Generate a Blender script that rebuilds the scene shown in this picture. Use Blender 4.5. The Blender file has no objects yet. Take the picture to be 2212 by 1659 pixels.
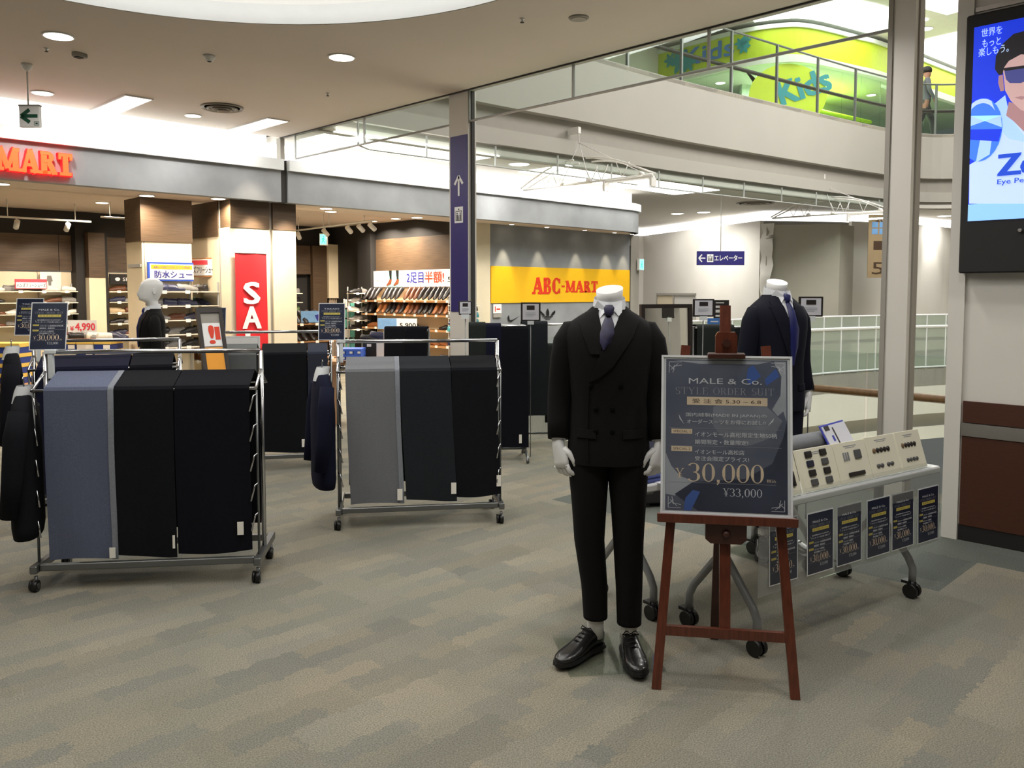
import bpy, bmesh, math, random
from mathutils import Vector, Matrix
random.seed(7)
PI = math.pi
scene = bpy.context.scene
C = scene.collection
R = math.radians
# ------------------------------------------------------------------ camera
FPX, PX, PY, EYE = 1795.0, 1106.0, 744.0, 1.55
PITCH = math.atan(113 / 1795.0)
cam_d = bpy.data.cameras.new('camera')
cam_d.sensor_width = 36.0
cam_d.lens = 36.0 * FPX / 2212.0
cam_d.shift_y = -(829.5 - PY) / 2212.0
cam_d.clip_start = 0.05
cam_d.clip_end = 200
cam = bpy.data.objects.new('camera', cam_d)
C.objects.link(cam)
cam.location = (0, 0, EYE)
cam.rotation_euler = (PI / 2 - PITCH, 0, R(-45))
scene.camera = cam
# ------------------------------------------------------------------ world and exposure
w = bpy.data.worlds.new('world')
scene.world = w
w.use_nodes = True
w.node_tree.nodes['Background'].inputs[0].default_value = (1.0, 0.985, 0.96, 1)
w.node_tree.nodes['Background'].inputs[1].default_value = 0.10
scene.view_settings.view_transform = 'Standard'
scene.view_settings.look = 'None'
scene.view_settings.gamma = 1.0
scene.view_settings.use_curve_mapping = False
scene.view_settings.exposure = 0.32
scene.cycles.use_denoising = True
scene.cycles.max_bounces = 6
scene.cycles.diffuse_bounces = 3
scene.cycles.glossy_bounces = 3
scene.cycles.transmission_bounces = 6
scene.cycles.transparent_max_bounces = 16
scene.cycles.sample_clamp_indirect = 4.0
scene.cycles.caustics_reflective = False
scene.cycles.caustics_refractive = False

def area_light(name, loc, power, size, color=(1, 1, 1), rot=(0, 0, 0), size_y=None, spread=PI):
    l = bpy.data.lights.new(name, 'AREA')
    l.energy = power
    l.color = color
    l.shape = 'RECTANGLE' if size_y else 'DISK'
    l.size = size
    if size_y: l.size_y = size_y
    l.spread = spread
    o = bpy.data.objects.new(name, l)
    o.location = loc
    o.rotation_euler = rot
    C.objects.link(o)
    return o

def spot_light(name, loc, target, power, angle, color=(1, 1, 1), blend=0.5, radius=0.04):
    l = bpy.data.lights.new(name, 'SPOT')
    l.energy = power
    l.color = color
    l.spot_size = R(angle)
    l.spot_blend = blend
    l.shadow_soft_size = radius
    o = bpy.data.objects.new(name, l)
    o.location = loc
    o.rotation_euler = (Vector(target) - Vector(loc)).to_track_quat('-Z', 'Y').to_euler()
    C.objects.link(o)
    return o
WARM = (1.0, 0.86, 0.69)
NEUT = (1.0, 0.97, 0.92)
# the round luminous ceiling well above the sale floor
area_light('ceiling_well_lamp', (1.68, 3.93, 3.72), 36, 3.2, NEUT)
# ------------------------------------------------------------------ photo geometry helpers (real positions worked out once)
_s = math.sqrt(.5)
def _ray(u, v):
    x = (u - PX) / FPX; y = -(v - PY) / FPX
    c, n = math.cos(PITCH), math.sin(PITCH)
    return Vector((_s * c + x * _s + y * _s * n, _s * c - x * _s + y * _s * n, -n + y * c))
def UZ(u, v, z=0.0):
    d = _ray(u, v); return d * ((z - EYE) / d.z) + Vector((0, 0, EYE))
def UX(u, v, x):
    d = _ray(u, v); return d * (x / d.x) + Vector((0, 0, EYE))
def UY(u, v, y):
    d = _ray(u, v); return d * (y / d.y) + Vector((0, 0, EYE))
def UD(u, v, dep):
    d = _ray(u, v); return d * (dep / ((d.x + d.y) * _s)) + Vector((0, 0, EYE))
# ------------------------------------------------------------------ materials
MATS = {}
def lin(c):
    return tuple((x / 255 / 12.92) if x / 255 <= .04045 else ((x / 255 + .055) / 1.055) ** 2.4 for x in c) + (1.0,)
def mat(name, rgb, rough=.5, metal=0.0, noise=0.0, nscale=8.0, bump=0.0, bscale=200.0, emit=0.0, ergb=None, coat=0.0, stretch=None, spec=.5, rgb2=None):
    if name in MATS: return MATS[name]
    m = bpy.data.materials.new(name)
    m.use_nodes = True
    nt = m.node_tree
    b = nt.nodes['Principled BSDF']
    b.inputs['Base Color'].default_value = lin(rgb)
    b.inputs['Roughness'].default_value = rough
    b.inputs['Metallic'].default_value = metal
    b.inputs['Specular IOR Level'].default_value = spec
    if coat: b.inputs['Coat Weight'].default_value = coat
    tc = nt.nodes.new('ShaderNodeTexCoord')
    mp = nt.nodes.new('ShaderNodeMapping')
    nt.links.new(tc.outputs['Object'], mp.inputs['Vector'])
    if stretch: mp.inputs['Scale'].default_value = stretch
    nz = nt.nodes.new('ShaderNodeTexNoise')
    nz.inputs['Scale'].default_value = nscale
    nz.inputs['Detail'].default_value = 4
    nt.links.new(mp.outputs[0], nz.inputs['Vector'])
    mx = nt.nodes.new('ShaderNodeMix'); mx.data_type = 'RGBA'
    a = lin(rgb)
    k = max(noise, .02)
    c2 = lin(rgb2) if rgb2 else tuple(min(1, q * (1 + k)) for q in a[:3]) + (1,)
    c1 = a if rgb2 else tuple(q * (1 - k) for q in a[:3]) + (1,)
    mx.inputs[6].default_value = c1
    mx.inputs[7].default_value = c2
    mr = nt.nodes.new('ShaderNodeMapRange')
    mr.inputs[1].default_value = .3; mr.inputs[2].default_value = .7
    nt.links.new(nz.outputs[0], mr.inputs[0])
    nt.links.new(mr.outputs[0], mx.inputs[0])
    nt.links.new(mx.outputs[2], b.inputs['Base Color'])
    if bump:
        n2 = nt.nodes.new('ShaderNodeTexNoise'); n2.inputs['Scale'].default_value = bscale; n2.inputs['Detail'].default_value = 2
        nt.links.new(mp.outputs[0], n2.inputs['Vector'])
        bp = nt.nodes.new('ShaderNodeBump'); bp.inputs['Strength'].default_value = bump; bp.inputs['Distance'].default_value = .004
        nt.links.new(n2.outputs[0], bp.inputs['Height'])
        nt.links.new(bp.outputs[0], b.inputs['Normal'])
    if emit:
        b.inputs['Emission Color'].default_value = lin(ergb or rgb)
        b.inputs['Emission Strength'].default_value = emit
    MATS[name] = m
    return m
def glass_mat(name, rgb=(225, 238, 232), rough=.02, alpha=.14):
    if name in MATS: return MATS[name]
    m = bpy.data.materials.new(name); m.use_nodes = True
    nt = m.node_tree; nt.nodes.clear()
    out = nt.nodes.new('ShaderNodeOutputMaterial')
    tr = nt.nodes.new('ShaderNodeBsdfTransparent'); tr.inputs[0].default_value = lin(rgb)
    gl = nt.nodes.new('ShaderNodeBsdfGlossy'); gl.inputs['Roughness'].default_value = rough
    fr = nt.nodes.new('ShaderNodeLayerWeight'); fr.inputs[0].default_value = .5
    pw = nt.nodes.new('ShaderNodeMath'); pw.operation = 'POWER'; pw.inputs[1].default_value = 4.0
    nt.links.new(fr.outputs['Facing'], pw.inputs[0])
    ad = nt.nodes.new('ShaderNodeMath'); ad.operation = 'MULTIPLY_ADD'; ad.inputs[1].default_value = .55; ad.inputs[2].default_value = .025
    mx = nt.nodes.new('ShaderNodeMixShader')
    nt.links.new(pw.outputs[0], ad.inputs[0]); nt.links.new(ad.outputs[0], mx.inputs[0])
    nt.links.new(tr.outputs[0], mx.inputs[1]); nt.links.new(gl.outputs[0], mx.inputs[2])
    last = mx
    if alpha > .15:      # dusty or milky glass: some diffuse
        df = nt.nodes.new('ShaderNodeBsdfDiffuse'); df.inputs[0].default_value = lin(rgb)
        m2 = nt.nodes.new('ShaderNodeMixShader'); m2.inputs[0].default_value = alpha
        nt.links.new(mx.outputs[0], m2.inputs[1]); nt.links.new(df.outputs[0], m2.inputs[2]); last = m2
    nt.links.new(last.outputs[0], out.inputs[0])
    MATS[name] = m
    return m
# ------------------------------------------------------------------ mesh builder
class MB:
    def __init__(s): s.v = []; s.f = []; s.sm = []
    def add(s, vs, fs, smooth=False):
        n = len(s.v)
        s.v += [tuple(p) for p in vs]
        s.f += [tuple(i + n for i in f) for f in fs]
        s.sm += [smooth] * len(fs)
        return s
    def box(s, a, b, M=None):
        x0, y0, z0 = a; x1, y1, z1 = b
        vs = [Vector(p) for p in ((x0, y0, z0), (x1, y0, z0), (x1, y1, z0), (x0, y1, z0), (x0, y0, z1), (x1, y0, z1), (x1, y1, z1), (x0, y1, z1))]
        if M: vs = [M @ p for p in vs]
        return s.add(vs, [(3, 2, 1, 0), (4, 5, 6, 7), (0, 1, 5, 4), (1, 2, 6, 5), (2, 3, 7, 6), (3, 0, 4, 7)])
    def cbox(s, c, d, M=None):
        return s.box([c[i] - d[i] / 2 for i in range(3)], [c[i] + d[i] / 2 for i in range(3)], M)
    def bbox(s, a, b, r=.01, M=None):
        # box with chamfered vertical and horizontal edges (rings of an octagon)
        x0, y0, z0 = a; x1, y1, z1 = b
        def ring(z, k):
            return [(x0 + k + r, y0 + k, z), (x1 - k - r, y0 + k, z), (x1 - k, y0 + k + r, z), (x1 - k, y1 - k - r, z), (x1 - k - r, y1 - k, z), (x0 + k + r, y1 - k, z), (x0 + k, y1 - k - r, z), (x0 + k, y0 + k + r, z)]
        rs = [ring(z0, r * .6), ring(z0 + r, 0), ring(z1 - r, 0), ring(z1, r * .6)]
        return s.loft(rs, M=M, smooth=False)
    def loft(s, rings, caps=True, M=None, smooth=True, closed=True):
        n = len(rings[0]); vs = []
        for r in rings: vs += [Vector(p) for p in r]
        if M: vs = [M @ p for p in vs]
        fs = []
        for i in range(len(rings) - 1):
            for j in range(n if closed else n - 1):
                k = (j + 1) % n
                fs.append((i * n + j, i * n + k, (i + 1) * n + k, (i + 1) * n + j))
        s.add(vs, fs, smooth)
        if caps:
            b = len(s.v) - len(vs)
            s.f.append(tuple(b + j for j in reversed(range(n)))); s.sm.append(False)
            s.f.append(tuple(b + (len(rings) - 1) * n + j for j in range(n))); s.sm.append(False)
        return s
    def tube(s, pts, r, n=8, caps=True, smooth=True, sq=1.0):
        pts = [Vector(p) for p in pts]
        rr = r if isinstance(r, (list, tuple)) else [r] * len(pts)
        rings = []; prev = None
        for i, p in enumerate(pts):
            if i == 0: t = pts[1] - p
            elif i == len(pts) - 1: t = p - pts[i - 1]
            else: t = (pts[i + 1] - p).normalized() + (p - pts[i - 1]).normalized()
            t.normalize()
            if prev is None:
                a = Vector((0, 0, 1)) if abs(t.z) < .9 else Vector((1, 0, 0))
                nx = t.cross(a).normalized()
            else:
                nx = (prev - t * prev.dot(t)).normalized()
            prev = nx
            ny = t.cross(nx)
            rings.append([p + nx * (rr[i] * math.cos(2 * PI * k / n)) + ny * (rr[i] * sq * math.sin(2 * PI * k / n)) for k in range(n)])
        return s.loft(rings, caps, smooth=smooth)
    def cyl(s, a, b, r, n=12, r2=None, smooth=True):
        return s.tube([a, b], [r, r if r2 is None else r2], n, smooth=smooth)
    def lathe(s, prof, n=16, M=None, smooth=True, caps=True):
        return s.loft([[(r * math.cos(2 * PI * k / n), r * math.sin(2 * PI * k / n), z) for k in range(n)] for r, z in prof], caps, M, smooth)
    def prism(s, poly, y0, y1, M=None):
        # polygon given in (x, z), extruded along y
        n = len(poly)
        vs = [Vector((p[0], y0, p[1])) for p in poly] + [Vector((p[0], y1, p[1])) for p in poly]
        if M: vs = [M @ p for p in vs]
        fs = [tuple(range(n)), tuple(reversed(range(n, 2 * n)))]
        fs += [(i, i + n, (i + 1) % n + n, (i + 1) % n) for i in range(n)]
        return s.add(vs, fs)
    def slab(s, poly, z0, z1, M=None):
        n = len(poly)
        vs = [Vector((p[0], p[1], z0)) for p in poly] + [Vector((p[0], p[1], z1)) for p in poly]
        if M: vs = [M @ p for p in vs]
        fs = [tuple(reversed(range(n))), tuple(range(n, 2 * n))]
        fs += [(i, (i + 1) % n, (i + 1) % n + n, i + n) for i in range(n)]
        return s.add(vs, fs)
    def quad(s, a, b, c, d): return s.add([a, b, c, d], [(0, 1, 2, 3)])
    def sheet(s, a, b, c, d, t):
        # thin solid quad
        a, b, c, d = map(Vector, (a, b, c, d))
        n = (b - a).cross(d - a).normalized() * t
        return s.add([a, b, c, d, a + n, b + n, c + n, d + n], [(3, 2, 1, 0), (4, 5, 6, 7), (0, 1, 5, 4), (1, 2, 6, 5), (2, 3, 7, 6), (3, 0, 4, 7)])
    def mesh(s, name):
        me = bpy.data.meshes.new(name)
        me.from_pydata(s.v, [], s.f)
        me.polygons.foreach_set('use_smooth', s.sm)
        me.update()
        bm = bmesh.new(); bm.from_mesh(me)
        bmesh.ops.recalc_face_normals(bm, faces=bm.faces)
        bm.to_mesh(me); bm.free()
        return me
    def build(s, name, m, parent=None, label=None, sub=0):
        o = bpy.data.objects.new(name, s.mesh(name))
        o.data.materials.append(m if not isinstance(m, str) else MATS[m])
        C.objects.link(o)
        if parent: o.parent = parent
        if label: o['label'] = label
        if sub:
            md = o.modifiers.new('smooth', 'SUBSURF'); md.levels = sub; md.render_levels = sub
        return o
def meshobj(name, me, m=None, parent=None):
    o = bpy.data.objects.new(name, me); C.objects.link(o)
    if m is not None and not me.materials: me.materials.append(m)
    if parent: o.parent = parent
    return o
def tag(o, label, cat, group=None, kind=None):
    o['label'] = label; o['category'] = cat
    if group: o['group'] = group
    if kind: o['kind'] = kind
    return o
def thing(name, label, cat, loc=(0, 0, 0), rotz=0.0, group=None):
    o = bpy.data.objects.new(name, None); C.objects.link(o)
    o.empty_display_size = .1
    o.location = loc; o.rotation_euler = (0, 0, rotz)
    return tag(o, label, cat, group)
def struct(o, label=None):
    o['kind'] = 'structure'
    if label: o['label'] = label
    return o
def sroot(name, label=None, loc=(0, 0, 0), rotz=0.0):
    o = bpy.data.objects.new(name, None); C.objects.link(o); o.location = loc; o.rotation_euler = (0, 0, rotz)
    return struct(o, label)
def copy_tree(o, parent=None):
    c = o.copy(); C.objects.link(c)
    if parent: c.parent = parent
    for ch in [k for k in o.children]:
        copy_tree(ch, c)
    return c
# ------------------------------------------------------------------ lettering (flat print: built in font to mesh, x right, z up, facing -y)
_TXT = {}
def text_mesh(body, bold=0.0, res=2, shear=0.0):
    k = (body, bold, res, shear)
    if k in _TXT: return _TXT[k]
    cu = bpy.data.curves.new('lettering', 'FONT')
    cu.body = body; cu.resolution_u = res; cu.shear = shear
    cu.align_x = 'LEFT'
    o = bpy.data.objects.new('lettering', cu); C.objects.link(o)
    dg = bpy.context.evaluated_depsgraph_get(); dg.update()
    me = bpy.data.meshes.new_from_object(o.evaluated_get(dg))
    bpy.data.objects.remove(o); bpy.data.curves.remove(cu)
    vs = [(v.co.x, v.co.y) for v in me.vertices]; fs = [tuple(p.vertices) for p in me.polygons]
    bpy.data.meshes.remove(me)
    xs = [p[0] for p in vs] or [0]; ys = [p[1] for p in vs] or [0]
    _TXT[k] = (vs, fs, min(xs), max(xs), min(ys), max(ys))
    return _TXT[k]
def put_text(mb, body, x0, x1, z0, z1=None, y=-.002, bold=0.0, M=None, mirror=False):
    """fit the lettering into x0..x1 and z0..z1 (or keep its proportions when z1 is None)"""
    vs, fs, a, b, c, d = text_mesh(body)
    sx = (x1 - x0) / max(b - a, 1e-6)
    sz = sx if z1 is None else (z1 - z0) / max(d - c, 1e-6)
    out = [Vector((x0 + (p[0] - a) * sx, y, z0 + (p[1] - c) * sz)) for p in vs]
    sh = bold * .9
    for kk, (dx, dz) in enumerate(((0, 0),) if not bold else ((-sh, -sh * .5), (sh, sh * .5), (-sh, sh * .5), (sh, -sh * .5))):      # heavier strokes: slightly shifted copies
        o2 = [p + Vector((dx * sz, -.0003 * kk, dz * sz)) for p in out]
        if M: o2 = [M @ p for p in o2]
        mb.add(o2, fs)
    return mb
# serif lettering drawn with strokes on a 1-high letter
def _arc(cx, cz, rx, rz, a0, a1, w0, w1, n=14):
    o = []; i_ = []
    for k in range(n + 1):
        a = R(a0 + (a1 - a0) * k / n)
        w = w0 + (w1 - w0) * abs(math.cos(a)) ** 1.5
        ca, sa = math.cos(a), math.sin(a)
        o.append((cx + (rx) * ca, cz + (rz) * sa)); i_.append((cx + (rx - w) * ca, cz + (rz - min(w, w0 * 1.2 + 0 * w)) * sa))
    return [(o[k], o[k + 1], i_[k + 1], i_[k]) for k in range(n)]
def _bar(x0, z0, x1, z1, w):
    d = Vector((x1 - x0, z1 - z0)); n = Vector((-d.y, d.x)).normalized() * w / 2
    return [((x0 + n.x, z0 + n.y), (x1 + n.x, z1 + n.y), (x1 - n.x, z1 - n.y), (x0 - n.x, z0 - n.y))]
def glyph(ch, T, t):
    """T thick stroke, t thin stroke; returns (quads, width)"""
    q = []; sf = T * .62
    def stem(x, z0=0, z1=1): return _bar(x, z0, x, z1, T)
    def foot(x, z, w=None):
        w = w or T / 2 + sf
        return _bar(x - w, z + (t / 2 if z < .5 else -t / 2), x + w, z + (t / 2 if z < .5 else -t / 2), t)
    if ch == '0': q = _arc(.31, .5, .31, .51, 0, 360, t, T, 28); W = .62
    elif ch == 'O': q = _arc(.4, .5, .4, .51, 0, 360, t, T, 28); W = .8
    elif ch == 'C': q = _arc(.38, .5, .38, .51, 48, 312, t, T, 24) + _bar(.63, .66, .63, .95, T * .5) + _bar(.63, .05, .63, .34, T * .5); W = .7
    elif ch == '3': q = _arc(.24, .74, .29, .27, -90, 150, t, T, 16) + _arc(.24, .26, .33, .27, -150, 90, t, T, 16); W = .6
    elif ch == '5': q = _arc(.24, .32, .33, .33, -150, 110, t, T, 16) + _bar(.1, .5, .1, .97, t) + _bar(.08, .95, .52, .95, t * 2); W = .6
    elif ch == ',': q = _bar(.1, .12, .1, -.02, T * .9) + _bar(.14, 0, .04, -.16, t * 1.4); W = .22
    elif ch == '.': q = _bar(.1, 0, .1, .14, T); W = .22
    elif ch == '-': q = _bar(.03, .45, .32, .45, T * .8); W = .36
    elif ch == 'T': q = stem(.36) + _bar(0, 1 - t / 2, .72, 1 - t / 2, t) + foot(.36, 0) + _bar(t / 2, .72, t / 2, 1, t) + _bar(.72 - t / 2, .72, .72 - t / 2, 1, t); W = .72
    elif ch == 'I': q = stem(.18) + foot(.18, 0) + foot(.18, 1); W = .36
    elif ch == 'L': q = stem(.16) + foot(.16, 1) + _bar(0, t / 2, .6, t / 2, t) + _bar(.6 - t / 2, 0, .6 - t / 2, .3, t); W = .62
    elif ch == 'E': q = stem(.16) + _bar(0, t / 2, .62, t / 2, t) + _bar(0, 1 - t / 2, .6, 1 - t / 2, t) + _bar(.1, .52, .42, .52, t) + _bar(.62 - t / 2, 0, .62 - t / 2, .27, t) + _bar(.6 - t / 2, .73, .6 - t / 2, 1, t); W = .64
    elif ch == 'Y': q = _bar(.38, 0, .38, .48, T) + _bar(.1, 1, .38, .44, T) + _bar(.68, 1, .38, .44, t) + foot(.38, 0) + foot(.12, 1) + foot(.66, 1, .13); W = .78
    elif ch == 'D': q = stem(.16) + _arc(.3, .5, .44, .5, -90, 90, t, T, 18) + _bar(0, t / 2, .32, t / 2, t) + _bar(0, 1 - t / 2, .32, 1 - t / 2, t); W = .76
    elif ch == 'R': q = stem(.16) + _arc(.34, .76, .28, .24, -90, 90, t, T * .9, 12) + _bar(0, 1 - t / 2, .36, 1 - t / 2, t) + _bar(.1, .52 + t / 2, .36, .52 + t / 2, t) + _bar(.38, .53, .64, .02, T * .9) + foot(.16, 0) + _bar(.56, t / 2, .76, t / 2, t); W = .76
    elif ch == 'S': q = _arc(.29, .75, .26, .26, 30, 265, t, T * .9, 14) + _arc(.29, .26, .28, .27, -150, 95, t, T * .9, 14); W = .58
    elif ch == 'U': q = _bar(.16, .3, .16, 1, T) + _bar(.62, .3, .62, 1, t) + _arc(.39 - T * .1, .32, .31, .33, 180, 360, t, T * .8, 14) + foot(.16, 1) + foot(.62, 1, .14); W = .8
    elif ch == 'A': q = _bar(.08, 0, .4, 1, t * 1.2) + _bar(.4, 1, .72, 0, T) + _bar(.2, .34, .58, .34, t) + foot(.08, 0, .15) + foot(.72, 0); W = .84
    elif ch == 'M': q = _bar(.14, 0, .14, 1, max(t * 1.2, T * .5)) + _bar(.84, 0, .84, 1, T) + _bar(.16, 1, .48, .1, T * .85) + _bar(.82, 1, .48, .1, max(t * 1.2, T * .5)) + foot(.14, 0, .16) + foot(.84, 0) + foot(.1, 1, .13) + foot(.86, 1, .16); W = 1.0
    elif ch == 'B': q = stem(.16) + _arc(.34, .76, .27, .25, -90, 90, t, T, 12) + _arc(.36, .27, .31, .28, -90, 90, t, T, 12) + _bar(0, t / 2, .38, t / 2, t) + _bar(0, 1 - t / 2, .36, 1 - t / 2, t) + _bar(.1, .52, .36, .52, t); W = .7
    elif ch == '¥': q = _bar(.36, 0, .36, .5, T * .8) + _bar(.1, 1, .36, .44, T * .8) + _bar(.64, 1, .36, .44, t) + _bar(.14, .4, .58, .4, t) + _bar(.14, .24, .58, .24, t) + foot(.36, 0) + foot(.1, 1) + foot(.64, 1, .12); W = .72
    else: W = .35
    return q, W
def serif(mb, body, x0, x1, z0, z1, y=-.002, T=.13, t=.035, gap=.1, M=None, depth=0.0):
    tot = sum(glyph(c, T, t)[1] + gap for c in body) - gap
    sx = (x1 - x0) / tot; sz = z1 - z0; x = 0
    for c in body:
        q, W = glyph(c, T, t)
        for qi, quad in enumerate(q):
            yy = y - .0012 * (z1 - z0) * (qi % 16)
            vs = [Vector((x0 + (x + p[0]) * sx, yy, z0 + p[1] * sz)) for p in quad]
            if depth:
                vs2 = [p + Vector((0, depth, 0)) for p in vs]
                al = vs + vs2
                if M: al = [M @ p for p in al]
                mb.add(al, [(0, 1, 2, 3), (7, 6, 5, 4), (0, 4, 5, 1), (1, 5, 6, 2), (2, 6, 7, 3), (3, 7, 4, 0)])
            else:
                if M: vs = [M @ p for p in vs]
                mb.add(vs, [(0, 1, 2, 3)])
        x += W + gap
    return mb
# ================================================================== SETTING
mat('white_paint', (226, 222, 214), .6, noise=.02, nscale=2)
mat('ceiling_paint', (212, 202, 192), .8, noise=.02, nscale=1.5)
mat('far_ceiling_paint', (205, 200, 192), .8, noise=.02)
mat('concrete', (146, 148, 150), .8, noise=.2, nscale=1.6, bump=.1, bscale=30, stretch=(1, 1, 1))
mat('cornice_white', (222, 224, 224), .5)
mat('balcony_white', (170, 166, 158), .6, noise=.03, nscale=1)
mat('trim_grey', (160, 155, 146), .7)
mat('dark_gap', (58, 56, 54), .8)
mat('cream_panel', (228, 214, 184), .6, noise=.02)
mat('wood_dark', (84, 66, 48), .5, noise=.28, nscale=6, stretch=(.6, .6, 14))
mat('black_wall', (30, 28, 27), .7)
mat('store_ceiling', (222, 205, 190), .8)
mat('yellow_paint', (247, 190, 24), .5, noise=.02)
mat('red_print', (226, 60, 26), .5)
mat('black_print', (18, 18, 18), .5)
mat('white_print', (242, 242, 242), .5)
mat('brown_panel', (74, 40, 24), .45, noise=.12, nscale=20, stretch=(1, 1, 6), bump=.05, bscale=300)
mat('steel_strip', (180, 176, 170), .32, metal=.9, noise=.06, nscale=40, stretch=(1, 1, 20))
mat('black_base', (26, 24, 23), .6)
mat('wood_rail', (112, 82, 48), .45, noise=.2, nscale=30)
mat('sign_navy', (48, 44, 116), .4, noise=.03)
mat('steel_frame', (190, 190, 188), .4, metal=.2)
mat('light_panel', (255, 253, 248), .5, emit=3.0)
mat('cove_light', (255, 253, 248), .5, emit=2.0)
mat('well_light', (255, 253, 248), .5, emit=1.05)
mat('lamp_lens', (255, 252, 244), .5, emit=5.0)
mat('lamp_ring', (232, 230, 226), .5)
mat('tile_cream', (222, 214, 194), .35, noise=.03, nscale=3)
glass_mat('clear_glass', (248, 252, 250), .01, .05)
glass_mat('green_glass', (232, 242, 236), .02, .10)
glass_mat('milky_glass', (214, 222, 212), .04, .30)

# ---- carpet: woven strips in slightly different greys and beiges, with slate coloured inlays
def carpet_material():
    m = bpy.data.materials.new('carpet'); m.use_nodes = True
    nt = m.node_tree; N = nt.nodes; L = nt.links
    b = N['Principled BSDF']; b.inputs['Roughness'].default_value = .95; b.inputs['Specular IOR Level'].default_value = .12
    tc = N.new('ShaderNodeTexCoord')
    def brick(sc, w_, h_, rot, c1, c2):
        mp = N.new('ShaderNodeMapping'); mp.inputs['Rotation'].default_value = (0, 0, rot)
        L.new(tc.outputs['Object'], mp.inputs[0])
        nz = N.new('ShaderNodeTexNoise'); nz.inputs['Scale'].default_value = 26; nz.inputs['Detail'].default_value = 3
        L.new(tc.outputs['Object'], nz.inputs[0])
        mm = N.new('ShaderNodeMix'); mm.data_type = 'RGBA'; mm.blend_type = 'ADD'; mm.inputs[0].default_value = .09
        L.new(mp.outputs[0], mm.inputs[6]); L.new(nz.outputs[1], mm.inputs[7])
        br = N.new('ShaderNodeTexBrick'); br.inputs['Scale'].default_value = sc
        br.inputs['Brick Width'].default_value = w_; br.inputs['Row Height'].default_value = h_
        br.inputs['Mortar Size'].default_value = 0; br.inputs['Bias'].default_value = 0
        br.inputs['Color1'].default_value = c1; br.inputs['Color2'].default_value = c2
        L.new(mm.outputs[2], br.inputs[0]); return br
    b1 = brick(1, .60, .20, 0, lin((120, 117, 106)), lin((150, 144, 129)))
    b2 = brick(1, .37, .10, 0, lin((108, 112, 110)), lin((152, 141, 120)))
    mx = N.new('ShaderNodeMix'); mx.data_type = 'RGBA'; mx.inputs[0].default_value = .42
    L.new(b1.outputs[0], mx.inputs[6]); L.new(b2.outputs[0], mx.inputs[7])
    # soft larger tone drift
    n3 = N.new('ShaderNodeTexNoise'); n3.inputs['Scale'].default_value = 1.3; n3.inputs['Detail'].default_value = 3
    L.new(tc.outputs['Object'], n3.inputs[0])
    r3 = N.new('ShaderNodeMapRange'); r3.inputs[1].default_value = .35; r3.inputs[2].default_value = .65
    L.new(n3.outputs[0], r3.inputs[0])
    m3 = N.new('ShaderNodeMix'); m3.data_type = 'RGBA'; m3.blend_type = 'MIX'
    L.new(mx.outputs[2], m3.inputs[6]); m3.inputs[7].default_value = lin((118, 120, 110))
    k = N.new('ShaderNodeMath'); k.operation = 'MULTIPLY'; k.inputs[1].default_value = .45
    L.new(r3.outputs[0], k.inputs[0]); L.new(k.outputs[0], m3.inputs[0])
    # slate inlay: X > 4.55 and 1.45 < Y < 4.13, or X > 5.2
    sp = N.new('ShaderNodeSeparateXYZ'); L.new(tc.outputs['Object'], sp.inputs[0])
    def cmp(o, val, op):
        q = N.new('ShaderNodeMath'); q.operation = op; q.inputs[1].default_value = val; L.new(o, q.inputs[0]); return q.outputs[0]
    def mul(a, c):
        q = N.new('ShaderNodeMath'); q.operation = 'MULTIPLY'; L.new(a, q.inputs[0]); L.new(c, q.inputs[1]); return q.outputs[0]
    z1 = mul(mul(cmp(sp.outputs[0], 4.55, 'GREATER_THAN'), cmp(sp.outputs[1], 1.42, 'GREATER_THAN')), cmp(sp.outputs[1], 4.13, 'LESS_THAN'))
    z2 = mul(cmp(sp.outputs[0], 5.2, 'GREATER_THAN'), cmp(sp.outputs[1], 1.5, 'LESS_THAN'))
    mxm = N.new('ShaderNodeMath'); mxm.operation = 'MAXIMUM'; L.new(z1, mxm.inputs[0]); L.new(z2, mxm.inputs[1])
    m4 = N.new('ShaderNodeMix'); m4.data_type = 'RGBA'; L.new(mxm.outputs[0], m4.inputs[0])
    L.new(m3.outputs[2], m4.inputs[6])
    b3 = brick(1, .5, .25, 0, lin((92, 97, 92)), lin((104, 108, 102)))
    L.new(b3.outputs[0], m4.inputs[7])
    # yarn grain
    n4 = N.new('ShaderNodeTexNoise'); n4.inputs['Scale'].default_value = 170; n4.inputs['Detail'].default_value = 2
    L.new(tc.outputs['Object'], n4.inputs[0])
    r4 = N.new('ShaderNodeMapRange'); r4.inputs[1].default_value = .3; r4.inputs[2].default_value = .7; r4.inputs[3].default_value = .66; r4.inputs[4].default_value = 1.28
    L.new(n4.outputs[0], r4.inputs[0])
    m5 = N.new('ShaderNodeMix'); m5.data_type = 'RGBA'; m5.blend_type = 'MULTIPLY'; m5.inputs[0].default_value = 1
    L.new(m4.outputs[2], m5.inputs[6]); L.new(r4.outputs[0], m5.inputs[7])
    L.new(m5.outputs[2], b.inputs['Base Color'])
    bp = N.new('ShaderNodeBump'); bp.inputs['Strength'].default_value = .5; bp.inputs['Distance'].default_value = .004
    L.new(n4.outputs[0], bp.inputs['Height']); L.new(bp.outputs[0], b.inputs['Normal'])
    MATS['carpet'] = m
carpet_material()
XW = 5.62          # line of the screen wall, posts and ceiling edge
YS = 9.85          # shop front
CZ = 3.55          # ceiling
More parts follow.
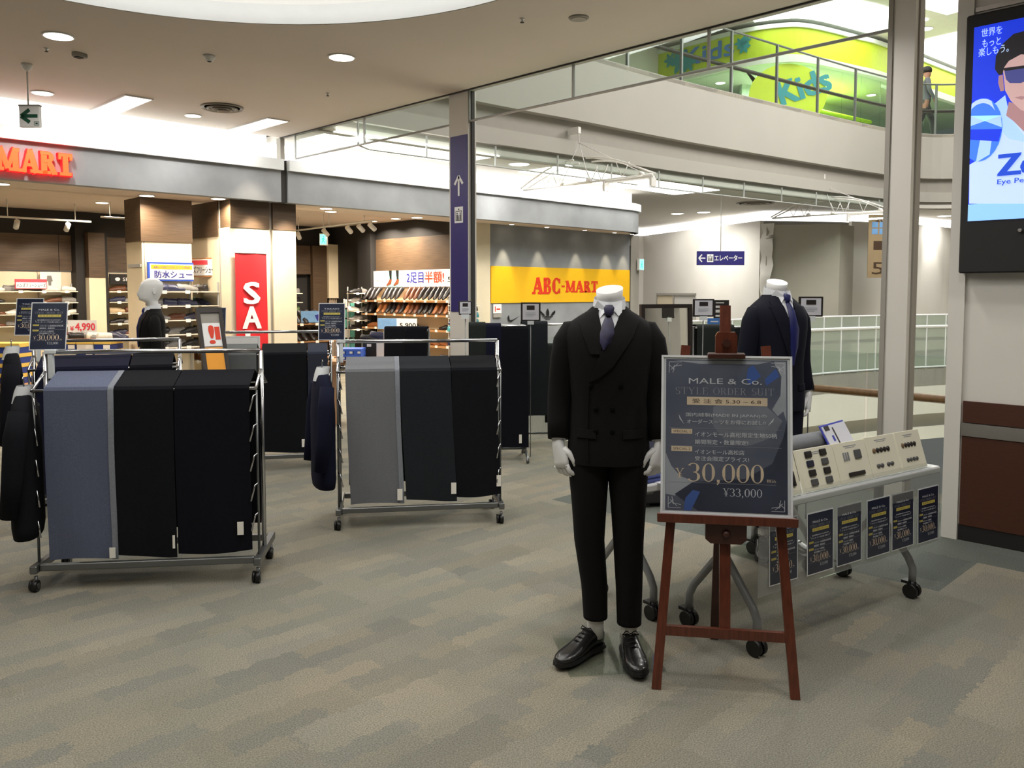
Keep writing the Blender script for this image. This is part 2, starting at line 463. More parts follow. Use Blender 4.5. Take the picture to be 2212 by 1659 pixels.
# far slab edge (walkway across the void) and upper balcony edge, in plan
FAR = [(6.45, 7.35), (9, 7.3), (12.3, 7.1), (14.5, 6.87), (16.5, 6.4), (18.3, 5.7), (20.5, 4.6)]
BAL = [(XW, 8.9), (7.2, 8.85), (8.75, 8.77), (10.1, 8.65), (11.85, 8.55), (13.2, 8.44), (15.06, 8.22), (17.6, 7.9), (19.7, 7.58), (21.0, 7.22), (21.75, 6.5), (22.7, 5.0), (23.6, 3.2)]
def smoothpl(pl, n=4):
    out = []
    for i in range(len(pl) - 1):
        p0 = Vector(pl[max(i - 1, 0)]); p1 = Vector(pl[i]); p2 = Vector(pl[i + 1]); p3 = Vector(pl[min(i + 2, len(pl) - 1)])
        for k in range(n):
            t = k / n
            out.append(.5 * ((2 * p1) + (p2 - p0) * t + (2 * p0 - 5 * p1 + 4 * p2 - p3) * t * t + (-p0 + 3 * p1 - 3 * p2 + p3) * t ** 3))
    out.append(Vector(pl[-1])); return out
BALS = smoothpl(BAL); FARS = smoothpl(FAR)
def offs(pl, d):
    out = []
    for i, p in enumerate(pl):
        t = (pl[min(i + 1, len(pl) - 1)] - pl[max(i - 1, 0)]).normalized()
        out.append(p + Vector((-t.y, t.x)) * d)
    return out
def ribbon(mb, pl, z0, z1, th):
    """upright strip following a plan line, thickness th to the back"""
    q = offs(pl, th)
    n = len(pl)
    vs = [(p.x, p.y, z0) for p in pl] + [(p.x, p.y, z1) for p in pl] + [(p.x, p.y, z1) for p in q] + [(p.x, p.y, z0) for p in q]
    fs = []
    for i in range(n - 1):
        for a, b in ((0, 1), (1, 2), (2, 3), (3, 0)):
            fs.append((a * n + i, a * n + i + 1, b * n + i + 1, b * n + i))
    fs += [(0, n, 2 * n, 3 * n), (n - 1, 4 * n - 1, 3 * n - 1, 2 * n - 1)]
    return mb.add(vs, fs)
# ---- floor: one slab around the void
fl = MB()
poly = [(-7, -7), (XW, -7), (XW, 1.3), (6.5, 1.3)] + [(6.5, 7.35)] + [(p.x, p.y) for p in FARS[1:]] + [(20.5, 9), (29, 9), (29, 17), (-7, 17)]
fl.slab(poly, -.35, 0)
struct(fl.build('floor', 'carpet'), 'patchwork beige and grey carpet')
# far slab face, below the walkway
s_ = MB(); ribbon(s_, FARS, -.92, -.005, .3); struct(s_.build('trim_1', 'white_paint'), 'white slab face across the void')
s_ = MB(); ribbon(s_, offs(FARS, .12), -1.2, -.92, .3); struct(s_.build('trim_2', 'trim_grey'))
s_ = MB(); ribbon(s_, offs(FARS, .05), -1.45, -1.2, .3); struct(s_.build('trim_3', 'white_paint'))
s_ = MB(); s_.box((6.0, -7, -5.4), (30, 12, -5.3)); struct(s_.build('floor_lower', 'tile_cream'), 'cream tiled floor of the level below')
for lx_, ly_ in ((9, 8.6), (13, 8.4), (17, 8.0)):  # unseen fill lamps, added to brighten the level below and the slab face
    area_light('lower_hall_fill', (lx_, ly_, -1.7), 420, 2.2, (1, .98, .93), rot=(R(-25), 0, 0))
# ---- ceiling with the round well
CW, RW = Vector((1.68, 3.93)), 2.40
def ceil_mesh():
    mb = MB(); n = 96; x0, x1, y0, y1 = -7, XW, -7, YS
    inner = []; outer = []
    angs = sorted([2 * PI * k / n for k in range(n)] + [math.atan2(y - CW.y, x - CW.x) % (2 * PI) for x in (x0, x1) for y in (y0, y1)])
    for a in angs:
        c, s = math.cos(a), math.sin(a)
        inner.append((CW.x + RW * c, CW.y + RW * s))
        ts = []
        if abs(c) > 1e-6: ts.append(((x1 if c > 0 else x0) - CW.x) / c)
        if abs(s) > 1e-6: ts.append(((y1 if s > 0 else y0) - CW.y) / s)
        t = min(ts); outer.append((CW.x + t * c, CW.y + t * s))
    m = len(angs)
    vs = [(p[0], p[1], CZ) for p in inner] + [(p[0], p[1], CZ) for p in outer] + [(p[0], p[1], CZ + .14) for p in inner] + [(p[0], p[1], CZ + .14) for p in outer]
    fs = []
    for i in range(m):
        j = (i + 1) % m
        fs += [(i, j, m + j, m + i), (2 * m + i, 3 * m + i, 3 * m + j, 2 * m + j), (i, 2 * m + i, 2 * m + j, j), (m + i, m + j, 3 * m + j, 3 * m + i)]
    mb.add(vs, fs); return mb
ceil = struct(ceil_mesh().build('ceiling', 'ceiling_paint'), 'grey beige ceiling with a round lit well')
o = MB(); ring = []
for z, r in ((CZ, RW - .012), (CZ + .145, RW - .012), (CZ + .145, RW + .05), (CZ + .14, RW + .05)):
    ring.append([(CW.x + r * math.cos(2 * PI * k / 96), CW.y + r * math.sin(2 * PI * k / 96), z) for k in range(96)])
o.loft(ring, caps=False); o.build('well_lip', 'cornice_white', ceil, 'white lip of the round ceiling well')
o = MB(); o.lathe([(2.95, 0), (2.95, .04)], 64, Matrix.Translation((CW.x, CW.y, 4.02))); o.build('well_light', 'well_light', ceil, 'glowing top of the ceiling well')
o = MB(); o.lathe([(3.0, CZ + .15), (3.0, 4.05)], 48, Matrix.Translation((CW.x, CW.y, 0)), caps=False); o.build('well_wall', 'cornice_white', ceil)
o = MB(); o.box((XW - .02, -7, CZ - .005), (XW + .06, 8.72, CZ + 1.7)); struct(o.build('trim_4', 'balcony_white'), 'slab edge of the near ceiling')
o = MB(); o.box((XW - .03, -7, CZ - .012), (XW - .015, YS, CZ + .002)); struct(o.build('trim_5', 'dark_gap'), 'dark joint at the ceiling edge')
# walkway ceiling over the shop front and far hall
wc = MB()
poly = [(XW + .06, 8.75)] + [(p.x, p.y + .1) for p in BALS[1:]] + [(29, 2.2), (29, 17), (XW + .06, 17)]
wc.slab(poly, CZ, CZ + .08)
wceil = struct(wc.build('ceiling_walkway', 'far_ceiling_paint'), 'ceiling of the walkway below the balcony')
for i, (a, b) in enumerate(((5.85, 8.6), (9.95, 14.5))):
    o = MB(); o.box((a, 8.85 if i == 0 else 8.75, CZ - .012), (b, 9.8, CZ - .002)); o.build('light_panel', 'light_panel', wceil, 'bright ceiling panel over the walkway')
# upper balcony
bal = sroot('wall_balcony', 'white curved face of the upper floor balcony')
o = MB(); ribbon(o, BALS, 4.25, 5.30, .25); o.build('face', 'balcony_white', bal)
o = MB(); ribbon(o, offs(BALS, .14), 3.93, 4.25, .2); o.build('recess', 'trim_grey', bal)
o = MB(); ribbon(o, offs(BALS, .03), 3.70, 3.93, .25); o.build('lower_band', 'balcony_white', bal)
o = MB(); ribbon(o, offs(BALS, .10), CZ - .02, 3.70, .12); o.build('underside_trim', 'trim_grey', bal)
o = MB(); poly = [(p.x, p.y) for p in BALS] + [(32, 2.2), (32, 24), (XW, 24)]
o.slab(poly, 5.22, 5.29); struct(o.build('floor_upper', 'tile_cream'), 'upper floor deck')
# smoke barrier of glass below the balcony edge and along the near ceiling edge
def barrier(pl, z0, z1, name, label, step):
    t = thing(name, label, 'glass barrier', (pl[0].x, pl[0].y, z0))
    base = Vector((pl[0].x, pl[0].y, z0))
    # resample evenly
    ds = [0]
    for i in range(1, len(pl)): ds.append(ds[-1] + (pl[i] - pl[i - 1]).length)
    def at(s):
        for i in range(1, len(pl)):
            if s <= ds[i] + 1e-9:
                k = (s - ds[i - 1]) / (ds[i] - ds[i - 1]); return pl[i - 1].lerp(pl[i], k)
        return pl[-1]
    n = max(1, round(ds[-1] / step))
    for i in range(n):
        a, b = at(ds[-1] * i / n), at(ds[-1] * (i + 1) / n)
        m_ = MB(); m_.sheet((a.x - base.x, a.y - base.y, 0), (b.x - base.x, b.y - base.y, 0), (b.x - base.x, b.y - base.y, z1 - z0), (a.x - base.x, a.y - base.y, z1 - z0), .008)
        m_.build('pane', 'clear_glass', t)
        m_ = MB(); m_.cbox((a.x - base.x, a.y - base.y, (z1 - z0) / 2), (.02, .02, z1 - z0)); m_.build('mullion', 'steel_frame', t)
    m_ = MB(); m_.tube([(p.x - base.x, p.y - base.y, 0) for p in pl], .012, 6); m_.build('bottom_rail', 'steel_frame', t)
    return t
barrier([Vector((XW + .42, 8.74))] + offs(BALS, .02)[2:36], 3.37, 3.66, 'smoke_barrier', 'hanging glass smoke barrier under the curved white balcony', 1.25)
barrier([Vector((XW + .02, 6.24)), Vector((XW + .02, 2.15))], 3.25, CZ, 'smoke_barrier', 'hanging glass smoke barrier right of the navy pillar at ceiling edge', 1.36)
barrier([Vector((XW + .02, YS - .3)), Vector((XW + .02, 6.52))], 3.25, CZ, 'smoke_barrier', 'hanging glass smoke barrier between navy pillar and grey shop fascia', 1.5)
# pillars on the line of the ceiling edge
o = sroot('trim_6', 'white square pillar by the sample table', (XW, 2.0, 0))
m_ = MB(); m_.box((0, 0, -.3), (.13, .165, 5.6)); m_.build('shaft', 'white_paint', o)
m_ = MB(); m_.box((.05, -.012, -.3), (.13, 0, 5.6)); m_.box((-.012, .135, 0), (0, .165, 5.6)); m_.build('cover_strip', 'trim_grey', o)
o = sroot('trim_7', 'white end post of the screen wall', (XW - .02, 1.655, 0))
m_ = MB(); m_.box((0, 0, 0), (.14, .092, 5.6)); m_.build('shaft', 'white_paint', o)
o = sroot('trim_8', 'white pillar that carries the navy sign', (XW, 6.24, 0))
m_ = MB(); m_.box((0, 0, 0), (.11, .285, CZ)); m_.build('shaft', 'white_paint', o)
m_ = MB(); m_.box((.035, -.018, 0), (.075, 0, CZ)); m_.build('groove_strip', 'dark_gap', o)
sg = thing('pillar_sign', 'tall navy elevator sign strip with white arrow on the pillar', 'sign', (XW - .004, 6.5, 1.0))
m_ = MB(); m_.box((-.004, -.255, .35), (.002, 0, 2.12)); m_.build('panel', 'sign_navy', sg)
def face_left(v):      # drawing on a face that looks towards -X: x right in the drawing = -Y in the room
    return Matrix.Translation(Vector(v)) @ Matrix.Rotation(-PI / 2, 4, 'Z')
FM = face_left((-.006, 0, 0))
def arrow_up(mb, cx, cz, h, M):
    w = h * .62
    for q in (_bar(cx, cz - h / 2, cx, cz + h * .46, h * .13), _bar(cx - w / 2, cz + h * .08, cx, cz + h / 2, h * .14), _bar(cx + w / 2, cz + h * .08, cx, cz + h / 2, h * .14)):
        for r in q: mb.add([M @ Vector((p[0], 0, p[1])) for p in r], [(0, 1, 2, 3)])
    return mb
m_ = MB(); arrow_up(m_, .128, 1.62, .2, FM); m_.build('arrow', 'white_print', sg)
def lift_icon(mb, mb2, cx, cz, s, M):
    def bx(m, x0, z0, x1, z1, y): m.add([M @ Vector(p) for p in ((x0, y, z0), (x1, y, z0), (x1, y, z1), (x0, y, z1))], [(0, 1, 2, 3)])
    bx(mb, cx - s * .5, cz - s * .62, cx + s * .5, cz + s * .62, 0)
    y = -.001
    for a in ((-.36, -.42, -.31, .3), (.31, -.42, .36, .3), (-.36, .26, .36, .31), (-.36, -.46, .36, -.41)): bx(mb2, cx + a[0] * s, cz + a[1] * s, cx + a[2] * s, cz + a[3] * s, y)
    for px, sc in ((-.18, 1), (.18, 1), (0, .7)):
        bx(mb2, cx + (px - .07 * sc) * s, cz - .4 * s, cx + (px + .07 * sc) * s, cz + (-.4 + .42 * sc) * s, y)
        bx(mb2, cx + (px - .055 * sc) * s, cz + (-.4 + .45 * sc) * s, cx + (px + .055 * sc) * s, cz + (-.4 + .57 * sc) * s, y)
    bx(mb2, cx - .06 * s, cz + .36 * s, cx + .06 * s, cz + .48 * s, y)
m_ = MB(); m2 = MB(); lift_icon(m_, m2, .128, 1.33, .13, FM); m_.build('lift_symbol', 'white_print', sg); m2.build('lift_figures', 'black_print', sg)
m_ = MB(); m_.box((-7.1, -7, 0), (-7, 17, 3.6)); struct(m_.build('wall_left', 'white_paint'), 'white wall far behind the viewer on the left')
m_ = MB(); m_.box((-7, -7.1, 0), (XW, -7, 3.6)); struct(m_.build('wall_front', 'white_paint'), 'white wall behind the viewer')
# ---- screen wall at right
rw = sroot('wall_right', 'white wall with brown dado beside the atrium')
m_ = MB(); m_.box((XW, -7, 0), (XW + .3, 1.655, 3.56)); m_.build('plaster', 'white_paint', rw)
for k in range(4):
    m_ = MB(); m_.box((XW - .018, 1.65 - (k + 1) * 1.3, .10), (XW, 1.65 - k * 1.3 - .006, .655)); m_.build('dado_panel', 'brown_panel', rw)
    m_ = MB(); m_.box((XW - .018, 1.65 - (k + 1) * 1.3, .745), (XW, 1.65 - k * 1.3 - .006, .876)); m_.build('dado_panel', 'brown_panel', rw)
m_ = MB(); m_.box((XW - .024, -7, .66), (XW, 1.65, .74)); m_.build('metal_strip', 'steel_strip', rw, 'brushed metal strip')
m_ = MB(); m_.box((XW - .012, -7, 0), (XW, 1.65, .10)); struct(m_.build('baseboard_right', 'black_base'), 'black skirting of the screen wall')
m_ = MB(); m_.box((XW - .015, -7, 3.235), (XW, 1.65, 3.26)); struct(m_.build('trim_9', 'steel_strip'), 'thin metal line above the screen')
# ---- near balustrade and handrail
nb = thing('glass_balustrade', 'clear glass balustrade beside the white pillar with brown wooden handrail', 'balustrade', (6.5, 1.4, 0))
for k in range(5):
    m_ = MB(); m_.box((0, .02 + k * 1.19, .02), (.012, 1.19 + k * 1.19, 1.08)); m_.build('pane', 'clear_glass', nb)
pts = [UZ(2052, 858, .78) - Vector((6.5, 1.4, 0)), UZ(1980, 857, .78) - Vector((6.5, 1.4, 0)), UZ(1890, 853, .78) - Vector((6.5, 1.4, 0)), UZ(1810, 848, .78) - Vector((6.5, 1.4, 0)), UZ(1745, 843, .78) - Vector((6.5, 1.4, 0))]
pts = [Vector((-.10, -.2, .78)), Vector((-.10, .8, .78)), Vector((-.10, 1.8, .78)), Vector((-.10, 3.4, .78)), Vector((-.1, 5.9, .78))]
m_ = MB(); m_.tube(pts, .032, 10); m_.build('handrail', 'wood_rail', nb, 'brown wooden handrail')
for y in (.45, 1.0, 2.2, 3.4):
    m_ = MB(); m_.cyl((-.1, y, .745), (-.1, y, .70), .008, 6); m_.cyl((-.1, y, .70), (0, y, .70), .011, 8); m_.build('bracket', 'steel_frame', nb)
# ---- far balustrade across the void
fb = thing('glass_balustrade', 'milky glass balustrade with white rails across the void', 'balustrade', (14.5, 6.9, 0))
fo = Vector((14.5, 6.9))
seg = [p for p in FARS if p.x > 9.5]
seg = offs(seg, .06)
for i in range(len(seg) - 1):
    a, b = seg[i] - fo, seg[i + 1] - fo
    m_ = MB(); m_.sheet((a.x, a.y, .03), (b.x, b.y, .03), (b.x, b.y, 1.08), (a.x, a.y, 1.08), .01); m_.build('pane', 'milky_glass', fb)
    m_ = MB(); m_.cbox((a.x, a.y, .54), (.035, .035, 1.08)); m_.build('post', 'cornice_white', fb)
for z, r in ((1.09, .018), (.855, .032), (.03, .025)):
    m_ = MB(); m_.tube([(p.x - fo.x, p.y - fo.y, z) for p in seg], r, 8); m_.build('rail', 'cornice_white', fb)
m_ = MB(); m_.tube([(p.x - fo.x, p.y - fo.y, .60) for p in offs(seg, .12)], .035, 8); m_.build('handrail', 'wood_rail', fb, 'dark brown handrail behind the glass')
# ---- far walls
def wall_seg(mb, a, b, z0, z1, th=.1):
    pl = [Vector(a), Vector(b)]; return ribbon(mb, pl, z0, z1, th)
m_ = MB(); ribbon(m_, [Vector((16.2, 19.5)), Vector((21.3, 15.5)), Vector((18.8, 10.2))], 0, 3.30, .1); struct(m_.build('wall_back', 'white_paint'), 'plain white wall at the back of the hall')
m_ = MB(); ribbon(m_, smoothpl([(20.6, 8.7), (22.5, 8.0), (25, 7.6), (27.6, 6.6), (29, 5)]), 0, 3.30, .1); struct(m_.build('wall_back_curved', 'white_paint'), 'curved white wall behind the far balustrade')
mat('grey_sheet', (176, 172, 158), .7, noise=.03, nscale=3, bump=.3, bscale=5)
pt = thing('partition', 'beige grey temporary partition with crumpled plastic edge', 'partition', (18.7, 9.6, 0), 0)
m_ = MB()
pl = [Vector((18.65, 9.95)), Vector((19.6, 8.55)), Vector((20.55, 8.62))]
ribbon(m_, pl, 0, 3.17, .08); m_.v = [(p[0] - 18.7, p[1] - 9.6, p[2]) for p in m_.v]; m_.build('board', 'grey_sheet', pt)
mat('plastic_film', (222, 220, 212), .35, noise=.03)
m_ = MB(); rows = []
for k in range(14):
    z = .6 + 2.6 * k / 13
    rows.append([(-.06 + .05 * math.sin(k * 1.7) - .25 * max(0, math.sin(k * .35)) * .3 * (j != 2), .33 + .16 * (j - 1) + .03 * math.sin(k * 2.3 + j), z) for j in range(3)])
m_.loft(rows, caps=False, closed=False); m_.build('film', 'plastic_film', pt, 'crumpled white plastic film')
m_ = MB(); m_.cyl((-.12, .3, 2.86), (-.25, .05, 2.88), .04, 8); m_.build('clamp', 'trim_grey', pt)
# cove lights along the far walls
m_ = MB(); ribbon(m_, [Vector((16.2, 19.7)), Vector((21.5, 15.6)), Vector((19.0, 10.2)), Vector((20.7, 9.0)), Vector((22.6, 8.3)), Vector((25, 7.9)), Vector((27.7, 6.9)), Vector((29, 5.3))], 3.31, CZ, .05); struct(m_.build('trim_10', 'cove_light'), 'glowing cove along the far walls')
d = sroot('door_1', 'pale sliding door in the far white wall', UY(1458, 700, 11.6) * 0)
a, b = UD(1419, 780, 23.0), UD(1502, 780, 21.4); dv = (b - a); dv.z = 0; L_ = dv.length; ang = math.atan2(dv.y, dv.x)
d.location = (a.x, a.y, 0); d.rotation_euler = (0, 0, ang)
m_ = MB(); m_.box((.04, -.03, 0), (L_ * .45, 0, 1.46)); m_.build('leaf', 'cream_panel', d)
m_ = MB(); m_.box((L_ * .48, -.03, 0), (L_, 0, 1.46)); m_.build('leaf', 'white_paint', d)
m_ = MB(); m_.box((0, -.05, 0), (.04, 0, 1.5)); m_.box((0, -.05, 1.46), (L_, 0, 1.52)); m_.box((L_ * .45, -.05, 0), (L_ * .48, 0, 1.46)); m_.build('frame', 'trim_grey', d)
# ================================================================== SHOE SHOP
# ---- fascia with white cornice
fa = sroot('wall_fascia', 'grey fascia of the shoe shop with white cornice')
m_ = MB(); m_.box((-3, YS, 2.72), (5.60, YS + .14, 3.135)); m_.build('concrete_face', 'concrete', fa)
m_ = MB(); m_.box((-3, YS - .05, 3.13), (5.62, YS + .14, 3.27)); m_.build('cornice', 'cornice_white', fa)
arc = [Vector((5.70, YS)), Vector((8, YS)), Vector((10.5, YS)), Vector((12.8, YS))] + [Vector((13.05 + .95 * math.sin(R(a)), YS + .95 - .95 * math.cos(R(a)))) for a in range(10, 100, 10)] + [Vector((14.0, 11.6))]
m_ = MB(); ribbon(m_, arc, 2.72, 3.135, .14); m_.build('concrete_face', 'concrete', fa)
m_ = MB(); ribbon(m_, offs(arc, -.05), 3.13, 3.27, .19); m_.build('cornice', 'cornice_white', fa)
m_ = MB(); m_.box((5.60, YS + .03, 2.72), (5.70, YS + .12, 3.27)); m_.build('joint', 'dark_gap', fa)
m_ = MB(); m_.box((5.60, YS + .0, 3.27), (5.66, YS + .1, CZ)); m_.build('stub_post', 'trim_grey', fa)
sof = MB(); sof.box((-3, YS + .14, 2.72), (13.1, 10.65, 2.76)); sof.slab([(13.1, YS + .1)] + [(p.x - .03, p.y + .03) for p in arc[4:]] + [(13.1, 11.6)], 2.72, 2.76)
struct(sof.build('ceiling_soffit', 'store_ceiling'), 'soffit behind the fascia')
m_ = MB(); m_.box((-3, 10.65, 2.85), (9.4, 15, 2.89)); m_.box((-3, 10.63, 2.72), (9.4, 10.65, 2.9)); struct(m_.build('ceiling_store', 'store_ceiling'), 'shop ceiling')
# cove above the fascia
m_ = MB(); m_.box((-3, 10.25, 3.05), (5.62, 10.28, 3.7)); m_.box((5.62, 10.35, 3.05), (13.8, 10.38, 3.55)); struct(m_.build('trim_11', 'cove_light'), 'glowing cove above the shop fascia')
m_ = MB(); m_.box((-3, YS, CZ + .14), (5.62, 10.3, CZ + .2)); m_.box((-3, YS + .14, 3.0), (13.2, 10.3, 3.05)); struct(m_.build('trim_12', 'cornice_white'))
# red channel letters
mat('sign_letter_red', (255, 92, 46), .4, emit=1.25, ergb=(255, 84, 40))
mat('letter_return', (196, 20, 22), .4, emit=2.2, ergb=(230, 20, 24))
sg = thing('shop_sign', 'glowing red block letters on the grey fascia at far left', 'sign', (2.35, YS, 2.80))
x = 0.0
for ch, wd in zip('MART', (.225, .18, .175, .15)):
    l = MB(); serif(l, ch, x, x + wd * .9, 0, .235, y=-.07, T=.27, t=.14, depth=.02); l.build('letter_face', 'sign_letter_red', sg)
    l = MB(); serif(l, ch, x - .006, x + wd * .9 + .006, -.006, .241, y=-.05, T=.31, t=.17, depth=.045); l.build('letter_return', 'letter_return', sg)
    x += wd
# ---- shop walls
bw = sroot('wall_store_back', 'back wall of the shoe shop')
m_ = MB(); m_.box((-3, 14.6, 0), (8.6, 14.7, 1.88)); m_.build('cream_boards', 'cream_panel', bw)
for k in range(10):
    x0 = -2.4 + k * 1.12
    m_ = MB(); m_.box((x0, 14.56, 1.89), (x0 + 1.11, 14.6, 2.46)); m_.build('wood_panel', 'wood_dark', bw)
m_ = MB(); m_.box((-3, 14.58, 2.46), (9.9, 14.7, 2.9)); m_.box((8.6, 14.6, 0), (9.9, 14.7, 2.9)); m_.build('black_band', 'black_wall', bw)
for x0 in (4.0, 4.32, 5.02, 5.9):
    m_ = MB(); m_.box((x0, 14.585, .2), (x0 + .008, 14.6, 1.88)); m_.build('board_joint', 'trim_grey', bw)
m_ = MB(); m_.box((-3.1, 9.99, 0), (-3, 15, 2.9)); struct(m_.build('wall_store_left', 'cream_panel'))
# dark post and the slim panelled pillar
m_ = MB(); m_.box((4.5, 14.35, 0), (4.63, 14.6, 2.6)); struct(m_.build('trim_13', 'black_wall'), 'black post in the shop')
sp_ = sroot('trim_14', 'slim pillar, wood above and cream below', (4.64, 14.2, 0))
m_ = MB(); m_.box((0, 0, 0), (.25, .3, 1.78)); m_.build('cream_part', 'cream_panel', sp_)
m_ = MB(); m_.box((0, -.01, 1.78), (.25, .3, 2.5)); m_.build('wood_part', 'wood_dark', sp_)
m_ = MB(); m_.box((.25, 0, 0), (.29, .3, 2.5)); m_.build('edge', 'black_wall', sp_)
# left pillar
lp = sroot('trim_15', 'square shop pillar, wood above cream boards', (4.07, 10.55, 0))
m_ = MB(); m_.box((0, 0, 0), (.63, .5, 2.18)); m_.build('cream_part', 'cream_panel', lp)
m_ = MB(); m_.box((-.012, -.012, 2.18), (.64, .5, 2.72)); m_.build('wood_part', 'wood_dark', lp)
m_ = MB(); m_.box((-.02, .02, 1.86), (0, .42, 1.9)); m_.build('rail', 'steel_frame', lp)
m_ = MB(); m_.box((.028, -.006, 0), (.034, 0, 2.18)); m_.build('board_joint', 'trim_grey', lp)
# right pillar with the sale banner
rp = sroot('trim_16', 'wide shop pillar with wood top beside the shop entrance', (4.95, 10.0, 0))
m_ = MB(); m_.box((0, 0, 0), (.55, 1.2, 2.37)); m_.build('cream_part', 'cream_panel', rp)
m_ = MB(); m_.box((.60, .0, 0), (.94, 1.2, 2.37)); m_.build('cream_part', 'cream_panel', rp)
m_ = MB(); m_.box((.01, -.012, 2.37), (.55, 1.2, 2.72)); m_.box((.60, -.012, 2.37), (.94, 1.2, 2.72)); m_.build('wood_part', 'wood_dark', rp)
m_ = MB(); m_.box((-.012, .3, 2.27), (.01, 1.2, 2.72)); m_.build('wood_side', 'wood_dark', rp)
m_ = MB(); m_.box((.55, .03, 0), (.60, .2, 2.72)); m_.box((-.006, .26, 0), (.004, .28, 2.72)); m_.build('slot', 'trim_grey', rp)
mat('banner_red', (224, 34, 40), .6, noise=.03, nscale=3)
bn = thing('sale_banner', 'tall red cloth banner reading SALE on the cream pillar', 'banner', (5.0, 9.965, .35))
m_ = MB(); rows = []
for k in range(12):
    z = 1.70 * k / 11
    rows.append([(.435 * j / 6, .004 * math.sin(j * 1.4 + k * .5), z) for j in range(7)])
rows2 = [[(p[0], p[1] + .004, p[2]) for p in r] for r in rows]
m_.loft(rows, caps=False, closed=False); m_.loft(rows2, caps=False, closed=False); m_.build('cloth', 'banner_red', bn)
m_ = MB(); m_.cyl((-.01, 0, 1.70), (.445, 0, 1.70), .009, 8); m_.build('top_rod', 'steel_frame', bn)
for ch, z0, x0, x1 in (('S', 1.05, .11, .32), ('A', .735, .09, .33), ('L', .42, .125, .31), ('E', .11, .125, .31)):
    l = MB(); put_text(l, ch, x0, x1, z0, z0 + .275, y=-.012, bold=.035); l.build('letter', 'white_print', bn)
# exterior side wall with the yellow band
yw = sroot('wall_store_right', 'grey outer shop wall with yellow name band', (9.54, 10.4, 0))
m_ = MB(); m_.box((0, 0, 0), (.33, .12, 2.72)); m_.build('cream_end', 'cream_panel', yw)
m_ = MB(); m_.box((.33, 0, 2.0), (4.32, .12, 2.72)); m_.box((.33, .01, 0), (4.32, .12, 1.36)); m_.build('grey_board', 'concrete', yw)
m_ = MB(); m_.box((.35, -.008, 1.36), (4.27, .12, 2.0)); m_.build('yellow_band', 'yellow_paint', yw)
m_ = MB(); m_.box((4.29, -.02, 0), (4.40, .12, 2.72)); m_.box((4.40, .02, 0), (4.62, 1.2, 2.72)); m_.build('end_frame', 'trim_grey', yw)
m_ = MB(); m_.box((4.27, -.012, 0), (4.31, .0, 2.5)); m_.build('end_gap', 'dark_gap', yw)
l = MB(); xs = [UY(u, 620, 10.39).x - 9.54 for u in (1151, 1178, 1208, 1222, 1240, 1252, 1268, 1284)]
serif(l, 'ABC', UY(1151, 620, 10.39).x - 9.54, UY(1210, 620, 10.39).x - 9.54, 1.515, 1.815, y=-.011, T=.28, t=.13, gap=.05)
serif(l, '-', UY(1212, 620, 10.39).x - 9.54, UY(1221, 620, 10.39).x - 9.54, 1.54, 1.8, y=-.011, T=.16, t=.08)
serif(l, 'MART', UY(1222, 620, 10.39).x - 9.54, UY(1291, 620, 10.39).x - 9.54, 1.545, 1.765, y=-.011, T=.27, t=.13, gap=.06)
l.build('lettering', 'red_print', yw, 'red slab serif name')
# black maker marks printed below the band: a curved tick and a three leaf mark with stripes
l = MB(); ux = lambda u: UY(u, 690, 10.4).x - 9.54; uz = lambda v: UY(1150, v, 10.4).z
tick = [(1096, 684), (1099, 679), (1101, 690), (1108, 689), (1124, 681), (1104, 694), (1098, 692)]
l.add([(ux(a), -.004, uz(b)) for a, b in tick], [(0, 1, 6), (1, 2, 6), (2, 5, 6), (2, 3, 5), (3, 4, 5)])
for cx, tilt, hh in ((1183, 0, 17), (1175, -8, 12), (1191, 8, 12)):
    l.add([(ux(cx + a), -.004, uz(b)) for a, b in ((-3 if not tilt else -2, 683), (-3.2 + tilt * .6, 683 - hh * .55), (tilt, 683 - hh), (3.2 + tilt * .6, 683 - hh * .45), (3, 683))], [(0, 1, 2, 3, 4)])
for v in (685, 688, 691):
    l.add([(ux(a), -.004, uz(b)) for a, b in ((1172 + (v - 685), v - 1), (1194 - (v - 685), v - 1), (1194 - (v - 685), v + .6), (1172 + (v - 685), v + .6))], [(0, 1, 2, 3)])
l.build('maker_marks', 'black_print', yw, 'black maker marks')
nt_ = thing('wall_notice', 'small white notice with red figure on the grey shop wall', 'notice', (ux(1065) + 9.54, 10.39, uz(675)))
m_ = MB(); m_.box((0, -.006, 0), (.19, .006, .16)); m_.build('sheet', 'white_print', nt_)
m_ = MB(); m_.box((0, -.006, -.07), (.19, .006, -.01)); m_.build('strip', 'trim_grey', nt_)
l = MB(); l.box((.03, -.0075, .03), (.05, -.006, .12)); l.box((.07, -.0075, .06), (.16, -.006, .085)); l.build('lettering', 'red_print', nt_)
# ---- inner side wall with the dress shoes
iw = sroot('wall_store_side', 'inner side wall of the shop with wood boards', (9.4, 13.05, 0), -PI / 2)
m_ = MB(); m_.box((0, 0, 0), (2.65, .14, 1.64)); m_.build('cream_boards', 'cream_panel', iw)
m_ = MB(); m_.box((0, -.01, 1.95), (2.65, .14, 2.54)); m_.build('wood_panel', 'wood_dark', iw)
m_ = MB(); m_.box((0, -.02, 1.93), (2.65, .14, 1.965)); m_.build('rail', 'wood_dark', iw)
m_ = MB(); m_.box((-2, 0, 2.54), (2.65, .14, 2.85)); m_.box((-2, .0, 0), (-.45, .14, 2.54)); m_.build('black_band', 'black_wall', iw)
m_ = MB(); m_.box((-.44, -.12, 0), (-.02, .14, 2.85)); m_.build('black_post', 'black_wall', iw)
for x in (-.9, .9, 1.9):
    pass
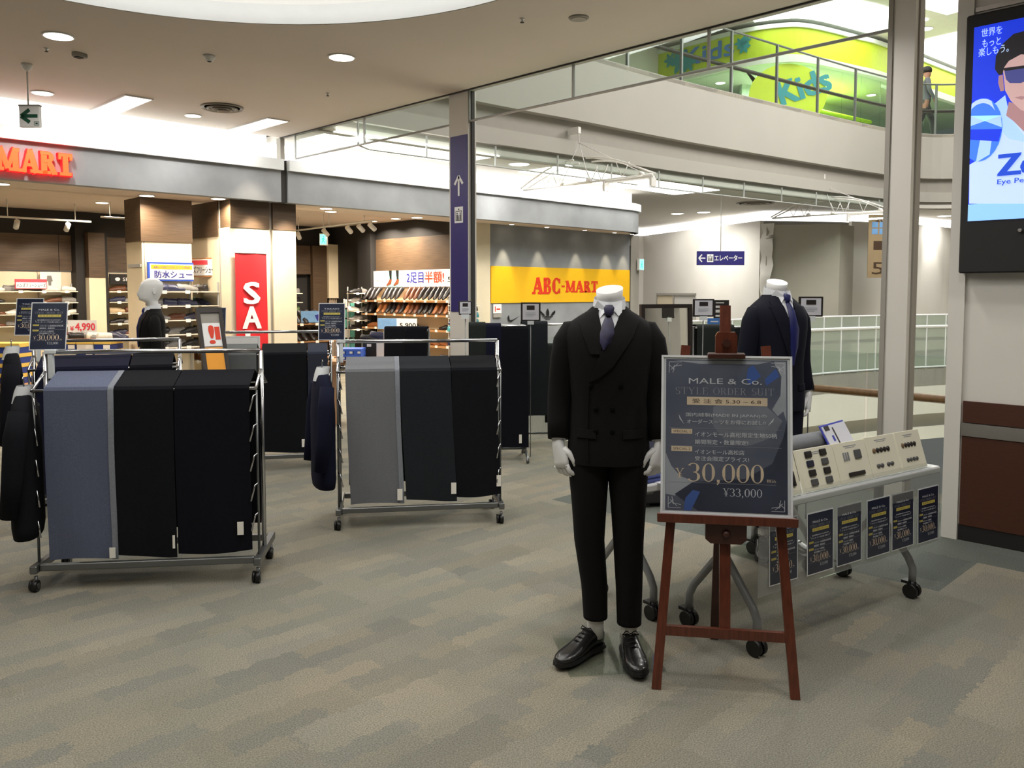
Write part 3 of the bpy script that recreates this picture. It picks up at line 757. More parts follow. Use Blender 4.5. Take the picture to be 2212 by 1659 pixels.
# ---- shoes
def shoe_mesh(kind):
    # profile along the length: (s, half width, sole height, top height)
    if kind == 'dress': pr = [(0, .022, .012, .05), (.02, .03, .012, .085), (.07, .034, .012, .082), (.12, .032, .006, .072), (.16, .037, .002, .07), (.21, .044, 0, .05), (.25, .041, 0, .042), (.285, .026, .002, .034), (.30, .008, .004, .02)]
    elif kind == 'boot': pr = [(0, .028, .01, .14), (.02, .034, .01, .17), (.08, .036, .01, .165), (.13, .035, .006, .12), (.17, .038, .002, .085), (.22, .044, 0, .06), (.26, .04, 0, .05), (.29, .022, .002, .036), (.30, .008, .004, .02)]
    else: pr = [(0, .028, .004, .07), (.02, .036, 0, .095), (.07, .039, 0, .085), (.12, .038, 0, .088), (.16, .042, 0, .082), (.21, .048, 0, .062), (.255, .046, .002, .052), (.285, .03, .006, .042), (.295, .010, .012, .03)]
    mb = MB(); rings = []
    for s, hw, z0, z1 in pr:
        rings.append([(hw * .8, s - .15, z0), (hw, s - .15, z0 + .014), (hw * .93, s - .15, z0 + (z1 - z0) * .55), (hw * .5, s - .15, z1), (-hw * .5, s - .15, z1), (-hw * .93, s - .15, z0 + (z1 - z0) * .55), (-hw, s - .15, z0 + .014), (-hw * .8, s - .15, z0)])
    mb.loft(rings)
    me = mb.mesh('shoe_' + kind)
    # turn: toe towards -y
    for v in me.vertices: v.co.y = -v.co.y; v.co.x = -v.co.x
    return me
SH_COL = {'black': (24, 22, 24), 'brown': (92, 52, 30), 'tan': (150, 92, 50), 'white': (226, 222, 214), 'navy': (34, 38, 66), 'grey': (124, 122, 120), 'teal': (70, 150, 160), 'beige': (186, 164, 130), 'burgundy': (90, 30, 34), 'green': (90, 110, 70)}
for k_, c_ in SH_COL.items(): mat('shoe_' + k_, c_, .4, noise=.12, nscale=30)
_shoe = {}
def shoe(kind, col, M, label, group, name=None):
    key = (kind, col)
    if key not in _shoe:
        me = shoe_mesh(kind); me.materials.append(MATS['shoe_' + col]); _shoe[key] = me
    o = bpy.data.objects.new(name or {'dress': 'dress_shoe', 'boot': 'ankle_boot', 'sneak': 'sneaker'}[kind], _shoe[key])
    o.matrix_world = M; C.objects.link(o)
    return tag(o, label, 'shoe', group)
KW = {'dress': 'dress shoe', 'boot': 'ankle boot', 'sneak': 'sneaker'}
NTH = ['leftmost', 'second', 'third', 'fourth', 'fifth', 'sixth', 'seventh', 'eighth', 'ninth', 'tenth', 'eleventh', 'twelfth', '13th', '14th', '15th', '16th', '17th', '18th', '19th', '20th']
ORD = ['top', 'second', 'third', 'fourth', 'fifth', 'sixth', 'seventh', 'eighth']
mat('shelf_white', (232, 222, 204), .5)
mat('shelf_wood', (176, 128, 82), .5, noise=.15, nscale=8, stretch=(1, 8, 8))
mat('price_card', (244, 240, 230), .6)
def shelf_unit(name, label, loc, rotz, length, zs, depth, smat, cat='shelf', upright=True, thick=.013, tags=True):
    t = thing(name, label, cat, loc, rotz)
    for z in zs:
        m_ = MB(); m_.box((0, -depth, z - thick), (length, -.003, z)); s = m_.build('shelf_board', smat, t)
        if tags:
            g = MB()
            n = max(2, int(length / .28))
            for k in range(n):
                x = length * (k + .5) / n; g.box((x - .03, -depth - .004, z - .03), (x + .03, -depth, z + .012))
            g.build('price_tags', 'price_card', s)['kind'] = 'stuff'
    if upright:
        for x in (.01, length - .03):
            m_ = MB(); m_.box((x, -.02, .05), (x + .02, -.002, max(zs) + .12)); m_.build('upright', 'steel_frame', t)
    return t
def fill_shelf(t, zs, x0, x1, step, kinds, cols, place, group, yoff=-.13, yaw=None, tilt=0, jig=.02, skip=.0, rowlab=None):
    Mr = Matrix.Translation(t.location) @ Matrix.Rotation(t.rotation_euler.z, 4, 'Z')
    for i, z in enumerate(zs):
        x = x0; cnt = 0; row = []
        while x < x1:
            if random.random() >= skip:
                kind = random.choice(kinds); col = random.choice(cols[i % len(cols)] if isinstance(cols[0], (list, tuple)) else cols)
                a = (random.choice((PI / 2, -PI / 2)) if yaw is None else yaw) + random.uniform(-.15, .15)
                M = Mr @ Matrix.Translation((x + random.uniform(-jig, jig), yoff, z + (abs(math.sin(tilt)) * .15 if tilt else .001))) @ Matrix.Rotation(a, 4, 'Z') @ Matrix.Rotation(tilt, 4, 'X')
                row.append((shoe(kind, col, M, '', group), col, kind))
            x += step
        seen = {}
        for o, col, kind in row: seen.setdefault((col, kind), []).append(o)
        for (col, kind), os_ in seen.items():
            for k, o in enumerate(os_):
                o['label'] = ('%s %s on the %s' % (col, KW[kind], place % ORD[i])) if len(os_) == 1 else ('%s %s %s on the %s' % (NTH[k], col, KW[kind], place % ORD[i]))
ZS5 = [1.565, 1.388, 1.21, 1.03, .845]
t = shelf_unit('wall_shelf', 'white wall shelves of sneakers in the left corner of the shop', (3.2, 14.56, 0), 0, 1.30, [1.565, 1.388, 1.21, 1.03], .26, 'shelf_white')
fill_shelf(t, [1.565, 1.388, 1.21, 1.03], .16, 1.25, .27, ['sneak', 'dress'], ['black', 'grey', 'brown', 'white'], '%s shelf left of the black post', 'sneakers on the left corner shelves', skip=.12)
t = shelf_unit('wall_shelf', 'white wall shelves of sneakers behind the mannequin with head', (4.98, 14.56, 0), 0, 1.50, ZS5, .26, 'shelf_white')
fill_shelf(t, ZS5, .16, 1.5, .25, ['sneak'], ['navy', 'black', 'brown', 'grey', 'navy', 'white', 'beige'], '%s back shelf beside the slim pillar', 'sneakers on the back shelves', skip=.1)
ZP = [1.56, 1.38, 1.20, 1.02, .86, .66]
t = shelf_unit('pillar_shelf', 'white shelves of sneakers fixed to the side of the sale pillar', (4.945, 11.18, 0), -PI / 2, .88, ZP, .24, 'shelf_white')
fill_shelf(t, ZP, .14, .85, .24, ['sneak'], [['grey', 'white', 'black'], ['navy', 'black', 'teal', 'brown'], ['navy', 'grey', 'black'], ['black', 'brown'], ['navy', 'grey'], ['white', 'tan', 'black']], '%s shelf on the sale pillar', 'sneakers on the sale pillar shelves', yoff=-.12)
t = shelf_unit('pillar_shelf', 'white shelves of sneakers on the front of the wood topped pillar', (4.10, 10.545, 0), 0, .58, ZP[:5], .22, 'shelf_white')
fill_shelf(t, ZP[:5], .1, .55, .2, ['sneak'], ['black', 'brown', 'navy', 'grey'], '%s shelf below the waterproof shoe sign', 'sneakers on the front pillar shelves', yoff=-.11)
# dress shoes on the inner side wall
ZD = [1.41, 1.165]
t = shelf_unit('wall_shelf', 'wooden display shelves of leather shoes below the half price board', (9.39, 13.1, 0), -PI / 2, 2.62, [1.40, 1.155, .90, .63, .40], .30, 'shelf_wood', thick=.03)
cols2 = [['black', 'black', 'brown', 'black'], ['black', 'black', 'tan', 'brown']]
fill_shelf(t, [1.41, 1.165], .10, 2.6, .135, ['dress'], cols2, '%s wooden shelf below the half price board', 'leather shoes below the half price board', yoff=-.2, yaw=.12, tilt=R(38), jig=.01, skip=.08)
fill_shelf(t, [.90, .63, .40], .15, 2.6, .30, ['sneak', 'dress'], [['tan', 'brown', 'black'], ['brown', 'tan'], ['brown', 'burgundy', 'grey']], 'lower %s row under the leather shoes', 'low shoes on the side wall', yoff=-.15, skip=.15)
# slanted stand at the middle of the shop
t = shelf_unit('shoe_stand', 'dark wooden stand of black leather shoes behind the sale pillar', (7.0, 12.3, 0), 0, .85, [1.03, .74, .46], .32, 'shelf_wood', upright=False)
m_ = MB(); m_.box((.06, -.06, 0), (.8, 0, 1.2)); m_.build('back_board', 'wood_dark', t)
fill_shelf(t, [1.03, .74], .1, .8, .14, ['dress'], ['black'], '%s shelf of the dark stand', 'black shoes on the dark stand', yoff=-.16, yaw=.3, tilt=R(35), jig=.005)
ZB = [1.53, 1.36, 1.19, 1.02, .85]
t = shelf_unit('wall_shelf', 'narrow dark shelves of sneakers right behind the sale pillar', (7.6, 14.3, 0), 0, .8, ZB, .26, 'shelf_white')
fill_shelf(t, ZB, .15, .75, .25, ['sneak'], ['black', 'green', 'grey'], '%s narrow shelf deep in the shop', 'sneakers on the narrow shelves')
t = shelf_unit('wall_shelf', 'narrow lit shelves of sneakers beside the black post', (8.92, 13.35, 0), 0, .36, ZB, .24, 'shelf_white')
fill_shelf(t, ZB, .1, .33, .2, ['sneak'], ['black', 'grey', 'white'], '%s shelf beside the black post', 'sneakers beside the black post')
ZE = [1.33, 1.23, 1.12, 1.01, .90, .79, .67]
t = shelf_unit('end_shelf', 'slim end shelves of mixed sneakers under the navy pillar sign', (8.95, 10.45, 0), 0, .55, ZE, .22, 'shelf_white', thick=.012)
fill_shelf(t, ZE, .1, .5, .17, ['sneak'], ['black', 'grey', 'white', 'teal', 'navy'], '%s slim shelf under the navy sign', 'sneakers on the slim end shelves', yoff=-.1)
# ---- signs in the shop
def board(name, label, loc, rotz, w, h, mcol, th=.02, cat='sign', group=None):
    t = thing(name, label, cat, loc, rotz, group)
    m_ = MB(); m_.box((0, -th, 0), (w, 0, h)); m_.build('board', mcol, t); return t
mat('blue_border', (52, 88, 196), .5); mat('navy_print', (44, 46, 140), .5); mat('mint', (150, 214, 198), .5); mat('sky_blue', (118, 164, 214), .5, noise=.1, nscale=12)
mat('gold_yellow', (244, 196, 40), .5); mat('pink_print', (232, 70, 84), .5); mat('skin_brown', (126, 66, 42), .5)
t = board('waterproof_sign', 'white sign with blue border advertising waterproof shoes on pillar', (4.12, 10.53, 1.69), 0, .58, .235, 'blue_border')
m_ = MB(); m_.box((.025, -.024, .02), (.58, -.02, .213)); m_.build('face', 'white_print', t)
m_ = MB(); m_.box((.04, -.026, .15), (.56, -.024, .20)); m_.build('yellow_strip', 'gold_yellow', t)
l = MB(); put_text(l, '防水シュー', .08, .56, .035, .13, y=-.027, bold=.02); put_text(l, 'ABC-MARTのおススメ商品', .07, .53, .16, .19, y=-.028); l.build('lettering', 'navy_print', t)
t = board('handsfree_sign', 'white sign in a brown box frame on the sale pillar side', (4.86, 10.98, 1.75), -PI / 2 + .32, .62, .25, 'shelf_wood', .06)
m_ = MB(); m_.box((.02, -.064, .02), (.58, -.06, .23)); m_.build('face', 'white_print', t)
m_ = MB(); m_.box((.02, -.067, .16), (.40, -.064, .22)); m_.build('pink_strip', 'pink_print', t)
l = MB(); put_text(l, 'ハンズフリーシューズ', .03, .57, .05, .14, y=-.067, bold=.015); l.build('lettering', 'black_print', t)
t = board('handsfree_sign', 'small pink edged sign above shoes at the far left', (3.62, 14.34, 1.60), 0, .44, .15, 'pink_print', .02)
m_ = MB(); m_.box((.05, 0, .05), (.07, .26, .07)); m_.box((.37, 0, .05), (.39, .26, .07)); m_.build('wall_arm', 'steel_frame', t)
m_ = MB(); m_.box((.01, -.024, .01), (.43, -.02, .10)); m_.build('face', 'white_print', t)
l = MB(); put_text(l, 'ハンズフリーシューズ', .02, .42, .025, .085, y=-.026, bold=.015); l.build('lettering', 'black_print', t)
t = board('brand_plate', 'dark grey plate with a round white mark on back shelves', (5.05, 14.5, 1.68), 0, .55, .17, 'black_wall', .04)
l = MB(); put_text(l, '● SP', .08, .3, .055, .115, y=-.043); l.build('lettering', 'white_print', t)
t = board('price_sign', 'red printed price card reading 4,990 above shoe pile', (3.62, 11.93, 1.0), R(-45), .38, .18, 'white_print', .01)
l = MB(); put_text(l, '¥', .03, .08, .04, .1, y=-.012, bold=.02); put_text(l, '4,990', .1, .36, .03, .14, y=-.012, bold=.03); l.build('lettering', 'pink_print', t)
m_ = MB(); m_.cyl((.19, .005, -1.0), (.19, .005, .02), .006, 6); m_.cyl((.19, .005, -1.0), (.19, .005, -.985), .09, 14); m_.build('stand', 'steel_frame', t)
t = board('price_sign', 'blue and white price card reading 5,900 on the wooden shelf', (8.7, 12.05, .90), R(-60), .74, .19, 'white_print', .01)
m_ = MB(); m_.box((0, -.013, 0), (.36, -.01, .19)); m_.build('blue_part', 'sky_blue', t)
l = MB(); put_text(l, '5,900', .42, .72, .02, .11, y=-.012, bold=.02); l.build('lettering', 'black_print', t)
t = board('half_price_board', 'long white board advertising half price for the second pair', (9.36, 13.06, 1.645), -PI / 2, 2.5, .30, 'white_print', .02)
m_ = MB(); m_.box((.45, -.023, 0), (.9, -.02, .30)); m_.build('mint_block', 'mint', t)
l = MB(); put_text(l, '2足目', 1.02, 1.5, .07, .26, y=-.024, bold=.02); l.build('blue_lettering', 'navy_print', t)
l = MB(); put_text(l, '半額!', 1.54, 2.06, .07, .27, y=-.024, bold=.02); l.build('red_lettering', 'red_print', t)
l = MB(); put_text(l, 'きちんとレザーで', .04, .36, .17, .21, y=-.024); put_text(l, '一歩先へ', .04, .25, .10, .14, y=-.024); put_text(l, '50', 2.16, 2.38, .08, .17, y=-.024); l.build('small_lettering', 'black_print', t)
l = MB()
for x in (.47, .68):
    l.add([(x + .02, -.025, .30), (x + .11, -.025, .30), (x + .10, -.025, .13), (x + .05, -.025, .13)], [(0, 1, 2, 3)])
l.build('printed_trousers', 'black_print', t)
l = MB()
for x in (.40, .62): l.add([(x + .11, -.026, .14), (x + .18, -.026, .14), (x + .16, -.026, .06), (x + .04, -.026, .02), (x, -.026, .03), (x + .08, -.026, .10)], [(0, 1, 2, 3, 4, 5)])
l.build('printed_shoes', 'skin_brown', t)
t = board('fashion_poster', 'pale poster of a walking figure on the back wall', (4.02, 14.52, 1.50), 0, .3, .37, 'price_card', .01)
l = MB()
for q in ([(.12, .1), (.15, .1), (.16, .22), (.11, .22)], [(.09, .22), (.18, .22), (.16, .31), (.10, .31)]): l.add([(p[0], -.012, p[1]) for p in q], [(0, 1, 2, 3)])
l.build('printed_figure', 'shoe_grey', t)
t = board('shoe_poster', 'small blue poster with a sandal on the dark stand', (7.2, 12.1, 1.05), R(-25), .34, .19, 'sky_blue', .01)
l = MB(); l.add([(.22, -.012, .12), (.30, -.012, .14), (.30, -.012, .05), (.26, -.012, .02)], [(0, 1, 2, 3)]); l.build('printed_sandal', 'navy_print', t)
t = thing('pump_bottle', 'teal hand sanitiser bottle on the dark stand', 'bottle', (7.02, 12.1, 1.03))
m_ = MB(); m_.lathe([(.05, .0), (.055, .02), (.055, .12), (.03, .17), (.02, .2)], 12); mat('teal_plastic', (30, 140, 136), .3); m_.build('body', 'teal_plastic', t)
m_ = MB(); m_.lathe([(.012, .2), (.012, .25), (.03, .25), (.03, .265)], 8); m_.box((-.06, -.01, .255), (0, .01, .27)); m_.build('pump', 'white_print', t)
# panels and curtains of the fitting corner
fc = sroot('wall_fitting', 'fitting corner with wood and cream panels', (8.85, 14.4, 0))
m_ = MB(); m_.box((0, 0, 0), (.32, .1, 2.46)); m_.build('wood_panel', 'wood_dark', fc)
m_ = MB(); m_.box((.33, -.05, 1.43), (.60, .05, 2.50)); m_.build('cream_panel', 'cream_panel', fc)
m_ = MB(); m_.box((.66, -.05, 1.45), (.87, .05, 2.43)); m_.build('cream_panel', 'cream_panel', fc)
mat('curtain_beige', (168, 150, 132), .8, noise=.08, nscale=20)
for x0 in (.36, .66):
    m_ = MB(); pl = [Vector((x0 + .22 * j / 16, .02 * math.sin(j * 1.9))) for j in range(17)]
    ribbon(m_, pl, .1, 1.42, .005); m_.build('curtain', 'curtain_beige', fc)
m_ = MB(); m_.box((-.4, .05, 1.9), (-.02, .1, 2.46)); m_.build('wood_panel', 'wood_dark', fc)
# glove rack
mat('mint_pack', (120, 200, 184), .5, noise=.2, nscale=30)
t = thing('insole_rack', 'wire rack hung with mint green packs beside the fitting corner', 'rack', (9.0, 13.55, 0))
m_ = MB(); m_.cyl((0, 0, 0), (0, 0, 1.42), .015, 8); m_.cyl((.2, 0, 0), (.2, 0, 1.42), .015, 8); m_.build('frame', 'steel_frame', t)
for i in range(5):
    for j in range(2):
        m_ = MB(); m_.box((.0 + j * .11, -.05, 1.25 - i * .19), (.09 + j * .11, -.02, 1.41 - i * .19)); m_.build('pack', 'mint_pack' if (i + j) % 3 else 'price_card', t)
# ---- shoe boxes
mat('box_blue', (34, 56, 128), .6); mat('box_yellow', (222, 186, 88), .6); mat('box_sky', (72, 112, 214), .6); mat('box_white', (226, 222, 212), .6)
def shoebox(loc, rotz, w, h, base, lid, label, group):
    t = thing('shoe_box', label, 'box', loc, rotz, group)
    m_ = MB(); m_.box((0, -.16, 0), (w, .16, h * .62)); m_.build('box', base, t)
    m_ = MB(); m_.box((-.004, -.164, h * .62), (w + .004, .164, h)); m_.build('lid', lid, t)
    m_ = MB(); m_.box((w * .55, -.166, .01), (w * .95, -.164, h * .55)); m_.build('sticker', 'price_card', t)
    return t
for i in range(4):
    for j in range(2):
        shoebox((2.44 + .20 * j, 11.2 - .20 * j, .50 + .116 * i), R(-45), .27, .115, 'box_blue', 'box_yellow', '%s blue and yellow shoe box in the far left pile, %s' % (['lowest', 'second', 'third', 'topmost'][i], ['outer', 'inner'][j]), 'blue and yellow boxes at far left')
for i in range(2):
    for j in range(3):
        shoebox((3.42 + .155 * j, 11.38 - .155 * j, .72 + .115 * i), R(-45), .205, .11, 'box_blue' if (i + j) % 2 else 'box_white', 'box_yellow', '%s row shoe box number %s from the left under the 4,990 card' % (['lower', 'upper'][i], ['one', 'two', 'three'][j]), 'boxes under the 4,990 card')
t = thing('display_table', 'low wooden table that carries shoe boxes inside the shop', 'table', (3.55, 11.15, 0), R(-45))
m_ = MB(); m_.box((-.15, -.2, .66), (.75, .25, .70)); m_.build('top', 'shelf_wood', t)
for x in (-.12, .68):
    for y in (-.16, .18):
        m_ = MB(); m_.box((x, y, 0), (x + .04, y + .04, .66)); m_.build('leg', 'shelf_wood', t)
t = thing('display_table', 'low wooden stand below the far left blue boxes', 'table', (2.4, 11.1, 0), R(-45))
m_ = MB(); m_.box((-.15, -.2, .46), (.75, .25, .50)); m_.build('top', 'shelf_wood', t)
for x in (-.12, .68):
    for y in (-.16, .18):
        m_ = MB(); m_.box((x, y, 0), (x + .04, y + .04, .46)); m_.build('leg', 'shelf_wood', t)
for k in range(7):
    M = Matrix.Translation((3.40 + .085 * k, 11.46 - .085 * k, .955)) @ Matrix.Rotation(R(-45) + (k % 3) * .6 + 1.2, 4, 'Z')
    col = ['white', 'burgundy', 'black', 'grey', 'white', 'white', 'navy'][k]
    shoe('sneak', col, M, '%s sneaker on the boxes under the 4,990 card, %s from left' % (col, ['first', 'second', 'third', 'fourth', 'fifth', 'sixth', 'last'][k]), 'sneakers on the boxes')
for i in range(2):
    for j in range(3):
        p = UD(732 + 17 * j, 777 - 12 * i, 9.4)
        shoebox((p.x + .07, p.y + .07, p.z - .0), R(-45), .082, .062, 'box_sky', 'box_sky', 'sky blue shoe box, %s row, %s, beyond the grey cloth rack' % (['lower', 'upper'][i], ['left', 'middle', 'right'][j]), 'sky blue boxes')
t = thing('display_table', 'pale wooden bench under the sky blue boxes', 'table', (5.6, 8.12, 0), R(-45))
m_ = MB(); m_.box((-.35, -.25, .72), (.62, .28, .757)); m_.build('top', 'shelf_wood', t)
for x in (-.32, .56):
    m_ = MB(); m_.box((x, -.2, 0), (x + .04, .2, .72)); m_.build('leg_panel', 'shelf_wood', t)
t = thing('display_plinth', 'black box plinth with dark sneaker beside the white plinth', 'plinth', UD(787, 773, 9.75) * 1.0, R(-45))
t.location.z = .757
m_ = MB(); m_.bbox((0, -.1, 0), (.155, .1, .22), .006); m_.build('box', 'black_wall', t)
m_ = MB(); m_.box((.05, -.104, .16), (.10, -.1, .19)); m_.build('card', 'price_card', t)
t = thing('display_plinth', 'white box plinth between the black plinth and black cloth', 'plinth', UD(816, 773, 9.75) * 1.0, R(-45)); t.location.z = .757
m_ = MB(); m_.bbox((0, -.1, 0), (.11, .1, .24), .006); m_.build('box', 'white_print', t)
p = UD(826, 729, 9.75); shoe('sneak', 'navy', Matrix.Translation((p.x, p.y, .998)) @ Matrix.Rotation(R(40), 4, 'Z'), 'navy sneaker standing on the white plinth', 'plinth shoes')
p = UD(800, 732, 9.75); shoe('sneak', 'black', Matrix.Translation((p.x, p.y, .978)) @ Matrix.Rotation(R(40), 4, 'Z') @ Matrix.Scale(.8, 4), 'black sneaker standing on the black plinth', 'plinth shoes')
for i in range(3):
    for j in range(3):
        shoebox((8.98 + .17 * j, 10.25, .42 + .09 * i), 0, .155, .085, 'box_blue', 'box_yellow', '%s row blue and yellow box, %s, under the slim end shelves' % (['lower', 'middle', 'upper'][i], ['left', 'centre', 'right'][j]), 'boxes under the slim end shelves')
t = thing('display_table', 'low bench under the boxes by the slim end shelves', 'table', (8.95, 10.25, 0), 0)
m_ = MB(); m_.box((-.02, -.2, .38), (.56, .2, .42)); m_.build('top', 'shelf_wood', t); m_ = MB(); m_.box((.02, -.15, 0), (.5, .15, .38)); m_.build('base', 'shelf_wood', t)
# ---- lamps of the shop
def downlight(p, r, label, group, power=0, color=NEUT, lens='lamp_lens', spot=None):
    t = thing('downlight', label, 'ceiling light', p, 0, group)
    m_ = MB(); m_.lathe([(r * 1.12, 0), (r * 1.12, -.008), (r, -.010), (r * .98, -.002)], 20); m_.build('trim_ring', 'lamp_ring', t)
    m_ = MB(); m_.lathe([(r * .95, -.011), (r * .95, -.012)], 20); m_.build('lens', lens, t)
    if power:
        o = area_light('downlight_lamp', (p[0], p[1], p[2] - .03), power, r * 1.6, color, spread=spot or R(150)); o.parent = None
    return t
mat('warm_lens', (255, 246, 230), .5, emit=9.0, ergb=(255, 238, 214))
sd = [((4.052, 10.30, 2.72), 'over the wood topped pillar'), ((4.808, 9.995, 2.72), 'left of the sale banner'), ((6.431, 10.10, 2.72), 'right of the sale pillar, front one of two'), ((6.72, 10.43, 2.72), 'right of the sale pillar, rear one of two'), ((2.5, 10.3, 2.72), 'at the far left under the red letters'), ((8.2, 10.3, 2.72), 'left of the navy pillar sign')]
for p, wh in sd:
    downlight(p, .085, 'round recessed soffit light ' + wh, 'soffit downlights', 20, WARM, 'warm_lens')
for p, wh in (((4.39, 12.8, 2.85), 'left'), ((9.0, 11.9, 2.85), 'right'), ((9.0, 12.6, 2.85), 'far right'), ((6.6, 12.6, 2.85), 'middle'), ((2.2, 12.4, 2.85), 'outermost left')):
    downlight(p, .085, 'round recessed light in the shop ceiling, the %s one' % wh, 'shop ceiling lights', 48, WARM, 'warm_lens')
mat('track_white', (236, 234, 230), .4)
def track(name, label, a, b, heads, ceilz):
    t = thing(name, label, 'track light', a)
    A = Vector((0, 0, 0)); B = Vector(b) - Vector(a)
    m_ = MB(); m_.tube([A, B], .016, 6); m_.build('rail', 'track_white', t)
    for k in (.1, .5, .9):
        q = A.lerp(B, k); m_ = MB(); m_.cyl(q, (q.x, q.y, ceilz - a[2]), .007, 6); m_.build('hanger', 'track_white', t)
    for s, tgt in heads:
        q = A.lerp(B, s)
        dirv = (Vector(tgt) - Vector(a) - q).normalized()
        h = MB(); c0 = q + Vector((0, 0, -.09)); h.tube([c0 - dirv * .06, c0 + dirv * .08], .038, 10); ho = h.build('lamp_head', 'track_white', t)
        h = MB(); h.cyl(q, c0, .008, 6); h.build('arm', 'track_white', ho)
        h = MB(); e = c0 + dirv * .081; h.tube([e, e + dirv * .002], .03, 10); h.build('lens', 'warm_lens', ho)
        spot_light('track_spot', Vector(a) + c0 + dirv * .1, tgt, 34, 62, WARM, .6)
    return t
track('track_light', 'white track with spot heads behind the sale pillar', (7.45, 10.4, 2.63), (7.75, 13.3, 2.63), [(.02, (9.3, 10.9, 1.5)), (.14, (9.3, 11.4, 1.5)), (.27, (9.3, 12.0, 1.5)), (.55, (9.3, 12.6, 1.4)), (.9, (9.0, 14.3, 1.4)), (.97, (8.0, 14.5, 1.4))], 2.85)
track('track_light', 'white track with two spot heads at the far left', (2.2, 13.3, 2.60), (4.4, 13.3, 2.60), [(.25, (2.8, 14.6, 1.6)), (.55, (3.5, 14.6, 1.6)), (.85, (4.1, 14.6, 1.6))], 2.85)
track('track_light', 'slim white light bar left of the wood topped pillar', (4.3, 12.6, 2.62), (5.6, 12.6, 2.62), [(.5, (5.3, 14.6, 1.6)), (.9, (5.9, 14.6, 1.6))], 2.85)
spot_light('sale_wash', (5.15, 9.30, 3.45), (5.2, 10.0, 1.9), 40, 50, WARM, .7)
spot_light('sale_wash', (5.75, 9.60, 2.70), (5.72, 10.02, 1.9), 90, 70, WARM, .8)
spot_light('sale_wash', (5.25, 9.70, 2.70), (5.25, 10.02, 1.9), 90, 70, WARM, .8)
for u in (1108, 1182, 1262, 1325, 1362):
    x = UY(u, 560, 10.4).x - (0 if u != 1108 else .0)
    t = downlight((x - .25, 10.18, 2.72), .04, 'small soffit spot over the yellow name band, %s' % {1108: 'first from the navy pillar', 1182: 'second from the navy pillar', 1262: 'middle one', 1325: 'fourth from the navy pillar', 1362: 'nearest the rounded end'}[u], 'soffit spots over the yellow band', 0, lens='warm_lens')
    spot_light('band_spot', (x - .25, 10.16, 2.68), (x - .25, 10.40, 1.55), 46 if u == 1108 else 26, 42, (1, .86, .6), .7, .015)
# green exit lamps
mat('exit_green', (30, 160, 110), .4, emit=.9, ergb=(60, 200, 170)); mat('exit_glow', (120, 240, 220), .4, emit=1.6, ergb=(120, 235, 225))
def exit_lamp(name, label, loc, rotz, w, h, zc):
    t = thing(name, label, 'exit sign', loc, rotz)
    m_ = MB(); m_.bbox((0, -.03, 0), (w, .03, h), .005); m_.build('case', 'lamp_ring', t)
    m_ = MB(); m_.box((w * .1, -.032, h * .08), (w * .9, -.03, h * .92)); m_.build('lit_face', 'exit_glow', t)
    l = MB()
    for q in (_bar(.50, .62, .46, .40, .13), _bar(.46, .40, .30, .18, .08), _bar(.46, .40, .64, .30, .08), _bar(.64, .30, .70, .14, .07), _bar(.50, .58, .30, .50, .06), _bar(.50, .58, .70, .48, .06), _bar(.53, .66, .53, .78, .12)):
        for r in q: l.add([(a[0] * w, -.034, a[1] * h) for a in r], [(0, 1, 2, 3)])
    l.build('figure', 'exit_green', t)
    if zc:
        m_ = MB(); m_.cyl((w / 2, 0, h), (w / 2, 0, zc - loc[2]), .006, 6); m_.build('rod', 'track_white', t)
    return t
exit_lamp('exit_sign', 'green exit lamp hanging in the shoe shop', (7.62, 12.17, 2.33), R(-45), .13, .2, 2.85)
p = UD(1370, 576, 18.8); exit_lamp('exit_sign', 'green exit sign at the end of the yellow band', (14.05, 10.36, 2.0), 0, .17, .24, 0)
m_ = MB(); m_.box((.05, 0, .08), (.12, .10, .16)); m_.build('wall_arm', 'lamp_ring', bpy.data.objects['exit_sign.001'])
# ================================================================== UPPER FLOOR ACROSS THE VOID
mat('lime_paint', (196, 222, 40), .5, noise=.03); mat('kids_white', (222, 232, 222), .5); mat('kids_green', (60, 176, 120), .5, noise=.2, nscale=3)
mat('kids_blue', (70, 130, 214), .5); mat('kids_teal', (40, 150, 160), .5); mat('upper_ceiling', (232, 232, 226), .8)
mat('dark_rail', (62, 54, 50), .5); mat('post_grey', (128, 132, 128), .4, metal=.4); mat('orange_print', (240, 160, 40), .5)
upc = sroot('ceiling_upper', 'white ceiling of the upper floor with bright panels')
m_ = MB(); m_.box((2, -3, 8.15), (34, 26, 8.25)); m_.build('board', 'upper_ceiling', upc)
# daylight white glow of the luminous panels over the void
area_light('void_panel_lamp', (15.75, 3.5, 8.1), 460, 4.5, (1, .985, .95), size_y=4)
area_light('void_panel_lamp', (9.75, 3.25, 8.1), 150, 4.5, (1, .985, .95), size_y=4.5)
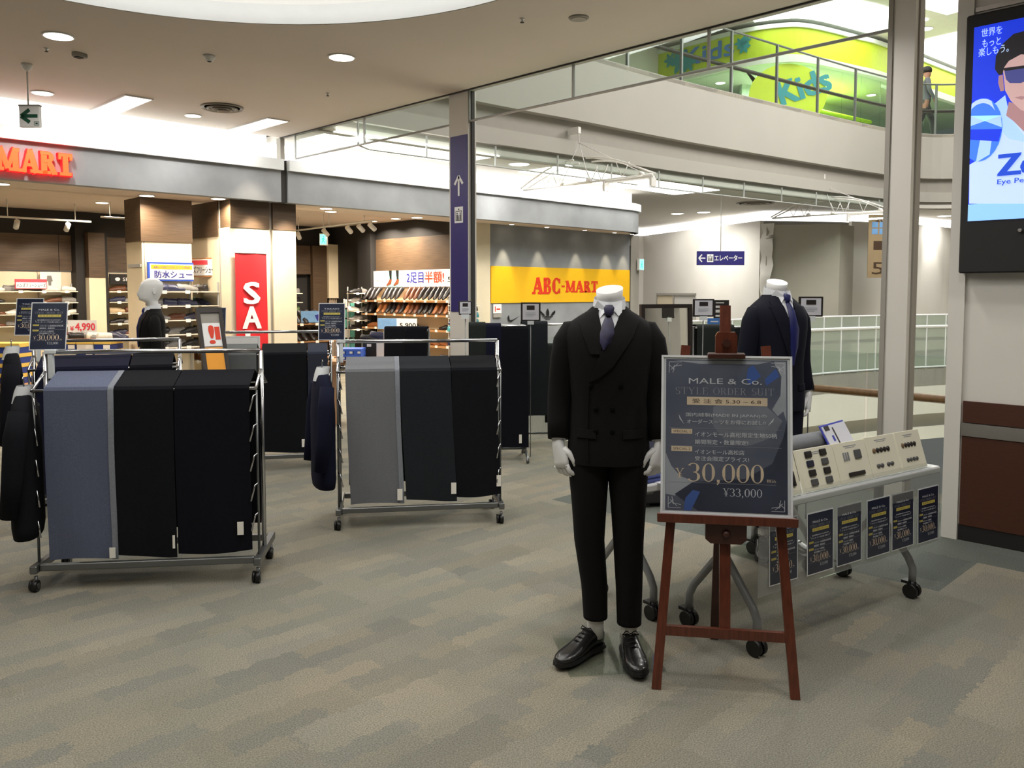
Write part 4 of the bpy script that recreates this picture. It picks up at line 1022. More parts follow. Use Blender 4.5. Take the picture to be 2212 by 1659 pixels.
# lime fascia of the upper shop
m_ = MB(); ribbon(m_, [Vector((8, 13.8)), Vector((19.2, 13.35))], 5.3, 8.15, .1); struct(m_.build('wall_upper_side', 'white_paint'), 'white upper floor wall beside the lime shop')
KF = smoothpl([(18.95, 13.6), (18.9, 12.2), (18.88, 10.9), (19.13, 10.0), (19.7, 9.48), (21.4, 9.04), (22.7, 8.78), (27.1, 8.37), (31, 7.9)], 5)
for nm, a_, b_, i0, i1 in (('light_panel', -.1, -1.5, 12, 29), ('light_panel', -1.95, -4.2, 20, 29), ('light_panel', -.1, -2.2, 31, 38)):
    qa, qb = offs(KF, a_)[i0:i1], offs(KF, b_)[i0:i1]
    m_ = MB(); m_.slab([(p.x, p.y) for p in qa] + [(p.x, p.y) for p in reversed(qb)], 8.12, 8.14); m_.build(nm, 'light_panel', upc)
for (x0, y0, x1, y1) in ((7.5, 1.0, 12.0, 5.5), (13.5, 1.5, 18, 5.5)):
    m_ = MB(); m_.box((x0, y0, 8.12), (x1, y1, 8.14)); m_.build('light_panel', 'light_panel', upc)
ks = sroot('wall_upper_shop', 'lime green fascia and glass front of the upper shop')
m_ = MB(); ribbon(m_, KF, 7.30, 7.94, .2); m_.build('lime_fascia', 'lime_paint', ks)
m_ = MB(); ribbon(m_, offs(KF, -.06), 7.94, 8.04, .3); m_.build('cornice', 'kids_white', ks)
m_ = MB(); ribbon(m_, offs(KF, -.01), 7.12, 7.30, .25); m_.build('white_band', 'kids_white', ks)
KG = offs(KF, .15)
n = len(KG)
for i in range(0, n - 1, 3):
    a, b = KG[i], KG[min(i + 3, n - 1)]
    m_ = MB(); m_.sheet((a.x, a.y, 5.3), (b.x, b.y, 5.3), (b.x, b.y, 7.15), (a.x, a.y, 7.15), .01); m_.build('shop_glass', 'green_glass', ks)
m_ = MB(); ribbon(m_, offs(KF, 2.6), 5.3, 8.1, .1); m_.build('inner_wall', 'kids_white', ks)
m_ = MB(); m_.slab([(p.x, p.y) for p in offs(KF, .2)] + [(p.x, p.y) for p in reversed(offs(KF, 2.6))], 7.18, 7.22); m_.build('inner_ceiling', 'upper_ceiling', ks)
def on_k(s, z, off=-.03):        # point on the shop front by arc parameter
    i = min(int(s), n - 2); p = KF[i].lerp(KF[i + 1], s - i); t = (KF[i + 1] - KF[i]).normalized()
    q = p + Vector((-t.y, t.x)) * off
    return Matrix.Translation((q.x, q.y, z)) @ Matrix.Rotation(math.atan2(t.y, t.x), 4, 'Z')
l = MB(); put_text(l, 'Kids', -.75, .75, 0, .42, y=0, bold=.03, M=on_k(6.6, 7.45)); l.build('fascia_lettering', 'kids_blue', ks)
l = MB()
for k, (s, z, r) in enumerate(((3.6, 7.6, .26), (4.4, 7.52, .2), (2.6, 7.7, .16), (10.2, 7.7, .12), (10.6, 7.6, .14), (10.9, 7.75, .1))):
    M = on_k(s, z, -.035)
    l.add([M @ Vector((r * (1 + .35 * math.cos(6 * a)) * math.cos(a), 0, r * (1 + .35 * math.cos(6 * a)) * math.sin(a))) for a in [2 * PI * j / 24 for j in range(24)]], [tuple(range(24))])
l.build('fascia_splash', 'kids_teal', ks)
# decals on the glass: a yellow disc with lettering, a green hill
M = on_k(17.0, 6.35, .08)
l = MB(); l.add([M @ Vector((.95 * math.cos(a), 0, .75 * math.sin(a))) for a in [2 * PI * j / 32 for j in range(32)]], [tuple(range(32))]); l.build('glass_disc', 'lime_paint', ks)
l = MB(); put_text(l, 'Kids', -.2, 1.05, -.2, .35, y=-.02, bold=.04, M=M @ Matrix.Rotation(R(-18), 4, 'Y')); l.build('glass_lettering', 'kids_teal', ks)
M = on_k(6.0, 5.5, .08)
l = MB(); l.add([M @ Vector(p) for p in ((-1.6, 0, 0), (1.6, 0, 0), (1.5, 0, .9), (.9, 0, .8), (.4, 0, 1.1), (-.2, 0, .9), (-.8, 0, 1.2), (-1.4, 0, .7))], [tuple(range(8))]); l.build('glass_hill', 'kids_green', ks)
Mc = Matrix.Translation((23.0, 10.6, 5.3)) @ Matrix.Rotation(R(-8), 4, 'Z')
m_ = MB(); m_.bbox((-1.4, -.4, 0), (1.6, .4, 1.1), .05, M=Mc); m_.build('counter_body', 'kids_green', ks)
m_ = MB(); m_.bbox((-1.5, -.5, 1.1), (1.7, .5, 1.2), .03, M=Mc); m_.build('counter_top', 'lime_paint', ks)
area_light('upper_shop_lamp', (21.5, 10.4, 7.1), 220, 4.0, (.95, 1, .9), size_y=1.2)
for k, s in enumerate((5, 12, 20, 26, 32)):
    M = on_k(s, 7.18, 1.2); downlight(M.to_translation(), .13, 'round ceiling light inside the upper shop, number %s from the left' % ['one', 'two', 'three', 'four', 'five'][k], 'upper shop ceiling lights')
for u, v, wh in ((2000, 62, 'by the top right corner'),):
    p = UZ(u, v, 8.15); downlight(p, .16, 'round ceiling light of the upper floor ' + wh, 'upper floor ceiling lights')
# balustrade of the balcony
bb = thing('glass_balustrade', 'upper balcony glass balustrade with grey posts and dark handrail', 'balustrade', (BALS[0].x, BALS[0].y, 5.29))
BP = offs(BALS, .10); bo = Vector((BALS[0].x, BALS[0].y))
ds = [0]
for i in range(1, len(BP)): ds.append(ds[-1] + (BP[i] - BP[i - 1]).length)
def bat(s):
    for i in range(1, len(BP)):
        if s <= ds[i] + 1e-9: return BP[i - 1].lerp(BP[i], (s - ds[i - 1]) / (ds[i] - ds[i - 1]))
    return BP[-1]
s = 0.0
while s + 1.45 < ds[-1]:
    a, b = bat(s) - bo, bat(s + 1.45) - bo
    m_ = MB(); m_.sheet((a.x, a.y, .02), (b.x, b.y, .02), (b.x, b.y, 1.17), (a.x, a.y, 1.17), .01); m_.build('pane', 'clear_glass', bb)
    m_ = MB(); m_.cbox((a.x, a.y, .6), (.045, .045, 1.2)); m_.build('post', 'post_grey', bb)
    s += 1.45
m_ = MB(); m_.tube([(p.x - bo.x, p.y - bo.y, 1.19) for p in BP], .022, 8); m_.build('top_rail', 'post_grey', bb)
m_ = MB(); m_.tube([(p.x - bo.x, p.y - bo.y, .60) for p in offs(BALS, .28)], .04, 8); m_.build('handrail', 'dark_rail', bb)
# ---- the passer-by on the upper floor
mat('skin', (150, 108, 84), .5); mat('shirt_grey', (96, 98, 104), .8, noise=.06); mat('trouser_grey', (62, 62, 62), .8); mat('hair_black', (20, 18, 18), .6)
def person_mesh(name, J, E, rad, zones, mats):
    me = bpy.data.meshes.new(name)
    keys = list(J); idx = {k: i for i, k in enumerate(keys)}
    me.from_pydata([J[k] for k in keys], [(idx[a], idx[b]) for a, b in E], [])
    o = bpy.data.objects.new(name, me); C.objects.link(o)
    md = o.modifiers.new('skin', 'SKIN'); md.use_smooth_shade = True
    for k in keys:
        sv = me.skin_vertices[0].data[idx[k]]; r = rad[k]; sv.radius = r if isinstance(r, tuple) else (r, r); sv.use_root = (k == keys[0])
    s2 = o.modifiers.new('sub', 'SUBSURF'); s2.levels = 2; s2.render_levels = 2
    dg = bpy.context.evaluated_depsgraph_get(); dg.update()
    nm = bpy.data.meshes.new_from_object(o.evaluated_get(dg))
    bpy.data.objects.remove(o); bpy.data.meshes.remove(me)
    nm.materials.clear()
    for m in mats: nm.materials.append(MATS[m])
    for p in nm.polygons: p.material_index = zones(p.center); p.use_smooth = True
    return nm
J = {'pel': (0, 0, .92), 'wai': (0, -.01, 1.06), 'che': (0, -.01, 1.28), 'nec': (0, 0, 1.43), 'hea': (0, -.02, 1.53), 'top': (0, -.01, 1.66),
     'shl': (.17, 0, 1.38), 'ell': (.21, .08, 1.12), 'wrl': (.20, .0, .88), 'hal': (.20, -.03, .78), 'shr': (-.17, 0, 1.38), 'elr': (-.21, -.04, 1.12), 'wrr': (-.20, -.16, .90), 'har': (-.19, -.2, .81),
     'hil': (.09, 0, .86), 'knl': (.10, -.16, .48), 'anl': (.10, -.2, .08), 'tol': (.10, -.34, .04), 'hir': (-.09, 0, .86), 'knr': (-.10, .10, .48), 'anr': (-.10, .34, .12), 'tor': (-.10, .24, .03)}
E_ = [('pel', 'wai'), ('wai', 'che'), ('che', 'nec'), ('nec', 'hea'), ('hea', 'top'), ('che', 'shl'), ('shl', 'ell'), ('ell', 'wrl'), ('wrl', 'hal'), ('che', 'shr'), ('shr', 'elr'), ('elr', 'wrr'), ('wrr', 'har'), ('pel', 'hil'), ('hil', 'knl'), ('knl', 'anl'), ('anl', 'tol'), ('pel', 'hir'), ('hir', 'knr'), ('knr', 'anr'), ('anr', 'tor')]
RD = {'pel': (.15, .11), 'wai': (.14, .11), 'che': (.16, .12), 'nec': .055, 'hea': (.085, .10), 'top': (.07, .085), 'shl': .07, 'ell': .05, 'wrl': .038, 'hal': .04, 'shr': .07, 'elr': .05, 'wrr': .038, 'har': .04, 'hil': .10, 'knl': .075, 'anl': .06, 'tol': .045, 'hir': .10, 'knr': .075, 'anr': .06, 'tor': .045}
def pz(c):
    if c.z > 1.43: return 0
    if c.z < .10: return 3
    if c.z < .93 and abs(c.x) < .15 or c.z < .70: return 2
    if c.z < .89 and abs(c.x) > .14: return 0
    return 1
pm = person_mesh('body', J, E_, RD, pz, ['skin', 'shirt_grey', 'trouser_grey', 'hair_black'])
p = UD(1998, 280, 20.6)
pe = thing('person', 'person in dark grey shirt and trousers walking along the upper balcony', 'person', (p.x, p.y, 5.30), R(28))
meshobj('body', pm, None, pe)
h = MB(); h.loft([[(.098 * r * math.cos(a), -.005 + .118 * r * math.sin(a), z) for a in [2 * PI * k / 14 for k in range(14)]] for z, r in ((1.585, .93), (1.63, 1.0), (1.68, .92), (1.72, .6), (1.735, .2))]); h.build('hair', 'hair_black', pe)
# ================================================================== CEILING FIXTURES
big = [((2.183, 7.196), 'nearest the upper left corner', .105), ((2.668, 9.336), 'above the hanging arrow sign', .095), ((4.205, 9.317), 'between the two bright square panels', .085), ((4.079, 6.132), 'right of the round ceiling well', .105)]
for (x, y), wh, r in big:
    downlight((x, y, CZ), r, 'round recessed ceiling light ' + wh, 'round ceiling lights of the sale floor', 10, NEUT)
for x, y in ((-.8, 7.6), (-1.4, 2.6), (-.6, -.9), (2.4, -.8), (4.6, .3), (4.9, 2.6), (-3.2, .4), (-3.6, 5.2), (3.2, 1.0), (1.5, 1.0)):
    area_light('hall_downlight_lamp', (x, y, CZ - .03), 10, .22, NEUT, spread=R(140))
    downlight((x, y, CZ), .105, 'round recessed ceiling light in the rows behind the viewer', 'ceiling lights behind the viewer')
for i, (x0, y0, x1, y1) in enumerate(((3.29, 8.83, 3.55, 9.84), (4.86, 8.82, 5.12, 9.81))):
    t = thing('ceiling_panel_light', 'long bright flush ceiling panel, the %s one of two before the shop' % ['left', 'right'][i], 'ceiling light', ((x0 + x1) / 2, (y0 + y1) / 2, CZ), 0, 'flush ceiling panels')
    w_, h_ = (x1 - x0) / 2, (y1 - y0) / 2
    m_ = MB(); m_.box((-w_, -h_, -.012), (w_, h_, -.002)); m_.build('diffuser', 'light_panel', t)
    m_ = MB()
    for a in ((-w_ - .015, -h_ - .015, -w_, h_ + .015), (w_, -h_ - .015, w_ + .015, h_ + .015), (-w_, -h_ - .015, w_, -h_), (-w_, h_, w_, h_ + .015)): m_.box((a[0], a[1], -.014), (a[2], a[3], 0))
    m_.build('frame', 'lamp_ring', t)
    area_light('panel_lamp', ((x0 + x1) / 2, (y0 + y1) / 2, CZ - .03), 7, x1 - x0, NEUT, size_y=y1 - y0)
mat('vent_grey', (150, 144, 134), .5)
def diffuser(p, r, label):
    t = thing('air_diffuser', label, 'air vent', p)
    for k, (a, b) in enumerate(((1.0, .86), (.74, .60), (.48, .36), (.24, .0))):
        m_ = MB(); m_.lathe([(r * a, -.004 - .01 * k), (r * a * .98, -.022 - .01 * k), (max(r * b, .01), -.012 - .006 * k), (max(r * b, .01), -.004)], 28); m_.build('cone_ring', 'vent_grey', t)
    m_ = MB(); m_.lathe([(r * .97, -.002), (r * .97, -.003)], 28); m_.build('throat', 'dark_gap', t)
diffuser((4.243, 8.678, CZ), .22, 'round ceiling air diffuser near the bright square panels')
p = UZ(1632, 438, CZ); diffuser((p.x, p.y, CZ), .42, 'round air diffuser in the far walkway ceiling')
t = thing('smoke_detector', 'small white domed smoke detector below the ceiling well', 'smoke detector', (3.263, 6.89, CZ))
m_ = MB(); m_.lathe([(.05, 0), (.05, -.015), (.035, -.03), (.03, -.045), (.015, -.05)], 16); m_.build('dome', 'lamp_ring', t)
m_ = MB(); m_.lathe([(.02, -.05), (.012, -.054)], 10); m_.build('chamber', 'dark_gap', t)
t = thing('ceiling_sensor', 'small beige sensor box on the ceiling at left', 'sensor', (2.463, 7.593, CZ), .3)
m_ = MB(); m_.bbox((-.055, -.035, -.035), (.055, .035, 0), .008); m_.build('case', 'vent_grey', t)
m_ = MB(); m_.bbox((-.04, -.028, -.042), (.02, .028, -.033), .004); m_.build('window', 'dark_gap', t)
for (x, y), wh in (((2.22, 7.63), 'beside the sensor box'), ((4.704, 7.328), 'before the bright panels'), ((4.454, 4.349), 'near the top of the picture')):
    t = thing('sprinkler_head', 'tiny ceiling sprinkler ' + wh, 'sprinkler', (x, y, CZ), 0, 'ceiling sprinklers')
    m_ = MB(); m_.lathe([(.022, 0), (.02, -.006), (.008, -.008), (.008, -.025)], 10); m_.build('cup', 'lamp_ring', t)
    m_ = MB(); m_.lathe([(.015, -.027), (.015, -.03)], 8); m_.build('deflector', 'dark_gap', t)
t = thing('ceiling_speaker', 'flat round grey speaker on the ceiling near the top', 'speaker', (4.731, 4.043, CZ))
m_ = MB(); m_.lathe([(.075, 0), (.075, -.006), (.065, -.012)], 20); m_.build('ring', 'vent_grey', t)
m_ = MB(); m_.lathe([(.062, -.0125), (.05, -.016)], 20); m_.build('grille', 'trim_grey', t)
# hanging arrow sign
mat('sign_green', (24, 84, 62), .5)
t = thing('hanging_exit_sign', 'white hanging sign with dark green left arrow', 'sign', (2.246, 8.271, CZ), R(-45))
m_ = MB(); m_.lathe([(.045, 0), (.045, -.02), (.03, -.05), (.01, -.065)], 14); m_.build('mount', 'lamp_ring', t)
m_ = MB(); m_.cyl((0, 0, -.06), (0, 0, -.36), .007, 6); m_.build('rod', 'lamp_ring', t)
m_ = MB(); m_.bbox((-.075, -.02, -.55), (.105, .02, -.36), .005); m_.build('panel', 'white_print', t)
m_ = MB(); m_.box((-.077, -.022, -.37), (.107, .022, -.356)); m_.build('top_edge', 'trim_grey', t)
l = MB()
for q in (_bar(-.05, -.455, .09, -.455, .03), _bar(-.055, -.455, .02, -.40, .032), _bar(-.055, -.455, .02, -.51, .032)):
    for r in q: l.add([(p[0], -.022, p[1]) for p in r], [(0, 1, 2, 3)])
for q in (_bar(.06, -.505, .10, -.505, .004), _bar(.06, -.535, .10, -.535, .004), _bar(.06, -.537, .06, -.503, .004), _bar(.10, -.537, .10, -.503, .004), _bar(.07, -.52, .09, -.52, .014)):
    for r in q: l.add([(p[0], -.022, p[1]) for p in r], [(0, 1, 2, 3)])
l.build('arrow', 'sign_green', t)
# elevator sign
p = UD(1505, 573, 17.3); q = UD(1607, 567, 17.3); dv = q - p
t = thing('elevator_sign', 'navy hanging sign with white arrow pointing to the elevator', 'sign', p, math.atan2(dv.y, dv.x)); W_ = dv.length
m_ = MB(); m_.bbox((0, -.03, 0), (W_, .03, .29), .006); m_.build('panel', 'sign_navy', t)
m_ = MB(); m_.cyl((W_ * .5, 0, .29), (W_ * .5, 0, CZ - p.z), .009, 6); m_.build('rod', 'lamp_ring', t)
l = MB()
for qd in (_bar(.04, .145, .17, .145, .022), _bar(.035, .145, .10, .22, .024), _bar(.035, .145, .10, .07, .024)):
    for r in qd: l.add([(a[0], -.032, a[1]) for a in r], [(0, 1, 2, 3)])
put_text(l, 'エレベーター', .36, W_ - .05, .09, .21, y=-.032, bold=.015); l.build('lettering', 'white_print', t)
m_ = MB(); m2 = MB(); lift_icon(m_, m2, .27, .145, .13, Matrix.Translation((0, -.033, 0))); m_.build('lift_symbol', 'white_print', t); m2.build('lift_figures', 'black_print', t)
# gold banner behind the white pillar
mat('banner_gold', (160, 138, 104), .6, noise=.06, nscale=4); mat('banner_brown', (70, 50, 32), .6)
p = UD(1873, 600, 19.4); t = thing('hanging_banner', 'gold brown hanging event banner behind the white pillar', 'banner', p, R(-42)); t.scale = (1.29, 1.29, 1.29)
m_ = MB(); m_.box((0, -.006, 0), (.62, .006, 1.13)); m_.build('cloth', 'banner_gold', t)
l = MB(); put_text(l, '20', .12, .30, 1.0, 1.07, y=-.008, bold=.03); put_text(l, '5', .08, .3, .06, .28, y=-.008); l.build('lettering', 'banner_brown', t)
l = MB()
for i in range(2):
    for j in range(3): l.box((.06 + .14 * j, -.009, .78 + .12 * i), (.17 + .14 * j, -.006, .88 + .12 * i))
l.build('printed_icons', 'sky_blue', t)
l = MB(); l.box((.1, -.009, .50), (.42, -.006, .66)); l.build('printed_screen', 'banner_brown', t)
m_ = MB(); m_.cyl((.1, 0, 1.13), (.1, 0, (CZ - p.z) / 1.29), .004, 5); m_.cyl((.5, 0, 1.13), (.5, 0, (CZ - p.z) / 1.29), .004, 5); m_.build('cords', 'lamp_ring', t)
# ---- arched truss lamps
def truss(name, label, loc, group):
    t = thing(name, label, 'truss lamp', loc, -PI / 2, group)    # local x = -Y in the room
    L0, L1 = -1.30, 1.30
    m_ = MB(); m_.tube([(L0, 0, 0), (L1, 0, 0)], .02, 6); m_.build('lower_chord', 'track_white', t)
    for yy in (-.07, .07):
        for a, b, hgt in ((L0, -.15, .34), (.1, L1, .30)):
            pts = []
            for k in range(13):
                s = k / 12; x = a + (b - a) * s
                z = .34 * math.sin((s if a == L0 else (1 - s) * .9 + .1 * (1 - s)) * PI / 2) + .0
                pts.append((x, yy * (1 - .0 * s), .02 + z * (1 if yy < 0 else .88)))
            m_ = MB(); m_.tube(pts, .014, 6); m_.build('arch_tube', 'track_white', t)
    for x in (-.8, -.55, .35, .75, .15):
        m_ = MB(); m_.tube([(x, 0, 0), (x - .08, -.06, .24)], .007, 5); m_.build('strut', 'track_white', t)
        m_ = MB(); m_.tube([(x, 0, 0), (x + .08, .06, .24)], .007, 5); m_.build('strut', 'track_white', t)
    for x in (-.45, .1, 1.1):
        m_ = MB(); m_.lathe([(.01, -.03), (.04, -.02), (.05, 0), (.04, .03), (.01, .04)], 10, Matrix.Translation((x, 0, .02))); m_.build('joint_ball', 'track_white', t)
        m_ = MB(); m_.cyl((x, 0, .05), (-.1, 0, .62), .006, 5); m_.build('hanger_rod', 'track_white', t)
    m_ = MB(); m_.cyl((-.1, 0, .62), (-.12, 0, .86), .009, 6); m_.cbox((-.2, 0, .82), (.22, .06, .10)); m_.build('bracket', 'track_white', t)
    m_ = MB(); m_.box((.42, -.05, -.05), (1.32, -.035, -.02)); m_.box((.42, .035, -.05), (1.32, .05, -.02)); m_.box((.42, -.06, -.17), (.46, .06, -.02)); m_.box((1.28, -.06, -.17), (1.32, .06, -.02)); m_.build('lamp_tray', 'track_white', t)
    m_ = MB(); m_.cyl((.46, 0, -.15), (1.28, 0, -.15), .018, 8); m_.build('lamp_tube', 'lamp_lens', t)
    return t
truss('truss_lamp', 'white arched truss lamp hung below the balcony before the fascia', (10.03, 8.45, 3.25), 'arched truss lamps')
truss('truss_lamp', 'white arched truss lamp further back, partly behind the white pillar', (17.6, 7.95, 3.22), 'arched truss lamps')
for u, v, wh in ((1122, 354, 'above the arched truss lamp'), (1463, 461, 'at the rounded fascia end'), (1520, 458, 'above the elevator sign'), (2040, 466, 'far right')):
    p = UZ(u, v, CZ); downlight((p.x, p.y, CZ), .16, 'round light in the walkway ceiling, ' + wh, 'walkway ceiling lights', 22, NEUT)
area_light('walkway_panel_lamp', (7.2, 9.3, CZ - .03), 12, 2.6, NEUT, size_y=.9)
area_light('walkway_panel_lamp', (12.2, 9.2, CZ - .03), 20, 4.4, NEUT, size_y=.9)
spot_light('wall_wash', (23.3, 7.2, 3.5), (23.6, 7.9, 1.9), 60, 50, NEUT, .7)
spot_light('wall_wash', (19.4, 12.2, 3.5), (19.9, 12.4, 1.8), 60, 60, NEUT, .7)
area_light('far_hall_lamp', (18.5, 13, 3.5), 80, 3, NEUT, size_y=3)
# ================================================================== WALL SCREEN
XS = 5.52
def sc(u, v, dx=0): q = UX(u, v, XS); return (1.70 - q.y, q.z)
def screen_mat(name, rgb, e=1.0): return mat(name, rgb, .4, emit=e, ergb=rgb)
for k_, c_ in {'scr_blue': (16, 58, 236), 'scr_blue2': (64, 128, 248), 'scr_sky': (150, 206, 255), 'scr_white': (196, 220, 255), 'scr_skin': (208, 170, 168), 'scr_skin_shade': (176, 132, 136), 'scr_hair': (26, 22, 30), 'scr_text': (30, 78, 214), 'scr_lens': (70, 74, 140), 'scr_print': (150, 190, 255), 'scr_pale': (176, 214, 255)}.items():
    screen_mat(k_, c_, .52)
t = thing('wall_screen', 'tall black advertising screen glowing blue on the white wall', 'screen', (XS, 1.70, 0), -PI / 2)
a0, a1 = sc(2090, 42), sc(2073, 590)
m_ = MB(); m_.bbox((a0[0] - .005, 0, a1[1]), (.78, .095, a0[1] + .02), .008); m_.build('housing', 'black_base', t)
sl, st, sb = sc(2105, 60)[0], sc(2105, 60)[1], sc(2094, 478)[1]
def poly(name, mt, pts, y, par=t):
    l = MB(); l.add([(p[0], y, p[1]) for p in pts], [tuple(range(len(pts)))]); return l.build(name, mt, par)
SR = .74
def clipx(pts): return [(min(max(p[0], sl), SR), min(max(p[1], sb), st)) for p in pts]
dsp = MB(); dsp.box((sl, -.004, sb), (SR, 0, st)); dsp = dsp.build('display', 'scr_blue', t, 'glowing blue display')
# vertical blue gradient of the picture itself, as bands of print
S_ = lambda *l: clipx([sc(u, v) for u, v in l])
poly('picture_lower', 'scr_sky', [(sl, sb), (SR, sb), (SR, sb + .12), (sl, sb + .10)], -.0052, dsp)
poly('picture_sweater', 'scr_white', S_((2094, 440), (2094, 356), (2140, 330), (2162, 290), (2166, 255), (2190, 262), (2240, 300), (2300, 300), (2300, 440)), -.0056, dsp)
poly('picture_hood', 'scr_pale', S_((2140, 232), (2172, 206), (2182, 250), (2210, 290), (2230, 310), (2180, 300), (2150, 270)), -.0060, dsp)
poly('picture_neck', 'scr_skin_shade', S_((2174, 250), (2180, 220), (2240, 240), (2250, 285), (2212, 284), (2190, 262)), -.0064, dsp)
poly('picture_face', 'scr_skin', S_((2166, 140), (2190, 112), (2250, 112), (2290, 150), (2280, 220), (2240, 250), (2206, 238), (2184, 218), (2172, 196)), -.0068, dsp)
poly('picture_ear', 'scr_skin_shade', S_((2158, 164), (2167, 162), (2170, 196), (2162, 198), (2157, 180)), -.0070, dsp)
poly('picture_hair', 'scr_hair', S_((2150, 150), (2152, 122), (2166, 96), (2190, 74), (2240, 60), (2300, 80), (2300, 150), (2250, 120), (2206, 118), (2180, 132), (2170, 146), (2166, 162), (2158, 162)), -.0074, dsp)
poly('picture_lens', 'scr_lens', S_((2170, 152), (2212, 146), (2226, 150), (2224, 172), (2206, 180), (2182, 180), (2174, 172)), -.0078, dsp)
poly('picture_glasses', 'scr_hair', S_((2166, 148), (2212, 142), (2230, 146), (2230, 151), (2212, 148), (2172, 154)), -.0082, dsp)
poly('picture_mouth', 'scr_skin_shade', S_((2192, 211), (2206, 208), (2222, 209), (2208, 216)), -.0082, dsp)
ballc = sc(2120, 281); br_ = sc(2120, 213)[1] - ballc[1]
bx_ = (sc(2166, 280)[0] - sl) * .52
cx_ = sc(2166, 280)[0] - bx_ * 1.3
def ell(k, a0, a1, n=24): return [(cx_ + bx_ * 1.3 * k * math.cos(R(a0 + (a1 - a0) * j / n)), ballc[1] + br_ * k * math.sin(R(a0 + (a1 - a0) * j / n))) for j in range(n + 1)]
poly('picture_ball', 'scr_blue2', clipx(ell(1, 0, 360)), -.0084, dsp)
poly('picture_ball_white', 'scr_white', clipx([p for p in ell(.98, 62, 118)] + [p for p in reversed(ell(.84, 40, 140))]), -.0088, dsp)
poly('picture_ball_white', 'scr_pale', clipx([(cx_ - bx_ * 1.3, ballc[1] + .03), (cx_ + bx_ * 1.2, ballc[1] + .07), (cx_ + bx_ * 1.27, ballc[1] + .0), (cx_ - bx_, ballc[1] + .09)]), -.0088, dsp)
poly('picture_ball_white', 'scr_pale', clipx([(cx_ + .0, ballc[1] - .05), (cx_ + bx_ * .7, ballc[1] - .06), (cx_ + bx_ * .6, ballc[1] - .15), (cx_ - .02, ballc[1] - .19)]), -.0088, dsp)
poly('picture_ball_blue', 'scr_blue', clipx([(cx_ - bx_ * 1.3, ballc[1] + .01), (cx_ + bx_ * 1.28, ballc[1] - .01), (cx_ + bx_ * 1.1, ballc[1] - .08), (cx_ - bx_ * 1.3, ballc[1] - .05)]), -.0092, dsp)
def stext(body, u0, v0, u1, v1, mt, bold=0.0):
    l = MB(); a, b = sc(u0, v1), sc(u1, v0); c = sc(u0, v0)
    put_text(l, body, a[0], b[0], a[1], c[1], y=-.0096, bold=bold); return l.build('lettering', mt, dsp)
stext('世界を', 2121, 64, 2166, 82, 'scr_white', .01); stext('もっと', 2123, 87, 2163, 104, 'scr_white', .01); stext('楽しもう。', 2115, 106, 2180, 124, 'scr_white', .01)
stext('Zo', 2157, 336, 2246, 380, 'scr_text', .05); stext('Eye Perf', 2155, 388, 2229, 402, 'scr_text', .012)
m_ = MB(); lp_ = sc(2205, 498); m_.lathe([(.012, 0), (.012, .02), (.008, .024)], 12, Matrix.Translation((lp_[0], 0, lp_[1])) @ Matrix.Rotation(PI / 2, 4, 'X')); m_.build('lock', 'steel_strip', t, 'chrome key lock')
# ================================================================== POSTERS (flat print, shared meshes)
mat('poster_navy', (86, 91, 110), .22, noise=.5, nscale=2.0, spec=.6, rgb2=(116, 121, 136), coat=.6)
mat('poster_mid', (128, 131, 142), .25, noise=.2, nscale=4, coat=.6)
mat('poster_deep', (62, 67, 84), .25, noise=.3, nscale=3, coat=.6)
glass_mat('haze_plastic', (236, 238, 236), .05, .17)
mat('poster_dark', (26, 34, 54), .3, noise=.4, nscale=3.0, rgb2=(32, 41, 66), coat=.3)
mat('poster_mist', (172, 175, 184), .25, noise=.2, nscale=3, coat=.6)
mat('poster_blue', (78, 106, 176), .25, coat=.6)
mat('print_silver', (214, 216, 222), .4); mat('print_grey', (150, 152, 160), .4); mat('print_gold', (230, 208, 180), .35, noise=.1, nscale=6); mat('print_yellow', (206, 190, 96), .4)
mat('acrylic', (230, 234, 236), .15); glass_mat('clear_plastic', (253, 254, 254), .03, .06)
mat('frame_white', (226, 228, 230), .35)
